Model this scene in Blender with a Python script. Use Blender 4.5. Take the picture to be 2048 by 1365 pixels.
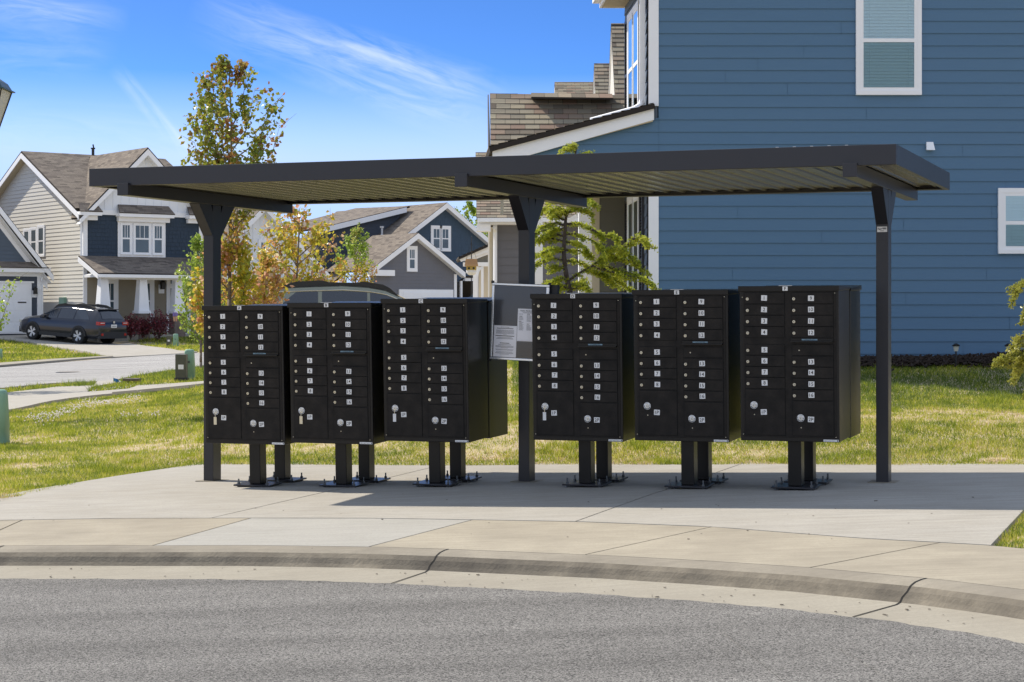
import bpy, bmesh, math, random
import numpy as np
from mathutils import Vector, Matrix
from mathutils.geometry import delaunay_2d_cdt
random.seed(7); rng = np.random.default_rng(11)
for o in list(bpy.data.objects): bpy.data.objects.remove(o)
S = bpy.context.scene; C = S.collection
# ---------------------------------------------------------------- camera, sky, sun
FPX, CX, HY = 3789.0, 1024.0, 629.0          # focal length, centre and horizon in photo pixels (2048 wide)
cam = bpy.data.objects.new('camera', bpy.data.cameras.new('camera')); C.objects.link(cam); S.camera = cam
cam.location = (0, 0, 0); cam.rotation_euler = (math.radians(90), 0, 0)
cam.data.sensor_width = 36; cam.data.lens = 36*FPX/2048
cam.data.shift_y = -(682.5-HY)/2048; cam.data.clip_start = .1; cam.data.clip_end = 5000
SUN = Vector((-.845, .54, 1.0)).normalized()
w = bpy.data.worlds.new('World'); S.world = w; w.use_nodes = True
nt = w.node_tree; nt.nodes.clear()
def N(nt, t, **k):
    n = nt.nodes.new(t)
    for a, b in k.items():
        if a.startswith('i_'): n.inputs[a[2:].replace('_', ' ')].default_value = b
        else: setattr(n, a, b)
    return n
sky = N(nt, 'ShaderNodeTexSky', sky_type='NISHITA'); sky.sun_disc = False
sky.sun_elevation = math.asin(SUN.z); sky.sun_rotation = math.atan2(SUN.x, SUN.y)
sky.air_density = 1.0; sky.dust_density = .25; sky.ozone_density = 3.2; sky.altitude = 0
hs = N(nt, 'ShaderNodeHueSaturation', i_Saturation=1.12, i_Value=1.0)
# thin cirrus as part of the sky, streaked along one direction
tc = N(nt, 'ShaderNodeTexCoord'); sx = N(nt, 'ShaderNodeSeparateXYZ'); nt.links.new(tc.outputs['Generated'], sx.inputs[0])
cb0 = N(nt, 'ShaderNodeCombineXYZ'); _k = N(nt, 'ShaderNodeMath', operation='MAXIMUM'); _k.inputs[1].default_value = .24; _m = N(nt, 'ShaderNodeMath', operation='MULTIPLY'); _a = N(nt, 'ShaderNodeMath', operation='ABSOLUTE'); nt.links.new(sx.outputs[2], _a.inputs[0]); nt.links.new(sx.outputs[2], _m.inputs[0]); nt.links.new(_a.outputs[0], _m.inputs[1]); _q = N(nt, 'ShaderNodeMath', operation='MULTIPLY'); _q.inputs[1].default_value = 30.0; nt.links.new(_m.outputs[0], _q.inputs[0]); nt.links.new(_q.outputs[0], _k.inputs[0]); nt.links.new(sx.outputs[0], cb0.inputs[0]); nt.links.new(sx.outputs[1], cb0.inputs[1]); nt.links.new(_k.outputs[0], cb0.inputs[2])
_n = N(nt, 'ShaderNodeVectorMath', operation='NORMALIZE'); nt.links.new(cb0.outputs[0], _n.inputs[0]); nt.links.new(_n.outputs[0], sky.inputs['Vector'])
def mth(op, a, b=None, c=None):
    n = N(nt, 'ShaderNodeMath', operation=op)
    for i, q in enumerate((a, b, c)):
        if q is None: continue
        if isinstance(q, (int, float)): n.inputs[i].default_value = q
        else: nt.links.new(q, n.inputs[i])
    return n.outputs[0]
gx = mth('DIVIDE', sx.outputs[0], sx.outputs[1]); gz = mth('DIVIDE', sx.outputs[2], sx.outputs[1])
def streak(x0, z0, x1, z1, wid, seed, amp):
    L = math.hypot(x1-x0, z1-z0); dx, dz = (x1-x0)/L, (z1-z0)/L
    ax = mth('SUBTRACT', gx, x0); az = mth('SUBTRACT', gz, z0)
    t = mth('ADD', mth('MULTIPLY', ax, dx), mth('MULTIPLY', az, dz))
    s = mth('ADD', mth('MULTIPLY', ax, -dz), mth('MULTIPLY', az, dx))
    cb = N(nt, 'ShaderNodeCombineXYZ'); nt.links.new(mth('MULTIPLY', t, 14), cb.inputs[0]); nt.links.new(mth('MULTIPLY', s, 70), cb.inputs[1]); cb.inputs[2].default_value = seed
    nz = N(nt, 'ShaderNodeTexNoise', i_Scale=1.6, i_Detail=7.0, i_Roughness=.62, i_Distortion=1.1); nt.links.new(cb.outputs[0], nz.inputs['Vector'])
    nz2 = N(nt, 'ShaderNodeTexNoise', i_Scale=.5, i_Detail=2.0); nt.links.new(cb.outputs[0], nz2.inputs['Vector'])
    u = mth('DIVIDE', t, L)
    along = mth('MULTIPLY', mth('SUBTRACT', 1, mth('ABSOLUTE', mth('SUBTRACT', mth('MULTIPLY', u, 2), 1))), 2.2)
    along = mth('MINIMUM', mth('MAXIMUM', along, 0), 1)
    sw = mth('ADD', s, mth('MULTIPLY', mth('SUBTRACT', nz2.outputs[0], .5), wid*1.6))
    across = mth('MAXIMUM', mth('SUBTRACT', 1, mth('POWER', mth('ABSOLUTE', mth('DIVIDE', sw, wid)), 1.5)), 0)
    d = mth('MULTIPLY', mth('MULTIPLY', along, across), mth('MINIMUM', mth('MAXIMUM', mth('MULTIPLY', mth('SUBTRACT', nz.outputs[0], .33), 2.6), 0), 1))
    return mth('MULTIPLY', d, amp*.62)
def g(px, py): return ((px-CX)/FPX, (HY-py)/FPX)
dens = None
for a, b, wid, seed, amp in [((380, 5), (1030, 235), .020, 1.3, .62), ((560, 60), (960, 190), .008, 8.1, .5), ((-200, -20), (260, 45), .012, 3.3, .5),
                             ((-300, 60), (240, 110), .016, 5.7, .3), ((225, 130), (400, 330), .005, 9.2, .5), ((-150, 250), (620, 330), .02, 2.2, .22)]:
    d = streak(*g(*a), *g(*b), wid, seed, amp); dens = d if dens is None else mth('ADD', dens, d)
dens = mth('MINIMUM', dens, .8)
dens = mth('MULTIPLY', dens, mth('GREATER_THAN', sx.outputs[1], .2))
mx = N(nt, 'ShaderNodeMix', data_type='RGBA'); mx.inputs['B'].default_value = (4.4, 4.8, 5.4, 1)
tint = N(nt, 'ShaderNodeMix', data_type='RGBA', blend_type='MULTIPLY'); tint.inputs['Factor'].default_value = 1; tint.inputs['B'].default_value = (.52, .74, 1.0, 1)
nt.links.new(sky.outputs[0], hs.inputs['Color']); nt.links.new(hs.outputs[0], tint.inputs['A']); hz = N(nt, 'ShaderNodeMix', data_type='RGBA'); hz.inputs['B'].default_value = (3.0, 3.7, 5.1, 1); nt.links.new(tint.outputs['Result'], hz.inputs['A']); nt.links.new(mth('MINIMUM', mth('MAXIMUM', mth('MULTIPLY', mth('SUBTRACT', .126, sx.outputs[2]), 17.0), 0), .75), hz.inputs['Factor']); nt.links.new(hz.outputs['Result'], mx.inputs['A'])
nt.links.new(dens, mx.inputs['Factor'])
# unseen pale fill added to the sky, overhead and behind the viewer, for ambient light
fill_top = mth('MINIMUM', mth('MAXIMUM', mth('MULTIPLY', mth('SUBTRACT', sx.outputs[2], .22), 4.0), 0), .62)
fill_back = mth('MULTIPLY', mth('MINIMUM', mth('MAXIMUM', mth('MULTIPLY', mth('SUBTRACT', -.05, sx.outputs[1]), 3.0), 0), .7), mth('MINIMUM', mth('MAXIMUM', mth('MULTIPLY', sx.outputs[2], 12), 0), 1))
fill_mix = N(nt, 'ShaderNodeMix', data_type='RGBA'); fill_mix.inputs['B'].default_value = (3.7, 4.05, 4.5, 1); nt.links.new(mx.outputs['Result'], fill_mix.inputs['A']); nt.links.new(mth('MAXIMUM', fill_top, fill_back), fill_mix.inputs['Factor'])
bg = N(nt, 'ShaderNodeBackground', i_Strength=.132); nt.links.new(fill_mix.outputs['Result'], bg.inputs[0])
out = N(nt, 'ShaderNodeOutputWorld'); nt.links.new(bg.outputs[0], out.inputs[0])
sl = bpy.data.lights.new('sun', 'SUN'); sl.energy = 3.7; sl.angle = math.radians(.53); sl.color = (1, .91, .77)
so = bpy.data.objects.new('sun', sl); C.objects.link(so); so.rotation_euler = SUN.to_track_quat('Z', 'Y').to_euler()
S.view_settings.view_transform = 'Standard'; S.view_settings.look = 'None'; S.view_settings.exposure = .78; S.view_settings.gamma = 1
# ---------------------------------------------------------------- helpers
MW = {}
class MB:
    def __init__(s): s.v = []; s.f = []; s.m = []; s.uv = []
    def add(s, vs, fs, mi=0, uvs=None):
        n = len(s.v); s.v += [tuple(p) for p in vs]
        for k, f in enumerate(fs):
            s.f.append([n+i for i in f]); s.m.append(mi); s.uv.append(uvs[k] if uvs else None)
    def poly(s, pts, mi=0, uv=None): s.add(pts, [list(range(len(pts)))], mi, [uv] if uv else None)
    def slab(s, pts, vec, mi=0, uv=None):
        """closed solid: a 3D polygon pushed along vec"""
        pts = [Vector(p) for p in pts]; vec = Vector(vec); n = len(pts)
        vs = pts+[p+vec for p in pts]
        fs = [list(range(n)), list(range(2*n-1, n-1, -1))]+[[i, (i+1) % n, n+(i+1) % n, n+i] for i in range(n)]
        nv = Vector((0, 0, 0))
        for i in range(n): nv += pts[i].cross(pts[(i+1) % n])
        if nv.dot(vec) > 0: fs = [f[::-1] for f in fs]; u0 = uv[::-1] if uv else None
        else: u0 = uv
        s.add(vs, fs, mi, ([u0]+[None]*(n+1)) if uv else None)
    def box(s, x0, x1, y0, y1, z0, z1, mi=0, M=None):
        c = [Vector((x, y, z)) for z in (z0, z1) for x, y in ((x0, y0), (x1, y0), (x1, y1), (x0, y1))]
        if M is not None: c = [M @ p for p in c]
        s.add(c, [[3, 2, 1, 0], [4, 5, 6, 7], [0, 1, 5, 4], [1, 2, 6, 5], [2, 3, 7, 6], [3, 0, 4, 7]], mi)
    def cyl(s, p0, p1, r0, r1=None, n=12, mi=0, caps=True):
        p0 = Vector(p0); p1 = Vector(p1); r1 = r0 if r1 is None else r1
        d = (p1-p0).normalized(); x = d.orthogonal().normalized(); y = d.cross(x)
        vs = [p0+(x*math.cos(2*math.pi*i/n)+y*math.sin(2*math.pi*i/n))*r0 for i in range(n)]+[p1+(x*math.cos(2*math.pi*i/n)+y*math.sin(2*math.pi*i/n))*r1 for i in range(n)]
        fs = [[i, (i+1) % n, n+(i+1) % n, n+i] for i in range(n)]
        if caps: fs += [list(range(n))[::-1], list(range(n, 2*n))]
        s.add(vs, fs, mi)
    def tube(s, pts, rs, n=6, mi=0):
        for i in range(len(pts)-1):
            s.cyl(pts[i], pts[i+1], rs[i] if not isinstance(rs, float) else rs, rs[i+1] if not isinstance(rs, float) else rs, n, mi)
    def build(s, name, mats, parent=None, world=True, smooth=False, bevel=0, uvscale=None):
        vs = s.v
        if parent is not None and world:
            inv = MW[parent.name].inverted(); vs = [tuple(inv @ Vector(p)) for p in vs]
        me = bpy.data.meshes.new(name); me.from_pydata(vs, [], s.f)
        mats = mats if isinstance(mats, (list, tuple)) else [mats]
        for m in mats: me.materials.append(m)
        me.polygons.foreach_set('material_index', s.m)
        if any(u for u in s.uv):
            ul = me.uv_layers.new(name='UVMap'); k = 0; dat = np.zeros(len(me.loops)*2, 'f')
            for f, u in zip(s.f, s.uv):
                for j in range(len(f)):
                    if u: dat[2*k] = u[j][0]; dat[2*k+1] = u[j][1]
                    k += 1
            ul.data.foreach_set('uv', dat)
        me.update()
        if smooth: me.shade_smooth()
        o = bpy.data.objects.new(name, me); C.objects.link(o)
        if parent is not None: o.parent = parent; MW[o.name] = MW[parent.name]
        else: MW[o.name] = Matrix.Identity(4)
        if bevel:
            b = o.modifiers.new('bevel', 'BEVEL'); b.width = bevel; b.segments = 2; b.limit_method = 'ANGLE'; b.angle_limit = .7
        return o
def tag(o, label=None, cat=None, group=None, kind=None):
    if label: o['label'] = label
    if cat: o['category'] = cat
    if group: o['group'] = group
    if kind: o['kind'] = kind
    return o
def thing(name, label, cat, loc=(0, 0, 0), rz=0, group=None, M=None):
    o = bpy.data.objects.new(name, None); C.objects.link(o); o.empty_display_size = .2
    M = M if M is not None else Matrix.Translation(Vector(loc)) @ Matrix.Rotation(rz, 4, 'Z')
    o.matrix_world = M; MW[o.name] = M
    return tag(o, label, cat, group)
def dup(o, parent=None):
    c = o.copy(); C.objects.link(c)
    if parent: c.parent = parent; c.matrix_parent_inverse = o.matrix_parent_inverse
    MW[c.name] = MW[o.name]
    for ch in [q for q in o.children]: dup(ch, c)
    return c
_txt = {}
def text_faces(txt, size, bold=.0):
    k = (txt, size, bold)
    if k not in _txt:
        cu = bpy.data.curves.new('t', 'FONT'); cu.body = txt; cu.size = size; cu.align_x = 'CENTER'; cu.align_y = 'CENTER'; cu.offset = bold; cu.resolution_u = 3
        ob = bpy.data.objects.new('t', cu); C.objects.link(ob); dg = bpy.context.evaluated_depsgraph_get(); dg.update()
        me = bpy.data.meshes.new_from_object(ob.evaluated_get(dg))
        xs = [v.co.x for v in me.vertices] or [0]; ys = [v.co.y for v in me.vertices] or [0]
        cx = (min(xs)+max(xs))/2; cy = (min(ys)+max(ys))/2
        _txt[k] = ([(v.co.x-cx, v.co.y-cy) for v in me.vertices], [list(p.vertices) for p in me.polygons])
        bpy.data.objects.remove(ob); bpy.data.curves.remove(cu); bpy.data.meshes.remove(me)
    return _txt[k]
def add_text(mb, txt, size, o, ex, ez, mi, bold=.0):
    vs, fs = text_faces(txt, size, bold); o = Vector(o); ex = Vector(ex); ez = Vector(ez)
    mb.add([o+ex*x+ez*y for x, y in vs], fs, mi)
# ---- pixel rays
def P(px, py, Z): return Vector(((px-CX)/FPX*Z, Z, (HY-py)/FPX*Z))
TH = math.radians(20.28); cT, sT = math.cos(TH), math.sin(TH)
U = Vector((cT, -sT, 0)); V = Vector((sT, cT, 0))
def uv2xy(u, v): return (u*cT+v*sT, -u*sT+v*cT)
def hp(x, y):
    u = x*cT-y*sT; v = x*sT+y*cT
    return -1.517+.0287*(u+7.9)-.02*np.maximum(14.4-v, 0)
ctl = []
for u in np.arange(-14, 5, 2.):
    for v in (8.5, 11, 14.4, 17.2):
        x, y = uv2xy(u, v); ctl.append((x, y, float(hp(x, y))))
def cpx(px, py, h): Z = h*FPX/(HY-py); return ((px-CX)/FPX*Z, Z, h)
ctl += [(6.6, 24.43, -1.038), (4.83, 25.56, -.863), (2.1, 27.3, -.66), (7.4, 27.3, -.645), (14, 27.3, -.62), (11, 22, -1.0), (4, 20, -1.13), (0, 21, -1.2), (9, 19, -1.05),
        (0, 27.3, -.75), (-2, 34, -.95), (5, 34, -.6), (14, 40, -.5), (-1, 45, -.8), (3, 60, -.6), (-3.4, 38, -1.1), (-2, 60, -.9), (10, 80, -.5), (30, 60, -.5)]
ctl += [cpx(0, 992, -1.54), cpx(0, 900, -1.56), cpx(200, 880, -1.55), cpx(0, 823, -1.6), cpx(205, 792, -1.56), cpx(395, 774, -1.5), cpx(0, 778, -1.68), cpx(190, 765, -1.62), cpx(349, 742, -1.55),
        cpx(0, 737, -1.68), cpx(226, 719, -1.58), cpx(359, 711, -1.5), cpx(159, 690, -1.30), cpx(212, 690, -1.33), (-20.6, 82.9, -1.05), cpx(40, 668, -.9), cpx(300, 700, -1.38), cpx(300, 669, -.9), cpx(420, 690, -1.3),
        cpx(-200, 737, -1.7), cpx(-200, 860, -1.62), (-8, 95, -1.0), (0, 95, -1.0), (-12, 110, -.9), (-45, 110, -.9), (-40, 50, -1.7), (-25, 25, -1.7), (60, 150, -.5), (-60, 160, -.9), (30, 20, -.8), (30, 30, -.5), (-5, 70, -1.4), (-8, 80, -1.25), (0, 80, -1.1)]
ctl = np.array(ctl)
_r = np.sqrt(((ctl[:, None, :2]-ctl[None, :, :2])**2).sum(-1)); n_ = len(ctl)
A_ = np.zeros((n_+3, n_+3)); A_[:n_, :n_] = _r; A_[:n_, n_] = 1; A_[n_, :n_] = 1; A_[:n_, n_+1:] = ctl[:, :2]; A_[n_+1:, :n_] = ctl[:, :2].T
w_ = np.linalg.lstsq(A_, np.r_[ctl[:, 2], 0, 0, 0], rcond=None)[0]
def H(x, y):
    x = np.atleast_1d(np.asarray(x, float)); y = np.atleast_1d(np.asarray(y, float)); o = np.empty(len(x))
    for i in range(0, len(x), 20000):
        a = x[i:i+20000]; b = y[i:i+20000]; r = np.sqrt((a[:, None]-ctl[None, :, 0])**2+(b[:, None]-ctl[None, :, 1])**2)
        o[i:i+20000] = r @ w_[:n_]+w_[n_]+w_[n_+1]*a+w_[n_+2]*b
    far = np.clip((np.sqrt(x*x+y*y)-170)/80, 0, 1)
    return o*(1-far)-1.0*far
def h1(x, y): return float(H([x], [y])[0])
def gnd(px, py, hf=None):
    """ground point seen at a photo pixel"""
    hf = hf or h1; lo, hi = 5., 160.; k = (HY-py)/FPX; a = (px-CX)/FPX
    Z = lo
    while Z < hi and hf(a*Z, Z) < k*Z: Z += .4
    lo = Z-.4; hi = Z
    for _ in range(25):
        m = (lo+hi)/2
        if hf(a*m, m) < k*m: lo = m
        else: hi = m
    return Vector((a*hi, hi, hf(a*hi, hi)))
# ---------------------------------------------------------------- materials
def mat(name, base=(.5, .5, .5), rough=.7, metal=0, spec=.5, n1=0, n1s=5, n1c=None, n2=0, n2s=60, n2c=None, bump=0, bumps=80, coat=0, stretch=None, coord='Object'):
    m = bpy.data.materials.new(name); m.use_nodes = True; t = m.node_tree; b = t.nodes['Principled BSDF']
    b.inputs['Roughness'].default_value = rough; b.inputs['Metallic'].default_value = metal; b.inputs['Specular IOR Level'].default_value = spec; b.inputs['Coat Weight'].default_value = coat
    b.inputs['Base Color'].default_value = (*base, 1)
    tcn = N(t, 'ShaderNodeTexCoord'); vec = tcn.outputs[coord]
    if stretch:
        mp = N(t, 'ShaderNodeMapping'); mp.inputs['Scale'].default_value = stretch; t.links.new(vec, mp.inputs[0]); vec = mp.outputs[0]
    col = None
    for amt, sc, cc in ((n1, n1s, n1c), (n2, n2s, n2c)):
        if not amt: continue
        nz = N(t, 'ShaderNodeTexNoise', i_Scale=float(sc), i_Detail=5.0, i_Roughness=.6); t.links.new(vec, nz.inputs['Vector'])
        rp = N(t, 'ShaderNodeMapRange'); rp.inputs['From Min'].default_value = .32; rp.inputs['From Max'].default_value = .68; rp.inputs['To Max'].default_value = amt; t.links.new(nz.outputs[0], rp.inputs[0])
        mxn = N(t, 'ShaderNodeMix', data_type='RGBA'); t.links.new(rp.outputs[0], mxn.inputs['Factor'])
        if col is None: mxn.inputs['A'].default_value = (*base, 1)
        else: t.links.new(col, mxn.inputs['A'])
        mxn.inputs['B'].default_value = (*(cc or tuple(x*.6 for x in base)), 1); col = mxn.outputs['Result']
    if col is not None: t.links.new(col, b.inputs['Base Color'])
    if bump:
        nz = N(t, 'ShaderNodeTexNoise', i_Scale=float(bumps), i_Detail=4.0); t.links.new(vec, nz.inputs['Vector'])
        bp = N(t, 'ShaderNodeBump', i_Strength=bump, i_Distance=.01); t.links.new(nz.outputs[0], bp.inputs['Height']); t.links.new(bp.outputs[0], b.inputs['Normal'])
    return m
def mat_shingle(name, cols, course=.14, tab=.3, bump=.5, coarse=False):
    m = bpy.data.materials.new(name); m.use_nodes = True; t = m.node_tree; b = t.nodes['Principled BSDF']; b.inputs['Roughness'].default_value = .95; b.inputs['Specular IOR Level'].default_value = .2
    uvn = N(t, 'ShaderNodeUVMap')
    br = N(t, 'ShaderNodeTexBrick', offset=.37, i_Scale=1.0, i_Mortar_Size=.0035, i_Mortar_Smooth=.2, i_Bias=0.0, i_Brick_Width=tab, i_Row_Height=course)
    br.inputs['Color1'].default_value = (0, 0, 0, 1); br.inputs['Color2'].default_value = (1, 1, 1, 1); br.inputs['Mortar'].default_value = (.5, .5, .5, 1)
    t.links.new(uvn.outputs[0], br.inputs['Vector'])
    cr = N(t, 'ShaderNodeValToRGB'); el = cr.color_ramp.elements; el[0].color = (*cols[0], 1); el[1].color = (*cols[-1], 1)
    for i, c in enumerate(cols[1:-1]): e = el.new((i+1)/(len(cols)-1)); e.color = (*c, 1)
    t.links.new(br.outputs['Color'], cr.inputs[0])
    nz = N(t, 'ShaderNodeTexNoise', i_Scale=60.0, i_Detail=3.0); t.links.new(uvn.outputs[0], nz.inputs['Vector'])
    ml = N(t, 'ShaderNodeMix', data_type='RGBA', blend_type='MULTIPLY'); ml.inputs['Factor'].default_value = .6; t.links.new(cr.outputs[0], ml.inputs['A'])
    rp = N(t, 'ShaderNodeMapRange'); rp.inputs['To Min'].default_value = .55; rp.inputs['To Max'].default_value = 1.45; t.links.new(nz.outputs[0], rp.inputs[0]); t.links.new(rp.outputs[0], ml.inputs['B'])
    dk = N(t, 'ShaderNodeMix', data_type='RGBA'); dk.inputs['B'].default_value = (.035, .03, .028, 1); t.links.new(ml.outputs['Result'], dk.inputs['A']); t.links.new(br.outputs['Fac'], dk.inputs['Factor'])
    t.links.new(dk.outputs['Result'], b.inputs['Base Color'])
    sp = N(t, 'ShaderNodeSeparateXYZ'); t.links.new(uvn.outputs[0], sp.inputs[0])
    fr = N(t, 'ShaderNodeMath', operation='FRACT'); dv = N(t, 'ShaderNodeMath', operation='DIVIDE'); dv.inputs[1].default_value = course; t.links.new(sp.outputs[1], dv.inputs[0]); t.links.new(dv.outputs[0], fr.inputs[0])
    inv = N(t, 'ShaderNodeMath', operation='SUBTRACT'); inv.inputs[0].default_value = 1; t.links.new(fr.outputs[0], inv.inputs[1])
    bp = N(t, 'ShaderNodeBump', i_Strength=bump, i_Distance=.012); t.links.new(inv.outputs[0], bp.inputs['Height']); t.links.new(bp.outputs[0], b.inputs['Normal'])
    return m
def mat_leaf(name, cols, trans=.45, rough=.36):
    m = bpy.data.materials.new(name); m.use_nodes = True; t = m.node_tree; b = t.nodes['Principled BSDF']; b.inputs['Roughness'].default_value = rough
    at = N(t, 'ShaderNodeAttribute', attribute_name='rnd')
    cr = N(t, 'ShaderNodeValToRGB'); el = cr.color_ramp.elements; el[0].color = (*cols[0], 1); el[1].color = (*cols[-1], 1)
    for i, c in enumerate(cols[1:-1]): e = el.new((i+1)/(len(cols)-1)); e.color = (*c, 1)
    t.links.new(at.outputs['Fac'], cr.inputs[0]); t.links.new(cr.outputs[0], b.inputs['Base Color'])
    tr = N(t, 'ShaderNodeBsdfTranslucent'); mx = N(t, 'ShaderNodeMixShader'); mx.inputs[0].default_value = trans
    gm = N(t, 'ShaderNodeGamma', i_Gamma=.75); t.links.new(cr.outputs[0], gm.inputs[0]); t.links.new(gm.outputs[0], tr.inputs[0])
    o = t.nodes['Material Output']; t.links.new(b.outputs[0], mx.inputs[1]); t.links.new(tr.outputs[0], mx.inputs[2]); t.links.new(mx.outputs[0], o.inputs[0])
    return m
def mat_glass(name, tint=(.8, .9, .9), rough=.02, alpha=.25, refl=1.0):
    m = bpy.data.materials.new(name); m.use_nodes = True; t = m.node_tree; t.nodes.remove(t.nodes['Principled BSDF'])
    gl = N(t, 'ShaderNodeBsdfGlossy', i_Roughness=rough); gl.inputs[0].default_value = (*tint, 1); tr = N(t, 'ShaderNodeBsdfTransparent'); tr.inputs[0].default_value = (*tint, 1)
    fr = N(t, 'ShaderNodeFresnel', i_IOR=1.5); ad = N(t, 'ShaderNodeMath', operation='ADD', use_clamp=True); ad.inputs[1].default_value = alpha; t.links.new(fr.outputs[0], ad.inputs[0])
    mx = N(t, 'ShaderNodeMixShader'); t.links.new(ad.outputs[0], mx.inputs[0]); t.links.new(tr.outputs[0], mx.inputs[1]); t.links.new(gl.outputs[0], mx.inputs[2]); t.links.new(mx.outputs[0], t.nodes['Material Output'].inputs[0])
    return m
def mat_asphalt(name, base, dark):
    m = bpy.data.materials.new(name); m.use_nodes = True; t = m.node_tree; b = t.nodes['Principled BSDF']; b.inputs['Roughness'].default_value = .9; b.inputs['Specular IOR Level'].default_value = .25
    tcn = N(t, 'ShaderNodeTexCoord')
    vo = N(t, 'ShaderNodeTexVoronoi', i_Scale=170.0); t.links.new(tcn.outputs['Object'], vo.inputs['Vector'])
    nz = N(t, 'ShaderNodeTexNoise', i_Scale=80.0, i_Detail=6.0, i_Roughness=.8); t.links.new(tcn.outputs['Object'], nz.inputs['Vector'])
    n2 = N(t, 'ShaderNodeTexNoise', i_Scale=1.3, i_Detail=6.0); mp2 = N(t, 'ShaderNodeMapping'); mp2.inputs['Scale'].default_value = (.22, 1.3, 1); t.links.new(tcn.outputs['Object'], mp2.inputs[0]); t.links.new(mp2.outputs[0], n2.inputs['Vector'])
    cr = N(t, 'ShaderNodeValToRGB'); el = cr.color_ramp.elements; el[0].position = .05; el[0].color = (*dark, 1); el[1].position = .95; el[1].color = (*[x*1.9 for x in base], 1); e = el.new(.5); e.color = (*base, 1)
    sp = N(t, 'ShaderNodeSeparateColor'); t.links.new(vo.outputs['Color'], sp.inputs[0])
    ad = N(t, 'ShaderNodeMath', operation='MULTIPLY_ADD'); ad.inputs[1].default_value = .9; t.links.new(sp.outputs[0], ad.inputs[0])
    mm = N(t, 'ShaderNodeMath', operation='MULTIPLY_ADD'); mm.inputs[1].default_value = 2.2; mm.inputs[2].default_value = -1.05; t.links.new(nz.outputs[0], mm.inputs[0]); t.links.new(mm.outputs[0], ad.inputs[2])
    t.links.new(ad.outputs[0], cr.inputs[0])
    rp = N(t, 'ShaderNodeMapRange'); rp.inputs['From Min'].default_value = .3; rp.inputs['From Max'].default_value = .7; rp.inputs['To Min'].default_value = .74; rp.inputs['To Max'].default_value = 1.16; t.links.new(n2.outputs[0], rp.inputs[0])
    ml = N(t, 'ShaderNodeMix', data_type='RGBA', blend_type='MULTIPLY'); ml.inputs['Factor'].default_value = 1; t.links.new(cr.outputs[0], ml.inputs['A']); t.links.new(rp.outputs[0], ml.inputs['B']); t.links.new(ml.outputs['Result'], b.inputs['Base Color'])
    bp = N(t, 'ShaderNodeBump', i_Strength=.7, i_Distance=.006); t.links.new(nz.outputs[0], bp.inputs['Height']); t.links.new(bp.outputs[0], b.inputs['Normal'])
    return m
def mat_concrete(name, base, stain, amt=.5, broom=.25, stretch=(1, 1, 1)):
    m = mat(name, base, .9, spec=.25, n1=amt, n1s=1.7, n1c=stain, n2=.45, n2s=55, n2c=tuple(x*.68 for x in base), bump=.35, bumps=160, stretch=stretch)
    t = m.node_tree; b = t.nodes['Principled BSDF']; src = b.inputs['Base Color'].links[0].from_socket
    # broom streaks and little dark flecks
    tcn = N(t, 'ShaderNodeTexCoord'); mp = N(t, 'ShaderNodeMapping'); mp.inputs['Rotation'].default_value = (0, 0, TH); mp.inputs['Scale'].default_value = (.7, 9, 1); t.links.new(tcn.outputs['Object'], mp.inputs[0])
    nz = N(t, 'ShaderNodeTexNoise', i_Scale=2.5, i_Detail=6.0, i_Roughness=.7); t.links.new(mp.outputs[0], nz.inputs['Vector'])
    rp = N(t, 'ShaderNodeMapRange'); rp.inputs['From Min'].default_value = .3; rp.inputs['From Max'].default_value = .7; rp.inputs['To Min'].default_value = 1-broom; rp.inputs['To Max'].default_value = 1+broom*.35; t.links.new(nz.outputs[0], rp.inputs[0])
    ml = N(t, 'ShaderNodeMix', data_type='RGBA', blend_type='MULTIPLY'); ml.inputs['Factor'].default_value = 1; t.links.new(src, ml.inputs['A']); t.links.new(rp.outputs[0], ml.inputs['B'])
    vo = N(t, 'ShaderNodeTexVoronoi', i_Scale=2.6); t.links.new(tcn.outputs['Object'], vo.inputs['Vector'])
    lt = N(t, 'ShaderNodeMath', operation='LESS_THAN'); lt.inputs[1].default_value = .022; t.links.new(vo.outputs['Distance'], lt.inputs[0])
    fl = N(t, 'ShaderNodeMix', data_type='RGBA'); fl.inputs['B'].default_value = (.05, .045, .04, 1); t.links.new(lt.outputs[0], fl.inputs['Factor']); t.links.new(ml.outputs['Result'], fl.inputs['A'])
    t.links.new(fl.outputs['Result'], b.inputs['Base Color'])
    return m
M = {}
M['bronze'] = mat('bronze_metal', (.020, .020, .026), .32, 0, .5, n1=.3, n1s=3, bump=.03, bumps=300)
M['deck'] = mat('roof_deck_metal', (.17, .17, .15), .24, .35, .6, n1=.4, n1s=2, bump=.02, bumps=6)
M['box'] = mat('black_powder_coat', (.006, .0056, .0056), .34, 0, .34, n1=.5, n1s=6, n1c=(.016, .014, .013), n2=.4, n2s=45, n2c=(.006, .006, .007), bump=.06, bumps=250)
M['door'] = mat('black_door_paint', (.0062, .0052, .0050), .5, 0, .22, n1=.7, n1s=9, n1c=(.032, .026, .022), n2=.4, n2s=60, n2c=(.006, .006, .006), bump=.08, bumps=220)
M['groove'] = mat('dark_gap', (.004, .004, .004), .9)
M['plate'] = mat('white_sticker', (.78, .78, .78), .45, n2=.25, n2s=40)
M['ink'] = mat('black_ink', (.012, .012, .012), .5)
M['inkgrey'] = mat('grey_print', (.12, .12, .14), .6)
M['steel'] = mat('brushed_lock_metal', (.62, .60, .52), .28, .85)
M['chrome'] = mat('silver_frame', (.72, .74, .77), .25, .9)
M['bolt'] = mat('galvanised_bolt', (.14, .15, .16), .4, .8)
M['glassboard'] = mat_glass('board_cover', (1, 1, 1), .12, .02)
M['boardback'] = mat('board_backing', (.055, .06, .075), .7, n1=.3, n1s=4)
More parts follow.
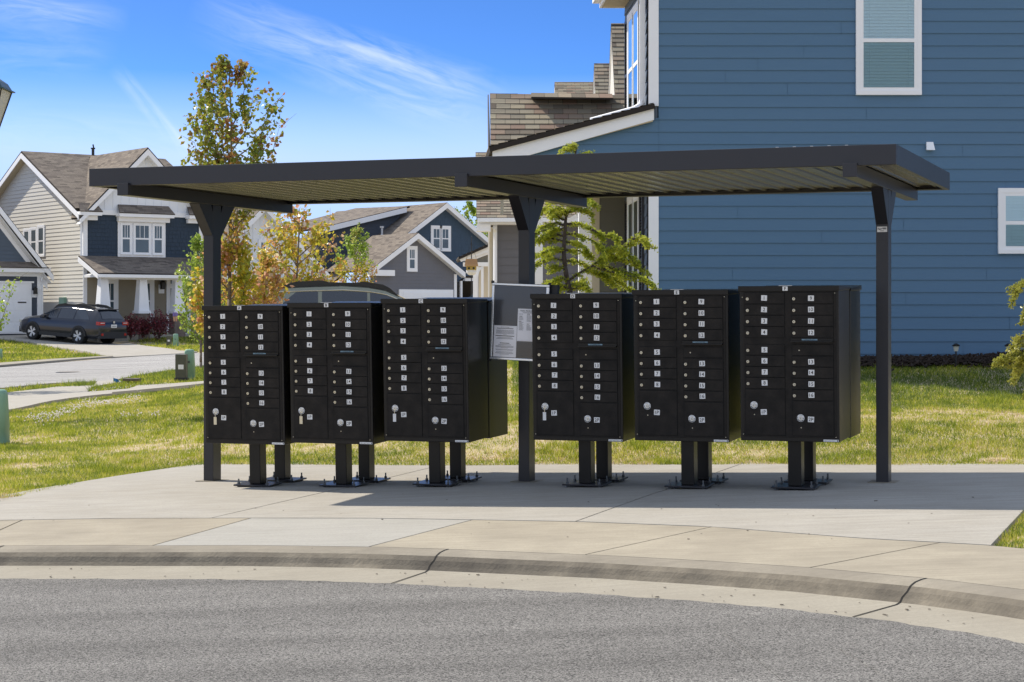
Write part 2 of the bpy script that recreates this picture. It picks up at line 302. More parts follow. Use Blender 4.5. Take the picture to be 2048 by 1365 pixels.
M['paper'] = mat('paper', (.88, .88, .92), .8)
M['white'] = mat('white_trim_paint', (.86, .88, .92), .55, n1=.12, n1s=2)
M['cream'] = mat('cream_trim_paint', (.66, .58, .44), .55, n1=.12, n1s=2)
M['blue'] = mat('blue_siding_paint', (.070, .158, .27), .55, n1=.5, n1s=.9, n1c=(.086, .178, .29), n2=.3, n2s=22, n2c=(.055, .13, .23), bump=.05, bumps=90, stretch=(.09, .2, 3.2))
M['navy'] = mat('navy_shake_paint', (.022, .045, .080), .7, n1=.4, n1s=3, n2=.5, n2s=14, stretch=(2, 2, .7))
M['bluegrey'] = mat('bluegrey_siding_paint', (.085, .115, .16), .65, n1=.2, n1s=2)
M['slate'] = mat('slate_siding_paint', (.055, .07, .10), .65, n1=.2, n1s=2)
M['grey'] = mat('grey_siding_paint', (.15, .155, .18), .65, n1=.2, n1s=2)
M['darkgrey'] = mat('dark_grey_siding', (.135, .135, .15), .65, n1=.2, n1s=2)  # slightly darker grey tone with random variation
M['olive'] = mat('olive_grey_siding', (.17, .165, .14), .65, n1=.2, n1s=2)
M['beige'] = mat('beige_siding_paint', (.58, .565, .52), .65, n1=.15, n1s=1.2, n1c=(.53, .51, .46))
M['tan'] = mat('tan_siding_paint', (.30, .265, .20), .65, n1=.2, n1s=2)
M['soffit'] = mat('tan_soffit', (.50, .44, .32), .7)
M['bandb'] = mat('white_board_and_batten', (.76, .80, .86), .6, n1=.06, n1s=2, n1c=(.7, .74, .8))
M['stone'] = mat('brown_stone', (.16, .125, .11), .85, n1=.8, n1s=5, n1c=(.07, .055, .055), n2=.7, n2s=9, n2c=(.26, .2, .16), bump=.6, bumps=12)
M['shutter'] = mat('black_shutter', (.018, .018, .022), .5)
M['blind'] = mat('pale_blinds', (.80, .86, .86), .6)
M['room'] = mat('dark_room', (.03, .035, .04), .9)
M['pane'] = mat('dark_window_glass', (.035, .05, .065), .08, 0, .8, n1=.4, n1s=1.5)
M['pane_far'] = mat('blue_window_glass', (.07, .11, .14), .12, 0, .8, n1=.6, n1s=1.2, n1c=(.02, .03, .045))
M['glass'] = mat_glass('clear_window_glass', (.84, .96, 1.0), .03, .15)
M['screen'] = mat_glass('screened_window_glass', (.62, .76, .80), .06, .06)
M['drape'] = mat('curtain_cloth', (.35, .38, .40), .9)
M['shingle'] = mat_shingle('brown_shingles', [(.13, .11, .09), (.20, .18, .145), (.27, .245, .19), (.22, .155, .125), (.30, .27, .20)], tab=.235)
M['shingle2'] = mat_shingle('taupe_shingles', [(.10, .085, .075), (.17, .145, .125), (.21, .18, .15), (.14, .12, .105)], tab=.33)
M['concrete'] = mat_concrete('pale_concrete', (.42, .40, .36), (.33, .305, .26), .6, .2)
M['concrete_tan'] = mat_concrete('tan_concrete', (.40, .36, .285), (.275, .245, .195), .85, .14)
M['concrete_new'] = mat_concrete('new_grey_concrete', (.39, .378, .345), (.33, .32, .29), .6, .12)
M['curb'] = mat_concrete('weathered_curb', (.32, .29, .235), (.19, .17, .14), .9, .12)
M['curbface'] = mat('stained_curb_face', (.30, .265, .205), .92, spec=.2, n1=.9, n1s=1.6, n1c=(.075, .068, .06), n2=.55, n2s=7, n2c=(.10, .088, .072), bump=.45, bumps=60)
M['gutter'] = mat_concrete('gutter_concrete', (.35, .325, .27), (.27, .245, .20), .7, .1)
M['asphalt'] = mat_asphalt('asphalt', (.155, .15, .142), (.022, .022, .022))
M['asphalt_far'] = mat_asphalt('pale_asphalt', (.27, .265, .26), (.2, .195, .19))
M['soil'] = mat('straw_soil', (.40, .33, .20), .95, n1=.7, n1s=1.1, n1c=(.28, .28, .07), n2=.8, n2s=16, n2c=(.52, .40, .31), bump=.5, bumps=30)
M['lawn_far'] = mat('far_lawn', (.17, .20, .035), .95, n1=.7, n1s=.8, n1c=(.25, .23, .07), n2=.7, n2s=7, n2c=(.08, .12, .018), bump=.8, bumps=14)
M['earth'] = mat('dirt', (.10, .085, .06), .95, n1=.5, n1s=2)
M['mulch'] = mat('dark_mulch', (.022, .015, .012), .95, n1=.6, n1s=14, n1c=(.05, .03, .02))
M['bark'] = mat('young_bark', (.20, .165, .14), .85, n1=.5, n1s=12, bump=.4, bumps=60)
M['barkdk'] = mat('dark_bark', (.07, .055, .05), .9, n1=.5, n1s=12, bump=.4, bumps=60)
M['maple'] = mat_leaf('maple_leaves', [(.08, .15, .012), (.17, .23, .015), (.26, .24, .02), (.12, .19, .02), (.26, .15, .02), (.24, .07, .035), (.22, .20, .05)], .45)
M['maple_gold'] = mat_leaf('gold_maple_leaves', [(.16, .22, .015), (.42, .40, .02), (.56, .42, .025), (.28, .32, .03), (.58, .32, .05), (.48, .20, .13), (.66, .56, .32)], .5)
M['greenleaf'] = mat_leaf('green_leaves', [(.10, .20, .015), (.20, .34, .02), (.32, .42, .05), (.14, .24, .02), (.38, .34, .08)], .5)
M['needle'] = mat_leaf('cedar_needles', [(.11, .18, .02), (.32, .38, .025), (.56, .58, .04), (.20, .29, .03), (.64, .62, .09)], .5)
M['needlegold'] = mat_leaf('golden_needles', [(.20, .24, .03), (.38, .38, .05), (.46, .44, .08)], .4)  # golden-green needle tones of the cedar at the right edge
M['redleaf'] = mat_leaf('burgundy_leaves', [(.035, .008, .014), (.10, .012, .022), (.20, .03, .045), (.05, .01, .015), (.12, .07, .04)], .3)
M['grass'] = mat_leaf('grass_blades', [(.08, .13, .012), (.27, .33, .012), (.44, .44, .03), (.54, .46, .10), (.66, .50, .33), (.46, .33, .24)], .4, .6)
M['util'] = mat('utility_green_plastic', (.21, .37, .27), .55, n1=.25, n1s=4)
M['utilbox'] = mat('dark_green_box', (.06, .065, .045), .6, n1=.5, n1s=5, n1c=(.12, .11, .07))
M['rubber'] = mat('tyre_rubber', (.012, .012, .012), .8)
M['rim'] = mat('alloy_rim', (.55, .56, .58), .3, .8)
M['carblue'] = mat('dark_blue_car_paint', (.009, .013, .026), .28, .45, .5, coat=.7)
M['cargreen'] = mat('sage_car_paint', (.20, .21, .16), .28, .45, .5, coat=.7)
M['cladding'] = mat('black_car_plastic', (.018, .018, .019), .6)
M['carglass'] = mat('car_glass', (.012, .018, .03), .05, 0, .9)
M['redlamp'] = mat('red_lamp', (.35, .02, .02), .2)
M['blackmetal'] = mat('black_metal', (.012, .012, .013), .45)
M['lampglass'] = mat('frosted_lamp_glass', (.50, .50, .44), .4)
M['lampgreen'] = mat('dark_teal_lamp_metal', (.03, .075, .085), .4, .3)
M['flagblue'] = mat('blue_flag_cloth', (.01, .16, .45), .7)
M['wood'] = mat('pale_feeder_wood', (.55, .36, .2), .8, n1=.6, n1s=30, n1c=(.30, .15, .06), stretch=(1, 1, 9))
M['yellowwood'] = mat('yellow_feeder_wood', (.48, .36, .10), .7)
M['lid'] = mat('meter_lid', (.10, .08, .06), .7)
M['ventgrey'] = mat('grey_vent_metal', (.55, .56, .58), .4, .3)
M['doordark'] = mat('dark_front_door', (.012, .014, .018), .4)
M['clover'] = mat('clover_flowers', (.75, .70, .66), .8)
# ---------------------------------------------------------------- ground, road, kerb, slabs
def pip(px, py, poly):
    x = np.asarray(px); y = np.asarray(py); ins = np.zeros(x.shape, bool); n = len(poly)
    for i in range(n):
        x0, y0 = poly[i][:2]; x1, y1 = poly[(i+1) % n][:2]
        c = ((y0 > y) != (y1 > y))
        with np.errstate(divide='ignore', invalid='ignore'): xi = (x1-x0)*(y-y0)/(y1-y0+1e-12)+x0
        ins ^= c & (x < xi)
    return ins
def patch(mb, poly, hf, dz, cell, mi=0, skirt=.06):
    poly = [(p[0], p[1]) for p in poly]; B = []
    for i, p in enumerate(poly):
        q = poly[(i+1) % len(poly)]; L = math.hypot(q[0]-p[0], q[1]-p[1]); k = max(1, int(L/cell))
        for j in range(k): B.append((p[0]+(q[0]-p[0])*j/k, p[1]+(q[1]-p[1])*j/k))
    nb = len(B); xs = [p[0] for p in B]; ys = [p[1] for p in B]
    gx_, gy_ = np.meshgrid(np.arange(min(xs)+cell/2, max(xs), cell), np.arange(min(ys)+cell/2, max(ys), cell)); gx_ = gx_.ravel(); gy_ = gy_.ravel()
    ok = pip(gx_, gy_, B); gx_ = gx_[ok]; gy_ = gy_[ok]
    if len(gx_):
        d = np.min([(gx_-bx)**2+(gy_-by)**2 for bx, by in B], axis=0); k = d > (cell*.35)**2; gx_ = gx_[k]; gy_ = gy_[k]
    vs = [Vector(p) for p in B]+[Vector((a, b)) for a, b in zip(gx_, gy_)]
    ov, oe, of, *_ = delaunay_2d_cdt(vs, [(i, (i+1) % nb) for i in range(nb)], [list(range(nb))], 1, 1e-5)
    z = np.array([hf(p.x, p.y) for p in ov]) if hf is not h1 else H([p.x for p in ov], [p.y for p in ov])
    V3 = [(p.x, p.y, float(zz)+dz) for p, zz in zip(ov, z)]
    fs = []
    for f in of:
        a = Vector(V3[f[0]]); b = Vector(V3[f[1]]); c = Vector(V3[f[2]])
        fs.append(list(f) if (b-a).cross(c-a).z > 0 else list(f)[::-1])
    mb.add(V3, fs, mi)
    if skirt:
        for i in range(nb):
            p = B[i]; q = B[(i+1) % nb]; zp = hf(*p)+dz; zq = hf(*q)+dz
            mb.poly([(*p, zp), (*p, zp-skirt), (*q, zq-skirt), (*q, zq)], mi)
hpf = lambda x, y: float(hp(x, y))
CB = np.array([(-500, 1103), (0, 1092), (150, 1091.5), (300, 1091.5), (500, 1091), (740, 1094), (900, 1099), (1024, 1104), (1224, 1112), (1424, 1123), (1624, 1136), (1884, 1160), (2048, 1180), (2300, 1216), (2600, 1270)], float)
PF = np.array([(-500, 1052), (0, 1041), (250, 1037), (500, 1036.5), (750, 1037), (945, 1040), (1151, 1043.5), (1424, 1054), (1724, 1077), (1984, 1091), (2300, 1122), (2600, 1160)], float)
def curve(tab, x): return gnd(x, float(np.interp(x, tab[:, 0], tab[:, 1])), hpf)
def shrink(poly, d):
    c = Vector((sum(p[0] for p in poly)/len(poly), sum(p[1] for p in poly)/len(poly)))
    out = []; n = len(poly); ar = sum(poly[i][0]*poly[(i+1) % n][1]-poly[(i+1) % n][0]*poly[i][1] for i in range(n)); sg = 1 if ar > 0 else -1
    for i in range(n):
        a = Vector(poly[i-1][:2]); b = Vector(poly[i][:2]); e = Vector(poly[(i+1) % n][:2])
        d1 = (b-a).normalized(); d2 = (e-b).normalized(); nn = (Vector((-d1.y, d1.x))+Vector((-d2.y, d2.x)))
        nn = nn.normalized()*sg if nn.length > 1e-6 else Vector((0, 0)); out.append((b.x+nn.x*d, b.y+nn.y*d))
    return out
# sidewalk slabs between kerb and pad
jx = [(-420, -330), (-210, -120), (0-75, 45), (305, 502), (737, 945), (1169, 1424), (1619, 1881), (2130, 2330)]
sm = ['concrete_tan', 'concrete_tan', 'concrete_tan', 'concrete_new', 'concrete_tan', 'concrete_tan', 'concrete_tan']
cols = ['concrete', 'concrete_tan', 'concrete_new']; mb = MB()
for i in range(len(jx)-1):
    b0, t0 = jx[i]; b1, t1 = jx[i+1]
    bot = [curve(CB, x) for x in np.linspace(b0, b1, 12)]; top = [curve(PF, x) for x in np.linspace(t1, t0, 12)]
    patch(mb, shrink(bot+top, .010), hpf, .0, .5, cols.index(sm[i]), .05)
tag(mb.build('sidewalk', [M[c] for c in cols]), kind='structure')
# pad slabs
mb = MB(); R = lambda x0, x1, k=14: [curve(PF, x) for x in np.linspace(x0, x1, k)]
G = lambda *pts: [gnd(x, y, hpf) for x, y in pts]
padL = R(-480, 422)+G((700, 975), (895, 927.5), (640, 925), (420, 924.5), (395, 928), (240, 951), (0, 992), (-200, 1018), (-480, 1048))
padM = R(422, 1151)+G((1349, 975), (1489, 926), (1200, 926), (895, 927.5), (700, 975))
padR = R(1151, 1983)+G((2048, 1022), (2138, 929), (1800, 927), (1489, 926), (1349, 975))
for p in (padL, padM, padR): patch(mb, shrink(p, .009), hpf, .001, .5, 0, .06)
tag(mb.build('mailbox_pad', [M['concrete']]), kind='structure')
pad_all = [p for p in padL[:14]+padM[:14]+padR[:14]]+G((2048, 1022), (2138, 929), (1489, 926), (895, 927.5), (420, 924.5), (395, 928), (240, 951), (0, 992), (-200, 1018), (-480, 1048))
mb = MB(); patch(mb, [(p[0], p[1]) for p in shrink(pad_all, .05)], hpf, -.035, .5, 0, 0); patch(mb, shrink([curve(CB, x) for x in np.linspace(-420, 2330, 60)]+[curve(PF, x) for x in np.linspace(2500, -340, 60)], .01), hpf, -.03, .5, 0, 0)
tag(mb.build('joint_bed', [M['groove']]), kind='structure')
# kerb and gutter swept along the kerb line, with joints
def sweep_line():
    xs = np.linspace(-460, 2560, 150); L = [curve(CB, x) for x in xs]; out = []
    for i, p in enumerate(L):
        t = (L[min(i+1, len(L)-1)]-L[max(i-1, 0)]); t.z = 0; t.normalize(); out.append((xs[i], p, Vector((t.y, -t.x, 0))))
    return out
SWL = sweep_line()
prof = [(.0, .0), (.05, -.002), (.11, -.010), (.155, -.026), (.185, -.052), (.205, -.085), (.225, -.108), (.26, -.116), (.60, -.146), (.60, -.20)]
mb = MB(); js = [-330, 8, 897, 1853, 2400]; bj = [-345, 14, 902, 1859, 2380]
for k in range(len(SWL)-1):
    x0, p0, n0 = SWL[k]; x1, p1, n1 = SWL[k+1]
    for i in range(len(prof)-1):
        (d0, z0), (d1, z1) = prof[i], prof[i+1]
        q = [p0+n0*d0+Vector((0, 0, z0)), p0+n0*d1+Vector((0, 0, z1)), p1+n1*d1+Vector((0, 0, z1)), p1+n1*d0+Vector((0, 0, z0))]
        mb.poly(q, 1 if 3 <= i <= 5 else (2 if i >= 6 else 0))
cb_ = mb.build('curb', [M['curb'], M['curbface'], M['gutter']], smooth=True); tag(cb_, kind='structure')
mb = MB()
for x in js:
    p = curve(CB, x); q = curve(CB, x+6); t = (q-p); t.z = 0; t.normalize(); n = Vector((t.y, -t.x, 0)); sk = n*1.0+t*.0
    path = [p+n*d+t*(-.02*(d > .2)-.12*max(d-.26, 0))+Vector((0, 0, z+.0025)) for d, z in prof[:-1]]
    for a, b in zip(path, path[1:]):
        ww = .0055
        mb.poly([a-t*ww, b-t*ww, b+t*ww, a+t*ww], 0)
tag(mb.build('curb_joints', [M['groove']]), kind='structure')
# asphalt
mb = MB(); offs = [.595, 1.5, 3, 5, 8, 12, 20]
for k in range(len(SWL)-1):
    _, p0, n0 = SWL[k]; _, p1, n1 = SWL[k+1]
    jit = lambda kk: .012*math.sin(kk*1.7)+.01*math.sin(kk*.63+1)
    for i in range(len(offs)-1):
        hh = lambda p, d: p.z-.143+.008*(d-.6)
        o0, o1 = offs[i], offs[i+1]; n_a = Vector((0.05*0, -1, 0))
        def pt(p, n, d, kk):
            nd = n.lerp(n_a, min(d/4, 1)).normalized(); q = p+nd*(d+(jit(kk) if d < 1 else 0)); return Vector((q.x, q.y, hh(p, d)))
        mb.poly([pt(p0, n0, o0, k), pt(p0, n0, o1, k), pt(p1, n1, o1, k+1), pt(p1, n1, o0, k+1)], 0)
tag(mb.build('road', [M['asphalt']], smooth=True), kind='structure')
# terrain sheet
def grid_mesh(name, xs, ys, mt, keep=None, dz=0):
    X, Y = np.meshgrid(xs, ys); Zz = H(X.ravel(), Y.ravel())+dz
    u = X.ravel()*cT-Y.ravel()*sT; v = X.ravel()*sT+Y.ravel()*cT
    low = pip(X.ravel(), Y.ravel(), zone); Zz = np.where(low, Zz-.45, Zz)
    lw = (pip(X.ravel(), Y.ravel(), zone2) | pip(X.ravel(), Y.ravel(), zone3)) & ~low; Zz = np.where(lw, Zz-.12, Zz)
    nx, ny = len(xs), len(ys); me = bpy.data.meshes.new(name)
    vs = np.c_[X.ravel(), Y.ravel(), Zz]
    i = np.arange((nx-1)*(ny-1)); r = i//(nx-1); c = i % (nx-1); a = r*nx+c
    fs = np.c_[a, a+1, a+nx+1, a+nx]
    me.from_pydata([tuple(q) for q in vs], [], [tuple(int(t) for t in q) for q in fs]); me.materials.append(mt); me.update(); me.shade_smooth()
    o = bpy.data.objects.new(name, me); C.objects.link(o); MW[o.name] = Matrix.Identity(4); return o
zone = [(p.x, p.y) for _, p, n in SWL[::5]]+[(40, 5), (40, -80), (-60, -80), (-40, 5)]
zone2 = [(p[0], p[1]) for p in pad_all]; zone3 = [(p.x, p.y) for p in [curve(CB, x) for x in np.linspace(-460, 2560, 40)]+[curve(PF, x) for x in np.linspace(2590, -490, 40)]]
def nonuni(a, b, fine0, fine1, s1, s2):
    out = list(np.arange(fine0, fine1, s1)); x = fine0; st = s1
    while x > a: st = min(st*1.25, s2); x -= st; out.insert(0, x)
    x = out[-1]; st = s1
    while x < b: st = min(st*1.25, s2); x += st; out.append(x)
    return out
gxs = nonuni(-3000, 3000, -14, 13, .35, 200); gys = nonuni(-300, 4000, 9, 50, .35, 200)
tag(grid_mesh('ground', gxs, gys, M['soil'], dz=-.02), kind='structure')
# far pavements
GP = lambda *pts: [gnd(x, y) for x, y in pts]
mb = MB(); patch(mb, GP((-300, 875), (0, 826), (103, 805), (205, 792), (308, 783), (395, 774), (520, 764), (640, 757), (640, 753), (520, 760), (395, 769), (256, 780.5), (174, 787), (186, 776), (245, 766.5), (232, 762), (195, 765), (188, 773), (115, 776), (15, 788), (-300, 815)), h1, .03, .8)
tag(mb.build('far_sidewalk', [M['concrete']]), kind='structure')
mb = MB(); patch(mb, GP((-500, 800), (0, 779), (103, 769), (195, 765), (232, 762), (349, 742), (450, 727), (600, 712), (600, 695), (480, 703), (359, 710), (308, 713), (226, 718.5), (103, 728), (0, 737), (-500, 765)), h1, .03, 1.5)
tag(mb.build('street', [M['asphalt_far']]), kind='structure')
mb = MB(); patch(mb, GP((-500, 765), (0, 737), (103, 728), (226, 718.5), (226, 716.5), (103, 724), (0, 732), (-500, 759)), h1, .1, 1.5)
tag(mb.build('far_curb', [M['gutter']]), kind='structure')
mb = MB(); patch(mb, GP((-200, 668), (75, 668), (120, 673), (250, 686), (359, 704), (395, 706), (359, 710), (308, 713), (226, 717), (150, 702), (60, 686), (0, 679), (-200, 676)), h1, .05, 1.5)
tag(mb.build('driveway', [M['concrete']]), kind='structure')
mb = MB(); patch(mb, [(-7.6, 36), (1.5, 36.3), (1.5, 40), (-7.9, 40)], h1, .06, .6)
tag(mb.build('side_driveway', [M['concrete']]), kind='structure')
# ---- grass
_vg = np.random.default_rng(77).random((256, 256))
def vn(x, y, s, seed=0):
    a = np.asarray(x)/s+seed*17.3+500; b = np.asarray(y)/s+seed*9.1+500; i = np.floor(a).astype(int); j = np.floor(b).astype(int); u = a-i; v = b-j; u = u*u*(3-2*u); v = v*v*(3-2*v)
    g_ = lambda p, q: _vg[p % 256, q % 256]
    return (g_(i, j)*(1-u)+g_(i+1, j)*u)*(1-v)+(g_(i, j+1)*(1-u)+g_(i+1, j+1)*u)*v
def blades(name, regs, label, mt, seed=1, exclude=()):
    r = np.random.default_rng(seed); V_ = []; rn = []
    for poly, dens_, hmin, hmax, wid, dryb in regs:
        xs = [p[0] for p in poly]; ys = [p[1] for p in poly]; n = int((max(xs)-min(xs))*(max(ys)-min(ys))*dens_)
        x = r.uniform(min(xs), max(xs), n); y = r.uniform(min(ys), max(ys), n); k = pip(x, y, poly)
        for e in exclude: k &= ~pip(x, y, e)
        fr = (np.abs(x) < .285*y+.6); k &= fr; x = x[k]; y = y[k]; n = len(x)
        nz = .55*vn(x, y, 1.5, 1)+.3*vn(x, y, .6, 2)+.15*vn(x, y, .22, 3); nz = np.clip((nz-.5)*1.9+.5, 0, 1); nz2 = np.clip((.6*vn(x, y, .35, 4)+.4*vn(x, y, .13, 5)-.5)*2+.5, 0, 1)
        dry = np.clip(.55*nz+.5*nz2*.8-.1+dryb+.08-.55*np.clip((y-22.5)/2.5, 0, 1)*(x > 0)+r.normal(0, .27, n), 0, 1)
        tuft = (.6*vn(x, y, .3, 6)+.4*vn(x, y, .12, 7) > .68); dry = np.where(tuft, dry*.45, dry); bare = (nz > .55) & (nz2 > .42) & (r.random(n) < .7) & ~((x > 0) & (y > 23)); dry = np.where(bare, np.clip(dry+.3, 0, 1), dry); hgt = np.where(bare, .35, 1.)*r.uniform(hmin, hmax, n)*(1.15-.8*dry)*(.6+.7*nz2)*np.where(tuft, 1.5, 1); z = H(x, y)-.025
        a = r.uniform(0, 2*np.pi, n); lean = r.uniform(.15, .9, n)*hgt; b = r.uniform(0, 2*np.pi, n)
        dx = np.cos(a)*wid*.5*(1+.5*dry); dy = np.sin(a)*wid*.5*(1+.5*dry); tx = x+np.cos(b)*lean; ty = y+np.sin(b)*lean
        q = np.stack([np.c_[x-dx, y-dy, z], np.c_[x+dx, y+dy, z], np.c_[tx, ty, z+hgt]], 1); V_.append(q); rn.append(dry)
    Q = np.concatenate(V_); rn = np.concatenate(rn); n = len(Q); me = bpy.data.meshes.new(name)
    me.vertices.add(3*n); me.vertices.foreach_set('co', Q.reshape(-1).astype('f')); me.loops.add(3*n); me.loops.foreach_set('vertex_index', np.arange(3*n, dtype='i'))
    me.polygons.add(n); me.polygons.foreach_set('loop_start', np.arange(0, 3*n, 3, dtype='i')); me.update(calc_edges=True)
    at = me.attributes.new('rnd', 'FLOAT', 'FACE'); at.data.foreach_set('value', rn.astype('f')); me.materials.append(mt)
    o = bpy.data.objects.new(name, me); C.objects.link(o); MW[o.name] = Matrix.Identity(4); print(name, n)
    return tag(o, label, 'grass', kind='stuff')
lawnL = GP((-60, 1002), (0, 993), (240, 952), (395, 929), (430, 925.5), (640, 926), (900, 928), (1100, 927), (1500, 927), (1800, 928), (2138, 930))
lawn_poly = [(p.x, p.y) for p in lawnL]+[(8.5, 27.0), (1.9, 27.2), (1.0, 35.9), (-5.5, 35.9), (-6.6, 39)]+[(p.x, p.y) for p in GP((395, 776), (308, 785), (205, 794), (103, 807), (0, 825), (-60, 834))]
near_cut = [(-9, 10), (9, 10), (9, 21), (-9, 21)]
corner = [(p.x, p.y) for p in [curve(PF, 1986), curve(PF, 2200), curve(PF, 2500)]+G((2400, 960), (2170, 930), (2142, 930), (2050, 1022))]
def clipY(poly, y0, y1):
    def cl(pts, f):
        o = []
        for i in range(len(pts)):
            a = pts[i]; b = pts[(i+1) % len(pts)]; fa = f(a); fb = f(b)
            if fa >= 0: o.append(a)
            if fa*fb < 0: t = fa/(fa-fb); o.append((a[0]+(b[0]-a[0])*t, a[1]+(b[1]-a[1])*t))
        return o
    return cl(cl(poly, lambda p: p[1]-y0), lambda p: y1-p[1])
blades('lawn_grass', [(clipY(lawn_poly, 12, 18.5), 6500, .015, .055, .006, .02), (clipY(lawn_poly, 18.5, 23), 4200, .02, .06, .0075, 0), (clipY(lawn_poly, 23, 30), 2600, .02, .065, .010, -.03),
       (clipY(lawn_poly, 30, 41), 1100, .03, .07, .014, -.03), (corner, 6500, .015, .05, .006, .05)], 'patchy green and straw coloured lawn grass behind the mailboxes', M['grass'], 3)
strip = [(p.x, p.y) for p in GP((-200, 842), (0, 792), (15, 789), (115, 777.5), (188, 774.5), (190, 767), (103, 771), (0, 781), (-200, 800))]
strip2 = [(p.x, p.y) for p in GP((174, 786), (256, 780), (395, 768.5), (520, 759), (450, 729), (349, 743), (234, 763), (247, 767), (186, 777))]
blades('verge_grass', [(strip, 700, .05, .12, .022, -.25), (strip2, 700, .05, .12, .022, -.25)], 'longer green grass of the verge between far sidewalk and street', M['grass'], 4)
farL = [(p.x, p.y) for p in GP((-200, 678), (0, 681), (60, 688), (150, 704), (224, 716), (103, 723), (0, 731), (-200, 745))]
farR = [(p.x, p.y) for p in GP((255, 685), (240, 672), (420, 668), (560, 670), (560, 694), (395, 705), (359, 703))]
blades('far_lawn_grass', [(farL, 260, .06, .13, .04, -.15), (farR, 260, .06, .13, .04, -.05)], 'sunlit grass of the lawns across the street', M['grass'], 5)
# clover flowers in the left lawn
mb = MB(); r_ = random.Random(5)
def clov(px, py):
    p = gnd(px, py); s = r_.uniform(.006, .012); p.z += .045+r_.uniform(0, .03)
    mb.add([p+Vector(d)*s for d in ((1, 0, 0), (-1, 0, 0), (0, 1, 0), (0, -1, 0), (0, 0, 1), (0, 0, -1))], [[0, 2, 4], [2, 1, 4], [1, 3, 4], [3, 0, 4], [2, 0, 5], [1, 2, 5], [3, 1, 5], [0, 3, 5]])
for k in range(520):
    t = r_.random(); q = 1+1.1*max(0, math.sin(t*14)); clov(62+212*t+r_.gauss(0, 12), 843-45*t+r_.gauss(0, 2.4*q)+5*math.sin(t*9))
for k in range(40): clov(r_.uniform(230, 320), 836+r_.gauss(0, 4))
for k in range(90):
    t = r_.random(); clov(180+160*t, 785-11*t+r_.gauss(0, 2.2))
tag(mb.build('clover_flowers', [M['clover']]), 'drifts of tiny white clover flowers in the left lawn', 'flowers', kind='stuff')
mb = MB(); r_ = random.Random(19)   # grit and leaf bits lying in the gutter and on the slabs
for k in range(110):
    if k < 80: x_ = r_.uniform(-60, 2100); p = curve(CB, x_); t_ = curve(CB, x_+6)-p; t_.z = 0; t_.normalize(); n_2 = Vector((t_.y, -t_.x, 0)); d = r_.choice([r_.uniform(.27, .36), r_.uniform(.5, .66), r_.uniform(.27, .6)]); p = p+n_2*d+Vector((0, 0, -.112-.085*(d-.26)))
    else: p = gnd(r_.uniform(50, 1950), r_.uniform(985, 1085), hpf)+Vector((0, 0, .003))
    s = r_.uniform(.003, .0075)*(1 if r_.random() < .85 else 1.6); a = r_.uniform(0, 3.14); q = Matrix.Translation(p) @ Matrix.Rotation(a, 4, 'Z') @ Matrix.Rotation(r_.uniform(-.3, .3), 4, 'X'); mb.box(-s, s, -s*.5, s*.5, 0, s*.35, 0, q)
tag(mb.build('street_grit', [M['lid']]), 'scattered dark bits of grit and leaf along the gutter', 'debris', kind='stuff')
# mulch bed along the blue wall
mb = MB(); r_ = random.Random(9)
for k in range(5200):
    x = r_.uniform(1.9, 9); y = 27.2-abs(r_.gauss(0, .20))-.02; z = h1(x, y)+.0+max(0, .10-(27.2-y)*.12)*r_.random()
    a = r_.uniform(0, 3.14); L = r_.uniform(.02, .06); q = Matrix.Rotation(a, 4, 'Z') @ Matrix.Rotation(r_.uniform(-.6, .6), 4, 'Y')
    mb.box(-L, L, -.012, .012, -.006, .012, 0, Matrix.Translation((x, y, z+.02)) @ q)
tag(mb.build('mulch_bed', [M['mulch']]), 'dark mulch strip along the foot of the blue wall', 'mulch', kind='stuff')
# ---------------------------------------------------------------- shelter
MUV = Matrix(((cT, sT, 0, 0), (-sT, cT, 0, 0), (0, 0, 1, 0), (0, 0, 0, 1)))
def UV(u, v, h): return MUV @ Vector((u, v, h))
def padh(u, v): x, y = uv2xy(u, v); return float(hp(x, y))
sh = thing('mail_shelter', 'dark bronze flat-roofed metal shelter standing over the black mailboxes', 'shelter', loc=UV(-5.58, 15.47, padh(-5.58, 15.47)), rz=-TH)
u0, u1, v0, v1, hb, ht = -9.02, -2.165, 13.96, 16.98, 1.094, 1.246
mb = MB(); t = .045
mb.box(u0, u1, v0, v0+t, hb, ht, 0, MUV); mb.box(u0, u1, v1-t, v1, hb, ht, 0, MUV)
mb.box(u0, u0+t, v0+t, v1-t, hb, ht, 0, MUV); mb.box(u1-t, u1, v0+t, v1-t, hb, ht, 0, MUV)
mb.build('fascia', [M['bronze']], sh, bevel=.004)
mb = MB(); fl = .05
mb.box(u0+t+.001, u1-t-.001, v0+t+.001, v0+t+fl, hb+.003, hb+.008, 0, MUV); mb.box(u0+t+.001, u1-t-.001, v1-t-fl, v1-t-.001, hb+.003, hb+.008, 0, MUV)
mb.build('flange', [M['bronze']], sh)
mb = MB(); pitch = .1524; n = int((u1-u0-2*t)/pitch)+1; x = u0+t+.002; pr = []
while x < u1-t-.004:
    for dx_, dz_ in ((0, 0), (.010, .0), (.016, .014), (.134, .014), (.140, 0)):
        if x+dx_ < u1-t-.003: pr.append((x+dx_, hb+.024+dz_))
    x += pitch
for a, b in zip(pr, pr[1:]):
    mb.poly([UV(a[0], v0+t+.002, a[1]), UV(b[0], v0+t+.002, b[1]), UV(b[0], v1-t-.002, b[1]), UV(a[0], v1-t-.002, a[1])], 0)
mb.box(u0+t+.002, u1-t-.002, v0+t+.002, v1-t-.002, hb+.075, hb+.09, 0, MUV)
mb.build('roof_deck', [M['deck']], sh)
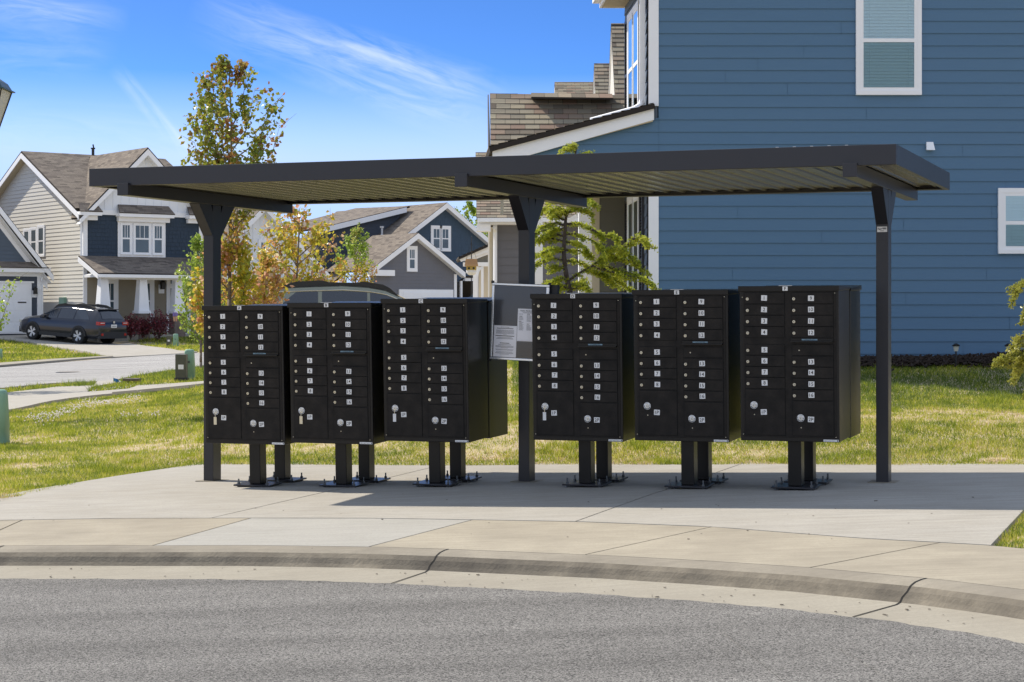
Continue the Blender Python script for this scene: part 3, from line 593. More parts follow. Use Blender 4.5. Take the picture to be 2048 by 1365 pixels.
# screw heads standing up along the top edge
mb = MB()
for k in range(5): mb.box(u1-.9+.13*k, u1-.88+.13*k, v0+.03, v0+.05, ht, ht+.006, 0, MUV)
mb.build('screw_head', [M['plate']], sh)
posts_u = (-8.67, -5.58, -2.50); vc = 15.47
for i, uc in enumerate(posts_u):
    mb = MB(); mb.box(uc-.053, uc+.053, v0-.03, 17.0, 1.009, hb+.02, 0, MUV); mb.build('cross_beam', [M['bronze']], sh, bevel=.003)
    zb = padh(uc, vc)
    mb = MB(); mb.box(uc-.05, uc+.05, vc-.076, vc+.076, zb-.02, 1.007, 0, MUV); po = mb.build('post', [M['bronze']], sh, bevel=.004)
    for sg in (-1, 1):
        vf = vc+sg*.077; pl = [(vf+sg*.255, 1.007), (vf+sg*.035, 1.007), (vf, .93), (vf, .735), (vf+sg*.006, .725)]
        mb = MB(); mb.slab([UV(uc-.0485, a, b) for a, b in pl], UV(.097, 0, 0)); mb.build('knee_brace', [M['bronze']], sh, bevel=.003)
    mb = MB(); mb.box(uc-.11, uc+.11, vc-.12, vc+.12, zb-.012, zb+.006, 0, MUV); mb.build('base_patch', [M['curb']], sh)
mb = MB(); uo = posts_u[2]; yv = vc-.076-.002
mb.box(uo-.040, uo+.040, yv-.002, yv, .664, .708, 0, MUV); yt = yv-.0026
def rr(x0, x1, z0, z1, mi=1): z0 -= .009; z1 -= .009; mb.poly([UV(uo+x0, yt, z0), UV(uo+x1, yt, z0), UV(uo+x1, yt, z1), UV(uo+x0, yt, z1)], mi)
rr(-.034, -.030, .692, .706); rr(-.030, -.022, .702, .706); rr(-.026, -.018, .692, .698); rr(-.018, -.014, .692, .706); rr(-.012, -.006, .692, .700); rr(-.006, 0, .698, .704); rr(.003, .034, .700, .708); rr(.004, .032, .6945, .697); rr(-.015, .015, .681, .6845)
mb.build('maker_label', [M['plate'], M['ink']], sh)
# ---------------------------------------------------------------- cluster mailboxes
W_, D_, HB = .775, .457, 1.207; BZ = .398
Mbx = {}
def face(mb, x0, x1, z0, z1, y, mi=0): mb.poly([(x0, y, z0), (x1, y, z0), (x1, y, z1), (x0, y, z1)], mi)
def num_mesh(txt, w=.046, h=.042, size=.039):
    mb = MB(); mb.box(-w/2, w/2, -.0012, 0, -h/2, h/2, 0); add_text(mb, txt, size, (0, -.0016, 0), (1, 0, 0), (0, 0, 1), 1, .0004)
    o = mb.build('number_label', [M['plate'], M['ink']], None); me = o.data; bpy.data.objects.remove(o); return me
nums = {str(k): num_mesh(str(k)) for k in range(1, 17)}; nums['1P'] = num_mesh('1P', .048, .043, .038); nums['2P'] = num_mesh('2P', .048, .043, .038)
def lock_mesh(r, dark=True):
    mb = MB(); mb.cyl((0, 0, 0), (0, -.006, 0), r, r*.9, 20, 0); mb.cyl((0, -.0061, 0), (0, -.0085, 0), r*.62, r*.55, 16, 0); mb.box(-.0012, .0012, -.0092, -.0086, -.005, .004, 1)
    mb.box(-.004, .004, -.0092, -.0086, .002, .004, 1)
    o = mb.build('lock', [M['steel'], M['ink']], None); me = o.data; bpy.data.objects.remove(o); return me
lk = lock_mesh(.0125)
def plock_mesh():
    mb = MB(); r = .029; mb.cyl((0, 0, 0), (0, -.002, 0), r, r, 28, 0)
    for a0, a1, r0, r1, mi in ((205, 335, .021, .0265, 1), (60, 120, .022, .0245, 2), (160, 195, .021, .026, 2), (345, 380, .021, .026, 2)):
        a0 += 90*0; k = 10; ps = [(math.cos(math.radians(a0+(a1-a0)*i/k)), math.sin(math.radians(a0+(a1-a0)*i/k))) for i in range(k+1)]
        for (c0, s0), (c1, s1) in zip(ps, ps[1:]): mb.poly([(c0*r0, -.0023, s0*r0), (c0*r1, -.0023, s0*r1), (c1*r1, -.0023, s1*r1), (c1*r0, -.0023, s1*r0)][::-1], mi)
    mb.cyl((0, -.002, 0), (0, -.006, 0), .0145, .013, 20, 3); mb.cyl((0, -.006, 0), (0, -.0085, 0), .009, .008, 14, 0); mb.box(-.0015, .0015, -.0095, -.0087, -.006, .005, 1)
    o = mb.build('parcel_lock', [M['plate'], M['ink'], M['inkgrey'], M['steel']], None); me = o.data; bpy.data.objects.remove(o); return me
plk = plock_mesh()
def child(name, me, parent, loc, rot=0):
    o = bpy.data.objects.new(name, me); C.objects.link(o); o.parent = parent; o.location = loc; o.rotation_euler = (0, rot, 0); MW[o.name] = MW[parent.name]; return o
FY = -D_/2
def cabinet(t, rows=True):
    x0, x1 = -W_/2, W_/2
    mb = MB(); mb.box(x0, x1, FY, D_/2, BZ, BZ+1.172, 0); mb.build('cabinet', [M['box']], t, world=False, bevel=.004)
    mb = MB(); o = .010   # sloping cap with front lip
    a = [(x0-o, FY-.014, BZ+1.166), (x1+o*.6, FY-.014, BZ+1.166), (x1+o*.6, D_/2+.006, BZ+1.166), (x0-o, D_/2+.006, BZ+1.166)]
    b = [(x0-o, FY-.014, BZ+HB), (x1+o*.6, FY-.014, BZ+HB), (x1+o*.6, D_/2+.006, BZ+HB-.02), (x0-o, D_/2+.006, BZ+HB-.02)]
    mb.add(a+b, [[3, 2, 1, 0], [4, 5, 6, 7], [0, 1, 5, 4], [1, 2, 6, 5], [2, 3, 7, 6], [3, 0, 4, 7]]); mb.build('cap', [M['box']], t, world=False, bevel=.004)
    mb = MB(); mb.box(-.053, .053, -.062, .062, .028, BZ, 0); mb.build('pedestal', [M['box']], t, world=False, bevel=.006)
    mb = MB(); mb.box(-.175, .175, -.135, .135, .014, .028, 0); mb.build('base_plate', [M['bronze']], t, world=False, bevel=.003)
    for bx in (-.14, .14):
        for by in (-.10, .10):
            mb = MB(); mb.cyl((bx, by, -.01), (bx, by, .075), .007, .007, 8, 0); mb.cyl((bx, by, .0285), (bx, by, .044), .013, .013, 6, 0); mb.cyl((bx, by, .0), (bx, by, .0135), .014, .014, 6, 0)
            mb.build('anchor_bolt', [M['bolt']], t, world=False)
    # door frame: recessed-looking panel with fine grooves
    mb = MB(); fy = FY-.0035
    mb.box(x0+.026, x1-.020, FY-.003, FY-.0002, BZ+.030, BZ+1.163, 0); mb.build('door_panel', [M['door']], t, world=False, bevel=.001)
zt = [1.158, 1.067, .980, .892, .803]; zb5 = [.755, .668, .581, .496, .408]
def unit(name, label, letter, tag_key, jitter, grp):
    t = thing(name, label, 'mailbox', group=grp)
    cabinet(t); x0 = -W_/2; rj = random.Random(jitter)
    def door(nm, xa, xb, z0, z1, lockpos=None, num=None, labpos=None, parcel=False):
        mb = MB(); g_ = .0036; d = .0085
        mb.box(x0+xa-.001, x0+xb+.001, FY-.0042, FY-.0031, BZ+z0-.001, BZ+z1+.001, 1)
        mb.box(x0+xa+g_, x0+xb-g_, FY-d, FY-.0043, BZ+z0+g_, BZ+z1-g_, 0)
        dr = mb.build(nm, [M['door'], M['groove']], t, world=False)
        if lockpos:
            child('parcel_lock' if parcel else 'lock', plk if parcel else lk, dr, (x0+lockpos[0], FY-d-.0002, BZ+lockpos[1]), rj.uniform(-.25, .25))
        if num: child('number_label', nums[num], dr, (x0+labpos[0]+rj.uniform(-.0015, .0015), FY-d-.0003, BZ+labpos[1]+rj.uniform(-.0015, .0015)), rj.uniform(-.05, .05))
        return dr
    for i in range(4):
        for col, (xa, xb, lx, nx) in enumerate(((.041, .357, .064, .195), (.410, .735, .429, .562))):
            zc = (zt[i]+zt[i+1])/2; door('mail_door', xa, xb, zt[i+1], zt[i], (lx, zc-.006), str(i+1 if col == 0 else i+9), (nx, zc))
        zc = (zb5[i]+zb5[i+1])/2; door('mail_door', .041, .357, zb5[i+1], zb5[i], (.064, zc-.006), str(i+5), (.195, zc))
    z2 = [.664, .580, .493, .405, .320]
    for i in range(4): zc = (z2[i]+z2[i+1])/2; door('mail_door', .410, .735, z2[i+1], z2[i], (.429, zc-.006), str(13+i), (.562, zc))
    od = door('outgoing_door', .410, .735, .668, .755)
    mb = MB(); mb.cyl((x0+.468, FY-.0075, BZ+.708), (x0+.468, FY-.010, BZ+.708), .005, .005, 8, 0)
    for a, b in ((.445, .722), (.445, .695), (.490, .722), (.490, .695), (.72, .725), (.72, .705), (.705, .70), (.72, .69)): mb.box(x0+a-.004, x0+a+.004, FY-.0078, FY-.0074, BZ+b-.001, BZ+b+.001, 1)
    mb.build('screw', [M['steel'], M['inkgrey']], od, world=False)
    mb = MB(); mb.box(x0+.405, x0+.732, FY-.040, FY-.0044, BZ+.772, BZ+.780, 0); mb.box(x0+.405, x0+.732, FY-.014, FY-.0044, BZ+.780, BZ+.801, 0); ld = mb.build('outgoing_slot', [M['box']], t, world=False)
    mb = MB(); mb.box(x0+.490, x0+.612, FY-.017, FY-.0142, BZ+.786, BZ+.797, 0); add_text(mb, 'OUTGOING MAIL', .010, (x0+.551, FY-.0175, BZ+.7915), (1, 0, 0), (0, 0, 1), 1); mb.build('name_plate', [mat_slot, M['ink']], ld, world=False)
    d1 = door('parcel_door', .041, .357, .044, .404, (.109, .279), '1P', (.187, .227), True)
    d2 = door('parcel_door', .410, .735, .044, .316, (.476, .184), '2P', (.556, .176), True)
    mb = MB(); mb.cyl((x0+.479, FY-.0075, BZ+.109), (x0+.479, FY-.010, BZ+.109), .005, .004, 8, 0); mb.build('screw', [M['steel']], d2, world=False)
    mb = MB()
    if tag_key:
        w = .014; mb.box(x0+.104-w, x0+.104+w, FY-.013, FY-.0095, BZ+.165, BZ+.232, 0); mb.cyl((x0+.106, FY-.011, BZ+.279), (x0+.104, FY-.012, BZ+.228), .0025, .0025, 6, 1); mb.box(x0+.098, x0+.116, FY-.012, FY-.010, BZ+.262, BZ+.270, 1)
        mb.build('hanging_key', [M['plate'] if tag_key == 2 else M['steel'], M['steel']], d1, world=False)
    else:
        mb.cyl((x0+.112, FY-.0075, BZ+.205), (x0+.112, FY-.010, BZ+.205), .005, .004, 8, 0); mb.build('screw', [M['steel']], d1, world=False)
    for a, b in ((.746, 1.15), (.022, .050), (.748, .040), (.022, 1.12)):
        mb = MB(); mb.cyl((x0+a, FY-.0001, BZ+b), (x0+a, FY-.005, BZ+b), .0032, .003, 8, 0); mb.build('rivet', [M['steel']], t, world=False)
    mb = MB(); mb.box(x0+.650, x0+.768, FY-.0015, FY-.0002, BZ+.004, BZ+.020, 0)
    for k in range(9): mb.box(x0+.658+k*.010, x0+.666+k*.010-.002*(k % 3), FY-.0019, FY-.0016, BZ+.009, BZ+.0125, 1)
    mb.box(x0+.755, x0+.765, FY-.0019, FY-.0016, BZ+.007, BZ+.017, 1); mb.build('serial_sticker', [M['plate'], M['inkgrey']], t, world=False)
    mb = MB(); lx = x0+.363; yy = FY-.0145
    mb.box(lx-.020, lx+.020, yy-.0015, yy, BZ+1.170, BZ+1.203, 0); mb.box(lx-.052, lx+.052, yy+.0, yy+.028, BZ+HB+.0006, BZ+HB+.003, 0)
    add_text(mb, letter, .032, (lx, yy-.002, BZ+1.186), (1, 0, 0), (0, 0, 1), 1, .0009); mb.build('letter_label', [M['plate'], M['ink']], t, world=False)
    return t
mat_slot = M['slotplate'] = mat('blue_reflection_plate', (.16, .26, .34), .35, .3)  # blue reflection on the plaque painted in as its base colour
fit = {'A': (-8.286, 14.67, -1.121), 'B': (-7.453, 14.674, -1.098), 'C': (-6.600, 14.729, -1.065), 'D': (-5.259, 14.742, -1.028), 'E': (-4.346, 14.608, -1.002), 'F': (-3.460, 14.534, -.977)}
LEAN = math.radians(2.25)
txtA = {'A': 'black cluster mailbox lettered A at the left end of the row', 'B': 'black cluster mailbox lettered B standing between A and C', 'C': 'black cluster mailbox lettered C beside the notice board',
        'D': 'black cluster mailbox lettered D just right of the notice board', 'E': 'black cluster mailbox lettered E standing between D and F', 'F': 'black cluster mailbox lettered F nearest the right shelter post'}
for i, k in enumerate('ABCDEF'):
    uu, vv, hh = fit[k]; uu += W_/2; vv += D_/2+math.sin(LEAN)*BZ; z0 = hh-BZ
    t = unit('cluster_mailbox', txtA[k], k, 0 if k in 'EF' else (1 if k in 'AB' else 2), i*7+1, 'lettered mailboxes in the front row')
    Mx = Matrix.Translation(UV(uu, vv, z0)) @ Matrix.Rotation(-TH, 4, 'Z') @ Matrix.Rotation(LEAN, 4, 'X'); t.matrix_world = Mx; MW[t.name] = Mx
    b = thing('cluster_mailbox', 'black cluster mailbox standing back to back behind mailbox '+k, 'mailbox', group='mailboxes in the back row')
    cabinet(b); Mx = Matrix.Translation(UV(uu, vv+D_+.012, z0+.003)) @ Matrix.Rotation(math.pi-TH, 4, 'Z') @ Matrix.Rotation(-LEAN*.6, 4, 'X'); b.matrix_world = Mx; MW[b.name] = Mx
# ---------------------------------------------------------------- notice board on the middle post
TB = math.radians(2.4)
Bc = UV(-5.58, 15.47-.076-.05, 0); Zb = Bc.y
o_ = P(979.5, 720, 16.17); 
bl = o_; MBo = Matrix.Translation(bl) @ Matrix.Rotation(-TH, 4, 'Z') @ Matrix.Rotation(TB, 4, 'Y')
nb = thing('notice_board', 'silver framed notice board with two printed sheets, hung on the middle post', 'notice board', M=MBo)
BW, BH = .515, .665
mb = MB(); mb.box(.012, BW+.060, .032, .085, BH-.085, BH-.005, 0); mb.box(.22, .32, .034, .19, .2, .5, 0); mb.box(.005, BW-.005, .012, .034, .005, BH-.005, 0); mb.build('back_box', [M['blackmetal']], nb, world=False)
mb = MB(); mb.box(.01, BW-.01, .004, .011, .01, BH-.01, 0); mb.build('backing_panel', [M['boardback']], nb, world=False)
mb = MB(); f = .026
mb.box(0, BW, -.010, .012, BH-f, BH-.006, 0); mb.box(0, BW, -.010, .012, .006, f, 0); mb.box(0, f*.8, -.009, .012, f, BH-f, 0); mb.box(BW-f, BW, -.009, .012, f, BH-f, 0); mb.build('frame', [M['chrome']], nb, world=False, bevel=.004)
mb = MB()
for cx_, cz_ in ((0, 0), (BW, 0), (0, BH), (BW, BH)): mb.box(cx_-.012, cx_+.012, -.008, .010, cz_-.012, cz_+.012, 0)
mb.build('corner_cap', [M['blackmetal']], nb, world=False, bevel=.003)
mb = MB(); face(mb, .015, BW-.015, .02, BH-.02, -.003); mb.build('clear_cover', [M['glassboard']], nb, world=False)
def paper(name, x0, x1, z0, z1, fn, label):
    mb = MB(); mb.box(x0, x1, .001, .0018, z0, z1, 0)
    def bar(a, b, c, h=.0022, mi=2): mb.poly([(a, .0006, c), (b, .0006, c), (b, .0006, c+h), (a, .0006, c+h)], mi)
    fn(mb, bar); o = mb.build(name, [M['paper'], M['ink'], M['inkgrey']], nb, world=False); return o
rp_ = random.Random(3)
def p1(mb, bar):
    xa, xb = .036, .222
    for z, ind, h, mi in [(.283, .055, .003, 2), (.271, .018, .005, 1), (.258, .01, .0022, 2), (.252, .012, .0022, 2), (.246, .01, .0022, 2), (.240, .014, .0022, 2), (.234, .01, .0022, 2), (.228, .012, .0022, 2), (.221, .075, .0022, 2),
                          (.207, .008, .0055, 1), (.196, .03, .0022, 2), (.190, .02, .0022, 2), (.184, .015, .0022, 2), (.146, .05, .005, 1), (.134, .035, .003, 2), (.124, .012, .0022, 2), (.118, .01, .0022, 2), (.112, .014, .0022, 2), (.106, .06, .0022, 2),
                          (.094, .01, .0022, 2), (.088, .016, .0022, 2), (.074, .02, .0022, 2), (.066, .01, .0022, 2), (.060, .012, .0022, 2), (.052, .05, .0022, 2)]: bar(xa+ind, xb-ind, z, h, mi)
paper('notice_sheet', .028, .235, .030, .298, p1, '')
def p2(mb, bar):
    add_text(mb, 'FOOD TRUCK SCHEDULE', .0145, (.345, .0006, .430), (1, 0, 0), (0, 0, 1), 1, .0004)
    bar(.275, .42, .418, .0025); bar(.285, .41, .411, .0025)
    add_text(mb, 'APRIL', .011, (.268, .0006, .383), (1, 0, 0), (0, 0, 1), 1, .0003); add_text(mb, 'MAY', .011, (.264, .0006, .340), (1, 0, 0), (0, 0, 1), 1, .0003); add_text(mb, 'JUNE', .011, (.335, .0006, .402), (1, 0, 0), (0, 0, 1), 1, .0003); add_text(mb, 'JULY', .011, (.335, .0006, .318), (1, 0, 0), (0, 0, 1), 1, .0003)
    bar(.254, .285, .396, .0015, 2); bar(.254, .285, .404, .0015, 2); bar(.254, .256, .396, .009, 2); bar(.283, .285, .396, .009, 2)
    for z in np.arange(.372, .350, -.0065): bar(.252, .252+rp_.uniform(.03, .045), z)
    for z in np.arange(.330, .262, -.0065): bar(.252, .252+rp_.uniform(.03, .047), z)
    for z in np.arange(.392, .335, -.0065): bar(.320, .320+rp_.uniform(.03, .047), z)
    for z in np.arange(.306, .262, -.0065): bar(.320, .320+rp_.uniform(.03, .047), z)
paper('schedule_sheet', .238, .452, .172, .448, p2, '')
# ---------------------------------------------------------------- houses: walls measured in real planes
class FR:
    """frame of a building: origin, ea along its front, eb into the building"""
    def __init__(s, O, ea, eb): s.O = Vector(O); s.a = Vector(ea).normalized(); s.b = Vector(eb).normalized()
    def w(s, a, b, c): return s.O+s.a*a+s.b*b+Vector((0, 0, c))
    def solve(s, px, py, fixed, val):
        d = P(px, py, 1.0); Mx = Matrix((s.a, s.b, Vector((0, 0, 1)))).transposed().inverted()
        D = Mx @ d; O = Mx @ s.O
        i = 'abc'.index(fixed); t = (val+O[i])/D[i]; r = D*t-O; return r
    def B(s, px, py, b=0): r = s.solve(px, py, 'b', b); return (r[0], r[2])
    def A(s, px, py, a=0): r = s.solve(px, py, 'a', a); return (r[1], r[2])
def clip2(poly, f):
    o = []
    for i in range(len(poly)):
        a = poly[i]; b = poly[(i+1) % len(poly)]; fa = f(a); fb = f(b)
        if fa >= 0: o.append(a)
        if fa*fb < 0: t = fa/(fa-fb); o.append((a[0]+(b[0]-a[0])*t, a[1]+(b[1]-a[1])*t))
    return o
def lap(mb, o, ex, n, poly, reveal=.178, d=.012, mi=0, butts=0, z_off=0):
    """lapped boards over a convex polygon (x, z) of the plane through o, out of which n points"""
    o = Vector(o); ex = Vector(ex); n = Vector(n); ez = Vector((0, 0, 1)); zs = [p[1] for p in poly]; z = math.floor((min(zs)-z_off)/reveal)*reveal+z_off; fl = (ex.cross(ez)).dot(n) < 0; k = 0
    while z < max(zs):
        q = clip2(clip2(poly, lambda p: p[1]-z), lambda p: z+reveal-p[1])
        if len(q) >= 3:
            segs = [q]
            if butts:
                xs = [p[0] for p in q]; r = random.Random(int(z*1000)*7+butts); cuts = []; x = min(xs)+r.uniform(.4, 3.6)
                while x < max(xs)-.3: cuts += [x]*(r.random() < .5); x += 3.66
                segs = []; xa = -1e9
                for c in cuts+[1e9]:
                    sgm = clip2(clip2(q, lambda p: p[0]-xa), lambda p: c-.002-p[0]); xa = c+.002
                    if len(sgm) >= 3: segs.append(sgm)
            for sgm in segs:
                pt = lambda p: o+ex*p[0]+ez*p[1]+n*(.004+d*(1-(p[1]-z)/reveal))
                P3 = [pt(p) for p in sgm]; mb.poly(P3[::-1] if fl else P3, mi)
                bt = [p for p in sgm if abs(p[1]-z) < 1e-6]
                if len(bt) >= 2:
                    xa_, xb_ = min(p[0] for p in bt), max(p[0] for p in bt); a = o+ex*xa_+ez*z; b = o+ex*xb_+ez*z
                    mb.poly([a, b, b+n*(d+.004), a+n*(d+.004)], mi)
        z += reveal; k += 1
def wall(parent, name, fr, plane, val, poly, mt, thick=.12, style='lap', reveal=.178, d=.012, butts=0, pix=True, back=None):
    """wall in plane a=val (faces -a) or b=val (faces -b); poly in photo pixels or local metres"""
    if plane == 'b': q = [fr.B(*p, val) for p in poly] if pix else poly; o = fr.w(0, val, 0); ex = fr.a; n = -fr.b
    else: q = [fr.A(*p, val) for p in poly] if pix else poly; o = fr.w(val, 0, 0); ex = fr.b; n = -fr.a
    if n.dot(fr.w(0, 0, 0)) > 0 and 0: n = -n
    ez = Vector((0, 0, 1)); mb = MB(); mb.slab([o+ex*a+ez*c for a, c in q], -n*thick, 0)
    if style == 'lap': lap(mb, o, ex, n, q, reveal, d, 0, butts)
    elif style == 'batten':
        mn = min(p[0] for p in q); mxx = max(p[0] for p in q); x = mn+.2
        while x < mxx:
            s = clip2(clip2(q, lambda p: p[0]-x), lambda p: x+.045-p[0])
            if len(s) >= 3: mb.slab([o+ex*a+ez*c+n*.022 for a, c in s], -n*.022, 0)
            x += .40
    elif style == 'shake':
        z0 = min(p[1] for p in q); z1 = max(p[1] for p in q); z = z0; r = random.Random(4)
        while z < z1:
            row = clip2(clip2(q, lambda p: p[1]-z), lambda p: z+.18-p[1])
            if len(row) >= 3:
                x = min(p[0] for p in row); xe = max(p[0] for p in row)
                while x < xe:
                    wd = r.uniform(.11, .26); s = clip2(clip2(row, lambda p: p[0]-x), lambda p: x+wd-.012-p[0])
                    if len(s) >= 3:
                        off = r.uniform(.012, .024); P3 = [o+ex*p[0]+ez*p[1]+n*(.004+off*(1-(p[1]-z)/.18)) for p in s]; mb.poly(P3 if ex.cross(ez).dot(n) > 0 else P3[::-1], 0)
                    x += wd
            z += .18
    ob = mb.build(name, [mt], parent); return ob
def win(parent, o, ex, n, x0, x1, z0, z1, trim=.09, rail=.5, cols=0, pane='pane', blinds=False, frame='white', sash=.045, name='window', crown=0, drape=False):
    """a window in the plane of a wall: frame with sashes and muntins, panes as sub-parts"""
    o = Vector(o); ex = Vector(ex); n = Vector(n); ez = Vector((0, 0, 1))
    Mx = Matrix((( *ex, 0), (*(-n), 0), (*ez, 0), (0, 0, 0, 1))).transposed(); Mx.translation = o+n*.030
    mb = MB(); b = lambda a0, a1, c0, c1, y0, y1: mb.box(a0, a1, y0, y1, c0, c1, 0, Mx)
    b(x0-trim, x1+trim, z1, z1+trim*1.1, -.025, .03); b(x0-trim, x1+trim, z0-trim, z0, -.03, .03); b(x0-trim, x0, z0, z1, -.023, .03); b(x1, x1+trim, z0, z1, -.023, .03)
    zm = z0+(z1-z0)*rail
    b(x0, x0+sash, z0, z1, -.019, .0); b(x1-sash, x1, z0, z1, -.019, .0); b(x0+sash, x1-sash, z1-sash, z1, -.019, .0); b(x0+sash, x1-sash, z0, z0+sash, -.019, .0); b(x0+sash, x1-sash, zm-sash*.6, zm+sash*.6, -.021, .0)
    for k in range(cols-1):
        xm = x0+sash+(x1-x0-2*sash)*(k+1)/cols; b(xm-.012, xm+.012, zm+sash*.6, z1-sash, -.015, -.0005)
    if crown: b(x0-trim-.04, x1+trim+.04, z1+trim*1.1, z1+trim*1.1+.05, -.07, 0)
    w_o = mb.build(name, [M[frame]], parent)
    mb = MB()
    for c0, c1, mt_ in ((zm+sash*.6, z1-sash, pane), (z0+sash, zm-sash*.6, 'screen' if pane == 'glass' else pane)):
        mb = MB(); mb.poly([Mx @ Vector(q) for q in ((x0+sash, -.013, c0), (x1-sash, -.013, c0), (x1-sash, -.013, c1), (x0+sash, -.013, c1))]); mb.build('pane', [M[mt_]], w_o)
    if blinds:
        mb = MB(); z = z0+.03
        while z < z1-.02:
            q = Mx @ Matrix.Translation((0, .0, z)) @ Matrix.Rotation(math.radians(66), 4, 'X'); mb.box(x0+.03, x1-.03, -.027, .027, -.0012, .0012, 0, q); z += .046
        for xx in (x0+.13, x1-.13): mb.box(xx-.002, xx+.002, -.0118, -.0108, z0+.03, z1-.03, 0, Mx)
        mb.build('blinds', [M['blind']], w_o)
    return w_o
def roofplane(parent, name, pts, mt, thick=.09, uvo=None, eave=None):
    """shingled roof plane; pts 3D with the eave edge first"""
    pts = [Vector(p) for p in pts]; e = (pts[1]-pts[0]).normalized(); nrm = Vector((0, 0, 0))
    for i in range(len(pts)): nrm += pts[i].cross(pts[(i+1) % len(pts)])
    nrm.normalize()
    if nrm.z < 0: nrm = -nrm
    up = nrm.cross(e); up = up if up.z > 0 else -up
    uv = [((p-pts[0]).dot(e)+30, (p-pts[0]).dot(up)+30*.14) for p in pts]
    mb = MB(); mb.slab(pts, -nrm*thick, 0, uv)
    if mt is M['shingle']:
        q2 = [((p-pts[0]).dot(e), (p-pts[0]).dot(up)) for p in pts]; z = 0; zm_ = max(c for _, c in q2)
        while z < zm_:
            s_ = clip2(clip2(q2, lambda p: p[1]-z), lambda p: z+.14-p[1])
            if len(s_) >= 3:
                f_ = lambda p: pts[0]+e*p[0]+up*p[1]+nrm*(.003+.013*(1-(p[1]-z)/.14)); P3 = [f_(p) for p in s_]; uq = [(p[0]+30, p[1]*.998+30*.14+.0001) for p in s_]
                if (P3[1]-P3[0]).cross(P3[2]-P3[1]).dot(nrm) < 0: P3 = P3[::-1]; uq = uq[::-1]
                mb.poly(P3, 0, uq); xs_ = [p[0] for p in s_ if abs(p[1]-z) < 1e-6]
                if len(xs_) >= 2:
                    a = pts[0]+e*min(xs_)+up*z; b = pts[0]+e*max(xs_)+up*z; mb.poly([a, b, b+nrm*.016, a+nrm*.016], 0, [(30+min(xs_), 4.2+z+.01), (30+max(xs_), 4.2+z+.01), (30+max(xs_), 4.2+z+.012), (30+min(xs_), 4.2+z+.012)])
            z += .14
    return mb.build(name, [mt], parent)
def bar3(mb, a, b, w, h, up=Vector((0, 0, 1)), side=None, mi=0):
    """board from a to b, hanging h below the line and w thick towards side"""
    a = Vector(a); b = Vector(b); up = Vector(up); mb.slab([a, b, b-up*h, a-up*h], Vector(side)*w, mi)
mat_shake = mat('blue_shake_paint', (.045, .085, .14), .7, n1=.3, n1s=3, n2=.4, n2s=14, stretch=(2, 2, .7))
# ======== blue house
BZ0 = 27.3; bd = Vector((-174, FPX, 0)).normalized(); X0 = (1317-CX)/FPX*BZ0; GB = -.645
BH_ = FR((X0, BZ0, 0), (1, 0, 0), bd)
bh = thing('blue_house', 'large blue lap-sided house with white trim filling the right side behind the shelter', 'house', loc=(X0, BZ0, GB))
ev = 4.98; ridge_a = 6.6; ridge_z = ev+ridge_a*.62; We = 13.2; DEP = 3.15
mb = MB(); gp = [(0, GB-.3), (We, GB-.3), (We, ev), (ridge_a, ridge_z), (0, ev)]
mb.slab([BH_.w(a, .012, c) for a, c in gp], BH_.b*.15, 0)
s = 24.65/FPX*BZ0
lap(mb, BH_.w(0, 0, 0), BH_.a, Vector((0, -1, 0)), [(0.0, GB+.02), (We, GB+.02), (We, ev), (ridge_a, ridge_z), (0, ev)], s, .014, 0, 5, z_off=(HY-18)/FPX*BZ0 % s)
wl = mb.build('wall', [M['blue']], bh)
mb = MB(); mb.box(X0-.02, X0+We, BZ0-.02, BZ0+.02, GB-.3, GB+.03, 0); mb.build('foundation', [M['ventgrey']], bh)
mb = MB(); mb.box(X0-.145, X0, BZ0-.028, BZ0+.1, 3.0, ev, 0); mb.build('corner_board', [M['white']], bh); mb = MB(); mb.box(X0-.145, X0, BZ0-.028, BZ0+.1, GB, 1.95, 0); mb.build('corner_board', [M['white']], bh)
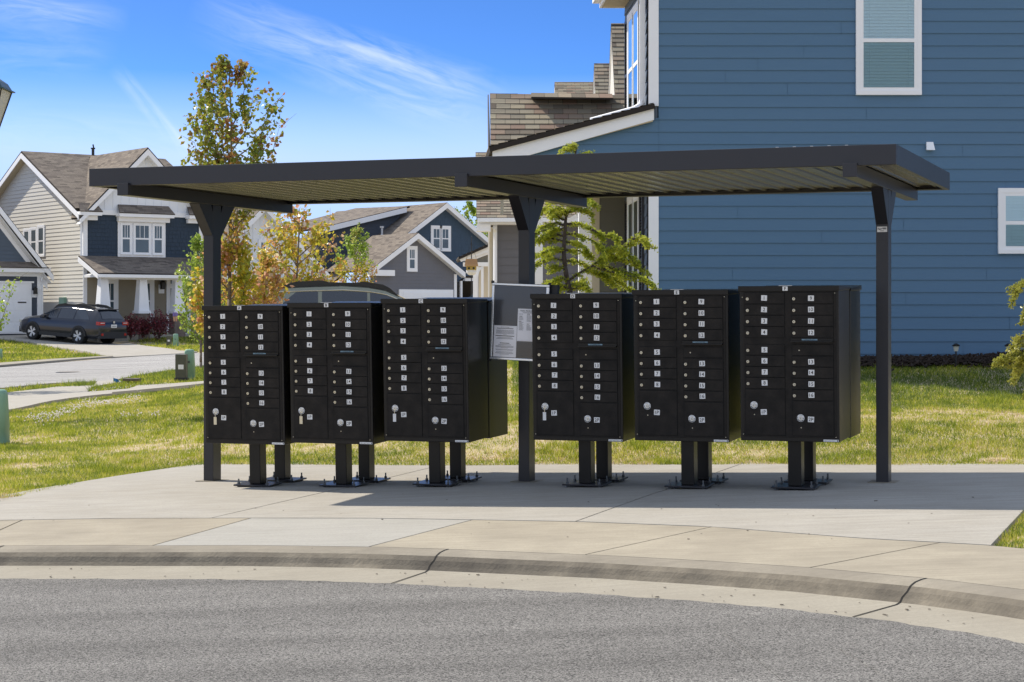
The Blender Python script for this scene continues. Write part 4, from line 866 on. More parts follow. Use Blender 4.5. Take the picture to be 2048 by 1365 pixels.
# street front of the house (seen edge-on): lap siding in shade, windows with shutters, downspout
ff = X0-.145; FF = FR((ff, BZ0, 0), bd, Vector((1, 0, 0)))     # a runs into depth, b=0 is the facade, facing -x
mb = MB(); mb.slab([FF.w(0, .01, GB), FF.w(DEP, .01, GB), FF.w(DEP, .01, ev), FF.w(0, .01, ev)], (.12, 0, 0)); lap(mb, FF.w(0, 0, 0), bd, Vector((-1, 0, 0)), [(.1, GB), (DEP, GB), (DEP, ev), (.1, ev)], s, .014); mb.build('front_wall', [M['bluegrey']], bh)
for c0_, c1_ in ((0, 1.95-GB), (3.0-GB, ev-GB)):
    mb = MB(); mb.box(0, .10, -.02, 0, c0_, c1_, 0, Matrix.Translation((ff, BZ0-.02, GB)) @ Matrix.Rotation(math.pi/2, 4, 'Z')); mb.build('corner_board', [M['white']], bh)
def fwin(a0, a1, z0, z1):
    w1 = win(bh, FF.w(0, 0, 0), bd, (-1, 0, 0), a0, (a0+a1)/2-.02, z0, z1, .07, .5, 0, 'glass', True)
    win(bh, FF.w(0, 0, 0), bd, (-1, 0, 0), (a0+a1)/2+.05, a1, z0, z1, .07, .5, 0, 'glass', True)
    for sa in (a0-.52, a1+.12):
        mb = MB(); Mx = Matrix(((*bd, 0), (1, 0, 0, 0), (0, 0, 1, 0), (0, 0, 0, 1))).transposed(); Mx.translation = FF.w(0, 0, 0)
        mb.box(sa, sa+.05, -.045, -.012, z0-.05, z1+.05, 0, Mx); mb.box(sa+.35, sa+.40, -.045, -.012, z0-.05, z1+.05, 0, Mx)
        for zz in (z0-.05, (z0+z1)/2-.03, z1-.0): mb.box(sa+.05, sa+.35, -.044, -.012, zz, zz+.05, 0, Mx)
        z = z0+.02
        while z < z1: mb.box(sa+.05, sa+.35, -.012, -.002, 0, .03, 0, Mx @ Matrix.Translation((0, -.02, z)) @ Matrix.Rotation(-.5, 4, 'X')); z += .045
        mb.build('shutter', [M['shutter']], bh)
fwin(.95, 2.35, 2.95, 4.6); fwin(.95, 2.35, -.15, 1.75)
mb = MB(); dp = FF.w(.16, -.07, 0); mb.box(dp.x-.04, dp.x+.04, dp.y-.035, dp.y+.035, 3.06, ev, 0)
mb.tube([dp+Vector((0, 0, 3.10)), dp+Vector((-.02, -.01, 3.03)), dp+Vector((-.12, -.02, 2.97)), dp+Vector((-.75, -.03, 2.80))], .045, 8, 0); mb.build('downspout', [M['white']], bh)
# main roof of the blue house with eave along the street front
ro = .38
e0 = BH_.w(-ro-.145, -.3, ev-.235-.02); e1 = BH_.w(-ro-.145, DEP+.2, ev-.255); r0 = BH_.w(ridge_a, -.3, ridge_z+.05); r1 = BH_.w(ridge_a, DEP+.2, ridge_z+.05)
f0 = BH_.w(We+ro, -.3, ev-.255); f1 = BH_.w(We+ro, DEP+.2, ev-.255); up = Vector((0, 0, .36))
roofplane(bh, 'roof', [e0+up, e1+up, r1+up, r0+up], M['shingle']); roofplane(bh, 'roof', [f0+up, f1+up, r1+up, r0+up], M['shingle'])
mb = MB(); mb.slab([BH_.w(-.145, -.1, ev-.02), BH_.w(-ro-.145, -.1, ev-.02), BH_.w(-ro-.145, DEP+.05, ev-.02), BH_.w(-.145, DEP+.05, ev-.02)], (0, 0, -.02)); mb.build('soffit', [M['soffit']], bh)
mb = MB(); mb.slab([BH_.w(-ro-.146, -.1, ev-.05), BH_.w(-ro-.146, DEP+.05, ev-.05), BH_.w(-ro-.146, DEP+.05, ev+.14), BH_.w(-ro-.146, -.1, ev+.14)], (-.03, 0, 0)); mb.slab([BH_.w(-ro-.176, DEP+.052, ev-.05), BH_.w(-.145, DEP+.052, ev-.05), BH_.w(-.145, DEP+.052, ev+.20), BH_.w(-ro-.176, DEP+.052, ev+.12)], (0, .02, 0)); mb.build('fascia', [M['white']], bh)
mb = MB(); mb.slab([BH_.w(-ro-.18, -.1, ev+.02), BH_.w(-ro-.18, DEP+.05, ev+.02), BH_.w(-ro-.18, DEP+.05, ev+.14), BH_.w(-ro-.18, -.1, ev+.14)], (-.11, 0, 0)); mb.build('gutter', [M['white']], bh)
# side-wall windows
def bwin(px0, px1, py0, py1, **k):
    a = [BH_.B(px0, py1), BH_.B(px1, py0)]; tr = .062
    win(bh, BH_.w(0, 0, 0), BH_.a, (0, -1, 0), a[0][0]+tr, a[1][0]-tr, a[0][1]+tr, a[1][1]-tr*1.1, tr, pane='glass', blinds=True, **k)
bwin(1711, 1842, -32, 191, rail=.49); bwin(1995, 2122, 377, 508, rail=.47)
for zz0, zz1, aa0, aa1 in ((0, 0, 0, 0),): pass
# exhaust vent hood
mb = MB(); v0_ = P(1850, 301, BZ0); v1_ = P(1867, 285, BZ0); y = BZ0-.02; x0, x1, z0, z1 = v0_.x, v1_.x, v0_.z, v1_.z
mb.add([(x0+.01, y, z0), (x1-.01, y, z0), (x1-.01, y, z1), (x0+.01, y, z1), (x0, y-.09, z0-.005), (x1, y-.09, z0-.005), (x1-.015, y-.03, z1), (x0+.015, y-.03, z1)], [[3, 2, 1, 0], [4, 5, 6, 7], [0, 1, 5, 4], [1, 2, 6, 5], [2, 3, 7, 6], [3, 0, 4, 7]]); mb.build('vent_hood', [M['white']], bh)
# porch shed roof with its rake, blue infill and post
pz = 26.0
rk = [P(1308, 212, BZ0-.1), P(985, 299, BZ0-.1)]; rk_up = rk[0]; rk_dn = rk[1]
mb = MB(); sl_ = 26/FPX*BZ0
mb.slab([rk_up, rk_dn, rk_dn-Vector((0, 0, .14)), P(1040, 316, BZ0-.1), P(1308, 240, BZ0-.1)], (0, .04, 0)); mb.build('rake_board', [M['white']], bh)
mb = MB(); mb.slab([P(1306, 240, BZ0-.09), P(1046, 309, BZ0-.09), P(1046, 312, BZ0-.09), P(1306, 243, BZ0-.09)], (0, .12, 0)); 
mb.build('rake_soffit', [M['soffit']], bh)
q = [(BH_.B(1318, 236)), (BH_.B(1058, 304)), (BH_.B(1058, 352)), (BH_.B(1318, 352))]
mb = MB(); mb.slab([BH_.w(a, .012, c) for a, c in q], (0, .1, 0)); lap(mb, BH_.w(0, 0, 0), BH_.a, Vector((0, -1, 0)), q[::-1], s, .014, z_off=(HY-18)/FPX*BZ0 % s); mb.build('porch_infill', [M['blue']], bh)
mb = MB(); bb = [P(985, 300, BZ0+.2), P(1058, 302, BZ0+.2)]; q = [BH_.B(985, 303), BH_.B(1058, 303), BH_.B(1058, 352), BH_.B(985, 352)]
mb.slab([BH_.w(a, .03, c) for a, c in q], (0, .1, 0)); mb.build('porch_corner_box', [M['white']], bh)
mb = MB(); q = [BH_.B(985, 345), BH_.B(1297, 345), BH_.B(1297, 366), BH_.B(985, 366)]; mb.slab([BH_.w(a, .02, c) for a, c in q], (0, .22, 0)); mb.build('porch_beam', [M['white']], bh)
roofplane(bh, 'porch_roof', [rk_dn+Vector((-.05, -.05, .03)), rk_dn+bd*3.2+Vector((-.05, 0, .03)), rk_up+bd*3.2+Vector((0, 0, .03)), rk_up+Vector((0, -.05, .03))], M['shingle'], .07)
# set-back wing with the cross roof that rises behind the porch
YW = BZ0+DEP
WG = FR((0, YW, 0), (1, 0, 0), (0, 1, 0))
q = [WG.B(1199, 700), WG.B(1252, 700), WG.B(1252, 330), WG.B(1199, 330)]
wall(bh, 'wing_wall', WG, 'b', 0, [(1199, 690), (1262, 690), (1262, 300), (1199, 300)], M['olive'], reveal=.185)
mb = MB(); q = [P(1184, 690, YW-.02), P(1199, 690, YW-.02), P(1199, 300, YW-.02), P(1184, 300, YW-.02)]; mb.slab(q, (0, .12, 0)); mb.build('corner_board', [M['cream']], bh)
mb = MB(); q = [P(1251.5, 690, YW-.04), P(1256, 690, YW-.04), P(1256, 0, YW-.04), P(1251.5, 0, YW-.04)]; mb.slab(q, (0, .05, 0)); mb.build('corner_board', [M['white']], bh)
ZR = 31.15; e_l = P(981, 312, 29.9); e_r = P(1262, 312, 29.9); r_l = P(980, 187, ZR); r_r = P(1262, 193, ZR)
roofplane(bh, 'wing_roof', [e_l, e_r, r_r, r_l], M['shingle'], .1)
back = Vector((0, 3.1, 0)); roofplane(bh, 'wing_roof', [e_l+Vector((0, 2.5, 0)), e_r+Vector((0, 2.5, 0)), r_r, r_l], M['shingle'], .1)
mb = MB(); mb.slab([P(1064, 191, ZR-.05), P(1222, 191, ZR-.05), P(1222, 197, ZR-.3), P(1064, 197, ZR-.3)], (0, .25, 0)); 
mb.build('ridge_vent', [M['shutter']], bh)
mb = MB(); q = [P(1062, 186, ZR-.12), P(1224, 188, ZR-.12)]; mb.slab([q[0], q[1], q[1]-Vector((0, .3, .10)), q[0]-Vector((0, .3, .10))], (0, 0, -.03), 0, [(30, 4.2), (31.4, 4.2), (31.4, 4.33), (30, 4.33)]); mb.build('ridge_cap', [M['shingle']], bh)
mb = MB(); mb.slab([e_l+Vector((-.02, 0, -.02)), r_l+Vector((-.02, 0, -.02)), e_l+Vector((-.02, 2.5, -.02)), e_l+Vector((-.02, 2.5, -.16)), r_l+Vector((-.02, 0, -.2)), e_l+Vector((-.02, 0, -.16))], (-.02, 0, 0)); mb.build('rake_board', [M['darkgrey']], bh)
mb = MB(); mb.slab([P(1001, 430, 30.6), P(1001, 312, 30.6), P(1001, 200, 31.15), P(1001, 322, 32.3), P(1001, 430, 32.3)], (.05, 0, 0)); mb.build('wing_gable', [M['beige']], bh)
# ======== neighbours further along the right-hand street front
def row_gable(name, label, px_l, py_r, Zr, px_r, px_bot, py_bot, run, px_in):
    """gable roof facing the street on the left, its near slope facing us"""
    t = thing(name, label, 'house', loc=(P(px_r, 629, Zr).x, Zr, -.7), group='houses receding along the right-hand street')
    r_l = P(px_l, py_r, Zr); r_r = P(px_r, py_r, Zr); e_l = P(px_bot, py_bot, Zr-run); e_r = P(px_r, py_bot, Zr-run); e_r.x = r_r.x; e_l.x = r_l.x; px_in = .03
    roofplane(t, 'roof', [e_l, e_r, r_r, r_l], M['shingle'], .1); f_l = e_l+Vector((0, 2*run, 0)); f_r = e_r+Vector((0, 2*run, 0)); roofplane(t, 'roof', [f_l, f_r, r_r, r_l], M['shingle'], .1)
    dn = lambda p, d: p-Vector((0, 0, d))
    mb = MB(); mb.slab([dn(e_l, .06), dn(r_l, .06), dn(r_l, .17), dn(e_l, .17)], (.028, 0, 0)); mb.slab([dn(f_l, .02), dn(r_l, .02), dn(r_l, .17), dn(f_l, .17)], (.028, 0, 0)); mb.build('rake_board', [M['white']], t)
    k = Vector((px_in, 0, 0)); mb = MB(); mb.slab([dn(e_l, .1)+k, dn(r_l, .15)+k, dn(f_l, .1)+k, Vector((f_l.x+px_in, f_l.y, -.8)), Vector((e_l.x+px_in, e_l.y, -.8))], (.1, 0, 0)); mb.build('front_wall', [M['beige']], t)
    mb = MB(); y = e_l.y+.25; lap(mb, (0, y, 0), Vector((1, 0, 0)), Vector((0, -1, 0)), [(e_l.x+px_in, -.8), (r_r.x, -.8), (r_r.x, e_l.z-.05), (e_l.x+px_in, e_l.z-.05)], .178, .012); mb.slab([(e_l.x+px_in, y, -.8), (r_r.x, y, -.8), (r_r.x, y, e_l.z-.05), (e_l.x+px_in, y, e_l.z-.05)], (0, .1, 0)); mb.build('side_wall', [M['grey']], t)
    return t
g1 = row_gable('gabled_house', 'house whose tall steep shingled gable rises just left of the blue wall', 1222, 48, 38.6, 1300, 1214, 235, 1.9, .35)
g2 = row_gable('gabled_house', 'house with the lower second gable peeking out beside the steep one', 1188, 128, 45.5, 1300, 1182, 240, 1.5, .3)
g3 = row_gable('gabled_house', 'house whose low hipped shingle roof shows farthest left of the stepped gables', 1109, 165, 52, 1300, 1096, 230, 2.6, .5)
# grey-sided unit seen under the shelter beside the middle post
gu = thing('grey_sided_house', 'grey-sided house with white corner board and gutter seen left of the middle post', 'house', loc=P(1010, 629, 44)+Vector((0, 0, -.8)), group='houses receding along the right-hand street')
YU = 44.; UF = FR((0, YU, 0), (1, 0, 0), (0, 1, 0))
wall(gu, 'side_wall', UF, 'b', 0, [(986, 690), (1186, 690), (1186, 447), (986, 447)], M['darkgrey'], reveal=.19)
e_l = P(953, 436, YU-.45); e_r = P(1190, 436, YU-.45); r_l = P(951, 306, YU+2.6); r_r = P(1190, 306, YU+2.6)
roofplane(gu, 'roof', [e_l, e_r, r_r, r_l], M['shingle'], .08); roofplane(gu, 'roof', [e_l+Vector((0, 6.1, 0)), e_r+Vector((0, 6.1, 0)), r_r, r_l], M['shingle'], .08)
mb = MB(); mb.slab([e_l+Vector((.02, 0, -.01)), e_r, e_r-Vector((0, 0, .09)), e_l+Vector((.02, 0, -.10))], (0, -.10, 0)); mb.build('gutter', [M['white']], gu)
mb = MB(); mb.slab([P(955, 441, YU-.4), P(1190, 441, YU-.4), P(1190, 449, YU-.4), P(955, 449, YU-.4)], (0, .4, 0)); mb.slab([P(953, 449, YU-.42), P(981, 449, YU-.42), P(981, 463, YU-.42), P(953, 463, YU-.42)], (0, .4, 0)); mb.build('eave_return', [M['white']], gu)
mb = MB(); mb.slab([P(986, 690, YU-.03), P(993, 690, YU-.03), P(993, 447, YU-.03), P(986, 447, YU-.03)], (0, .1, 0)); mb.slab([P(976, 690, YU+.3), P(979, 690, YU+.3), P(979, 463, YU+.3), P(976, 463, YU+.3)], (0, .1, 0)); mb.build('corner_board', [M['white']], gu)
mb = MB(); mb.slab([P(979, 690, YU+.05), P(986, 690, YU+.05), P(986, 455, YU+.05), P(979, 455, YU+.05)], (0, .4, 0)); mb.build('front_wall', [M['soffit']], gu)
mb = MB(); mb.cyl(P(991, 690, YU-.1), P(991, 450, YU-.1), .04, .04, 8); mb.cyl(P(991, 463, YU-.1), P(988, 456, YU-.25), .04, .04, 8); mb.build('downspout', [M['white']], gu)
# white porch columns beyond the cedar
pcx = thing('white_porch', 'bright white porch end with columns seen through the cedar branches', 'porch', loc=P(1140, 629, 36)+Vector((0, 0, -.8)), group='houses receding along the right-hand street')
for a, b_, z, c in ((1061, 1086, 35.5, 'white'), (1157, 1184, 34.5, 'white')):
    mb = MB(); mb.slab([P(a, 700, z), P(b_, 700, z), P(b_-1, 350, z), P(a+1, 350, z)], (0, .28, 0)); mb.build('column', [M[c]], pcx)
mb = MB(); mb.slab([P(1061, 385, 35.4), P(1190, 385, 35.4), P(1190, 350, 35.4), P(1061, 350, 35.4)], (0, .3, 0)); mb.build('beam', [M['white']], pcx)
mb = MB(); mb.slab([P(1086, 470, 35.9), P(1157, 425, 35.9), P(1157, 434, 35.9), P(1086, 480, 35.9)], (0, .05, 0)); mb.build('handrail', [M['white']], pcx)
# cream porch with shed roof left of the grey unit
cp = thing('cream_porch_house', 'cream house end with small sloping porch roof and arched white opening', 'house', loc=P(955, 629, 58)+Vector((0, 0, -.9)), group='houses receding along the right-hand street')
Zc = 58.
mb = MB(); mb.slab([P(918, 517, Zc), P(980, 489, Zc), P(980, 503, Zc), P(922, 524, Zc)], (0, .06, 0)); mb.slab([P(926, 523, Zc+.1), P(980, 503, Zc+.1), P(980, 508, Zc+.1), P(945, 521, Zc+.1)], (0, .1, 0)); mb.build('rake_board', [M['white']], cp)
roofplane(cp, 'roof', [P(917, 515, Zc-.1), P(917, 515, Zc-.1)+bd*4, P(981, 487, Zc-.1)+bd*4, P(981, 487, Zc-.1)], M['shingle'], .07)
mb = MB(); mb.slab([P(945, 522, Zc+.2), P(981, 508, Zc+.2), P(981, 525, Zc+.2), P(945, 525, Zc+.2)], (0, .1, 0)); mb.build('gable_wall', [M['olive']], cp)
mb = MB(); mb.slab([P(926, 525, Zc+.1), P(981, 525, Zc+.1), P(981, 533, Zc+.1), P(926, 533, Zc+.1)], (0, .3, 0)); 
for a, b_ in ((946, 957), (962, 967)): mb.slab([P(a, 640, Zc+.15), P(b_, 640, Zc+.15), P(b_, 533, Zc+.15), P(a, 533, Zc+.15)], (0, .25, 0))
mb.build('porch_frame', [M['white']], cp)
mb = MB()
pts = [(957, 640)]+[(957+8*(1-math.cos(a)), 552-14*math.sin(a)) for a in np.linspace(0, math.pi/2, 7)]+[(967, 538), (967, 535), (957, 535)]
mb.slab([P(a, b_, Zc+.12) for a, b_ in pts], (0, .15, 0)); mb.build('arch', [M['bandb']], cp)
mb = MB(); mb.slab([P(957, 640, Zc+1.5), P(981, 640, Zc+1.5), P(981, 533, Zc+1.5), P(957, 533, Zc+1.5)], (0, .2, 0)); mb.build('back_wall', [M['cream']], cp)
mb = MB(); mb.slab([P(950, 640, Zc+5), P(990, 640, Zc+5), P(990, 470, Zc+5), P(950, 520, Zc+5)], (0, .2, 0)); mb.build('end_wall', [M['grey']], cp)
# ======== houses across the street share one orientation
EA = Vector((.797, .604, 0)); EB = Vector((-.604, .797, 0))
# --- beige house with navy front
Z0 = 84.; bg0 = P(167, 629, Z0); hbg = -.95
bs = thing('beige_house', 'two-storey beige house with navy shingled front and columned porch, left across the street', 'house', loc=(bg0.x, bg0.y, hbg))
F = FR(bg0, EA, EB)
apb, apz = F.A(57, 316); sb0, _ = F.A(166, 427); evz = F.A(166, 428)[1]; dep = 2*apb
wall(bs, 'side_wall', F, 'a', 0, [(0, hbg-.2), (dep, hbg-.2), (dep, evz), (apb, apz), (0, evz)], M['beige'], reveal=.178, d=.02, pix=False)
aR = F.B(400, 500)[0]; apx = F.B(288, 305); lev = F.B(160, 424); aT = 2*apx[0]
wall(bs, 'navy_wall', F, 'b', 0, [(0, F.B(173, 516)[1]-.3), (aT, F.B(173, 516)[1]-.3), (aT, evz-.02), (0, evz-.02)], M['navy'], style='shake', pix=False)
wall(bs, 'gable_wall', F, 'b', -.02, [(.0, evz-.0), (aT, evz-.0), (apx[0], apx[1])], M['bandb'], style='batten', pix=False, thick=.1)
mb = MB(); bz = F.B(230, 411)[1]; 
mb.slab([F.w(.0, -.06, evz-.02), F.w(aT, -.06, evz-.02), F.w(aT, -.06, evz+.20), F.w(.0, -.06, evz+.20)], EB*.03); mb.build('frieze_board', [M['white']], bs)
low = F.B(170, 514)[1]
mb = MB(); mb.slab([F.w(0, -.05, low), F.w(.17, -.05, low), F.w(.17, -.05, evz), F.w(0, -.05, evz)], EB*.05); mb.slab([F.w(-.03, -.05, low), F.w(-.03, .16, low), F.w(-.03, .16, evz), F.w(-.03, -.05, evz)], EA*.029)
mb.slab([F.w(aT-.17, -.05, low), F.w(aT, -.05, low), F.w(aT, -.05, evz), F.w(aT-.17, -.05, evz)], EB*.05); mb.build('corner_board', [M['white']], bs)
mb = MB(); mb.cyl(F.w(-.1, .02, low-.05), F.w(-.1, .02, evz-.3), .05, .05, 8); mb.cyl(F.w(-.1, .02, evz-.3), F.w(-.1, -.25, evz-.05), .05, .05, 8); mb.cyl(F.w(-.1, .02, low-.05), F.w(.02, -.3, low-.12), .05, .05, 8); mb.build('downspout', [M['white']], bs)
sl2 = (apz-evz)/apb; oh = .35
def rp4(a0, b0, a1, b1, z0, z1, along): return None
zE = evz-.30*sl2+.22; zR = apz+.22+.08
zF = zE+.36*sl2
roofplane(bs, 'roof', [F.w(-oh, .06, zF), F.w(aT+1.2, .06, zF), F.w(aT+1.2, apb, zR), F.w(-oh, apb, zR)], M['shingle2'], .12)
roofplane(bs, 'roof', [F.w(-oh, dep+.30, zE), F.w(aT+1.2, dep+.30, zE), F.w(aT+1.2, apb, zR), F.w(-oh, apb, zR)], M['shingle2'], .12)
mb = MB()
for bb_ in (-.30, dep+.30): mb.slab([F.w(-oh-.03, bb_, zE-.10), F.w(-oh-.03, apb, zR-.10), F.w(-oh-.03, apb, zR-.34), F.w(-oh-.03, bb_, zE-.34)], EA*.03)
mb.build('rake_board', [M['white']], bs)
mb = MB()
for bb_ in (-.30, dep+.30): mb.slab([F.w(-oh, bb_, zE-.30), F.w(-oh, apb, zR-.30), F.w(0, apb, zR-.30), F.w(0, bb_, zE-.30)], (0, 0, -.02))
mb.build('soffit', [M['soffit']], bs)
# front cross gable roof
sl3 = (apx[1]-evz)/apx[0]; zf = evz-oh*sl3+.16; zr3 = apx[1]+.20; bk = apb*.93
roofplane(bs, 'gable_roof', [F.w(-oh, -.4, zf), F.w(-oh, bk*.1, zf), F.w(apx[0], bk, zr3), F.w(apx[0], -.4, zr3)], M['shingle2'], .1)
roofplane(bs, 'gable_roof', [F.w(aT+oh, -.4, zf), F.w(aT+oh, bk*.1, zf), F.w(apx[0], bk, zr3), F.w(apx[0], -.4, zr3)], M['shingle2'], .1)
mb = MB()
for aa in (-oh, aT+oh): mb.slab([F.w(aa, -.43, zf-.08), F.w(apx[0], -.43, zr3-.08), F.w(apx[0], -.43, zr3-.36), F.w(aa, -.43, zf-.30)], EB*.03)
mb.build('rake_board', [M['white']], bs)
mb = MB()
for aa in (-oh, aT+oh): mb.slab([F.w(aa, -.40, zf-.28), F.w(apx[0], -.40, zr3-.32), F.w(apx[0], -.02, zr3-.32), F.w(aa, -.02, zf-.28)], (0, 0, -.02))
mb.build('soffit', [M['white']], bs)
def ret(a0, a1, z, dz=.28, ww=.42):
    mb = MB(); mb.slab([F.w(a0, -ww-.02, z-.16), F.w(a1, -ww-.02, z-.16), F.w(a1, -ww-.02, z), F.w(a0, -ww-.02, z)], EB*(ww)); mb.slab([F.w(a0+.05, -ww*.55, z-.36), F.w(a1-.12, -ww*.55, z-.36), F.w(a1-.12, -ww*.55, z-.165), F.w(a0+.05, -ww*.55, z-.165)], EB*(ww*.5)); mb.build('cornice', [M['white']], bs)
    roofplane(bs, 'cornice_roof', [F.w(a0-.02, -ww-.06, z+.02), F.w(a1+.02, -ww-.06, z+.02), F.w(a1-.1, -.04, z+dz+.12), F.w(a0+.1, -.04, z+dz+.12)], M['shingle2'], .04)
aC = [F.B(196, 425)[0], F.B(231, 425)[0], F.B(340, 428)[0], F.B(370, 430)[0]]
ret(-oh, aC[0], evz+.08); ret(aC[1], aC[2], F.B(260, 427, -.4)[1]); ret(aC[3], aT+oh, evz+.08)
# triple window
w0 = F.B(235, 515); w1 = F.B(330, 441)
cc = [F.B(241, 500)[0], F.B(260, 500)[0], F.B(267, 500)[0], F.B(298, 500)[0], F.B(305, 500)[0], F.B(324, 500)[0]]; zz = (F.B(270, 508)[1], F.B(270, 449)[1])
mb = MB(); mb.slab([F.w(w0[0], -.05, w0[1]), F.w(w1[0], -.05, w0[1]), F.w(w1[0], -.05, w1[1]), F.w(w0[0], -.05, w1[1])], EB*.05); mb.build('window_surround', [M['white']], bs)
for k in range(3): win(bs, F.w(0, -.052, 0), EA, -EB, cc[2*k], cc[2*k+1], zz[0], zz[1], .05, .51, 3, 'pane_far', sash=.06)
# side windows
for p0, p1, q0, q1 in ((48.5, 60.5, 459, 504), (62.5, 75, 456, 508), (77, 90, 452, 512)):
    a0 = F.A(p1, q1); a1 = F.A(p0, q0); a2 = F.A(p1, q0); win(bs, F.w(0, 0, 0), EB, -EA, a0[0]+.06, a1[0]-.06, F.A(p1, 512)[1]+.05, a2[1]-.05, .09, .5, 0, 'pane_far', sash=.05)
# porch
pa0 = -.25; peave = F.solve(197, 549, 'a', -.1); pb = peave[1]; pz_ = peave[2]; ptop = F.B(180, 512)[1]
pb = min(pb, -1.6)
paR = aT+.3
roofplane(bs, 'porch_roof', [F.w(pa0, pb-.3, pz_+.06), F.w(paR, pb-.3, pz_+.06), F.w(paR, -.02, ptop), F.w(pa0, -.02, ptop)], M['shingle2'], .08)
mb = MB(); mb.slab([F.w(pa0-.03, pb-.3, pz_+.0), F.w(pa0-.03, -.02, ptop-.06), F.w(pa0-.03, -.02, ptop-.28), F.w(pa0-.03, pb-.3, pz_-.2)], EA*.03); mb.build('rake_board', [M['white']], bs)
mb = MB(); mb.slab([F.w(pa0, pb-.3, pz_-.14), F.w(paR, pb-.3, pz_-.14), F.w(paR, pb-.3, pz_+.0), F.w(pa0, pb-.3, pz_+.0)], -EB*.10); mb.build('gutter', [M['white']], bs)
bt = F.B(300, 560, pb)[1]
mb = MB(); mb.slab([F.w(0, pb, bt), F.w(paR, pb, bt), F.w(paR, pb, pz_-.02), F.w(0, pb, pz_-.02)], EB*.28); mb.slab([F.w(0.0, pb+.28, bt+.1), F.w(0.28, pb+.28, bt+.1), F.w(.28, pb+.28, pz_+.1), F.w(0, pb+.28, pz_)], EB*(-pb-.30)); mb.build('porch_beam', [M['white']], bs)
gz = hbg+.05
for pxc in (206, 283.5, 354.5):
    a, c = F.B(pxc, 600, pb+.14); pzt = F.B(pxc, 622, pb)[1]
    mb = MB(); o = F.w(a, pb+.14, 0); vs = []
    for z, hw in ((pzt, .255), (bt, .17)): vs += [o+EA*sx_*hw+EB*sy_*hw+Vector((0, 0, z)) for sx_, sy_ in ((-1, -1), (1, -1), (1, 1), (-1, 1))]
    mb.add(vs, [[3, 2, 1, 0], [4, 5, 6, 7], [0, 1, 5, 4], [1, 2, 6, 5], [2, 3, 7, 6], [3, 0, 4, 7]]); cl_ = mb.build('porch_column', [M['white']], bs)
    mb = MB(); Mx = Matrix(((*EA, 0), (*EB, 0), (0, 0, 1, 0), (0, 0, 0, 1))).transposed(); Mx.translation = o
    mb.box(-.30, .30, -.30, .30, pzt-.12, pzt+.001, 0, Mx); mb.build('column_cap', [M['white']], cl_); mb = MB(); mb.box(-.27, .27, -.27, .27, gz-.3, pzt-.12, 0, Mx); mb.build('stone_pier', [M['stone']], cl_)
wall(bs, 'porch_wall', F, 'b', -.0, [(0, hbg-.2), (aT, hbg-.2), (aT, low-.32), (0, low-.32)], M['tan'], reveal=.178, d=.016, pix=False)
mb = MB(); mb.slab([F.w(-.2, pb-.1, gz), F.w(aT, pb-.1, gz), F.w(aT, 0, gz), F.w(-.2, 0, gz)], (0, 0, -.5)); mb.build('porch_floor', [M['concrete']], bs)
mb = MB(); mb.slab([F.w(-.02, -.03, gz), F.w(.16, -.03, gz), F.w(.16, -.03, low-.3), F.w(-.02, -.03, low-.3)], EB*.05); mb.build('corner_board', [M['white']], bs)
for p0, p1 in ((211, 229), (286, 301)):
    a0 = F.B(p0, 560)[0]; a1 = F.B(p1, 560)[0]; win(bs, F.w(0, -.0, 0), EA, -EB, a0, a1, F.B(p0, 640)[1], F.B(p0, 565)[1], .17, .5, 2, 'pane_far', sash=.06)
a0 = F.B(362, 600)[0]; a1 = F.B(373, 600)[0]; dz0 = gz+.05; dz1 = F.B(362, 577)[1]
mb = MB(); mb.slab([F.w(a0-.75, -.05, gz), F.w(a1+.18, -.05, gz), F.w(a1+.18, -.05, dz1+.8), F.w(a0-.75, -.05, dz1+.8)], EB*.05); ds = mb.build('door_surround', [M['white']], bs)
mb = MB(); mb.slab([F.w(a0, -.07, dz0), F.w(a1, -.07, dz0), F.w(a1, -.07, dz1), F.w(a0, -.07, dz1)], EB*.019); mb.build('front_door', [M['doordark']], bs)
mb = MB(); mb.slab([F.w(a0-.55, -.07, gz+.3), F.w(a0-.25, -.07, gz+.3), F.w(a0-.25, -.07, dz1), F.w(a0-.55, -.07, dz1)], EB*.019); mb.slab([F.w(a0-.55, -.07, dz1+.2), F.w(a1, -.07, dz1+.2), F.w(a1, -.07, dz1+.6), F.w(a0-.55, -.07, dz1+.6)], EB*.019); mb.build('sidelight', [M['pane_far']], ds)
def wall_lamp(parent, o, n, s=1.0):
    o = Vector(o); n = Vector(n); ex = n.cross(Vector((0, 0, 1))); Mx = Matrix(((*ex, 0), (*(-n), 0), (0, 0, 1, 0), (0, 0, 0, 1))).transposed(); Mx.translation = o; Mx = Mx @ Matrix.Scale(s, 4)
    mb = MB(); mb.box(-.14, .14, -.03, 0, -.35, .05, 1, Mx); mb.box(-.05, .05, -.07, -.03, -.1, .2, 0, Mx); mb.box(-.09, .09, -.26, -.09, -.16, .14, 0, Mx); mb.cyl(Mx @ Vector((0, -.17, .14)), Mx @ Vector((0, -.17, .28)), .14*s, .03*s, 8, 0); mb.build('wall_lantern', [M['blackmetal'], M['white']], parent)
a, c = F.B(322, 572); wall_lamp(bs, F.w(a, -.02, c), -EB)
rv = F.w(*((F.solve(186, 305, 'b', apb))[:2]), zR)
mb = MB(); mb.cyl(rv-Vector((0, 0, .2)), rv+Vector((0, 0, .28)), .07, .07, 8); mb.cyl(rv+Vector((0, 0, .28)), rv+Vector((.0, 0, .34)), .11, .11, 8); mb.cyl(rv+Vector((0.03, 0, .34)), rv+Vector((.0, 0, .5)), .04, .04, 6); mb.build('vent_pipe', [M['blackmetal']], bs)
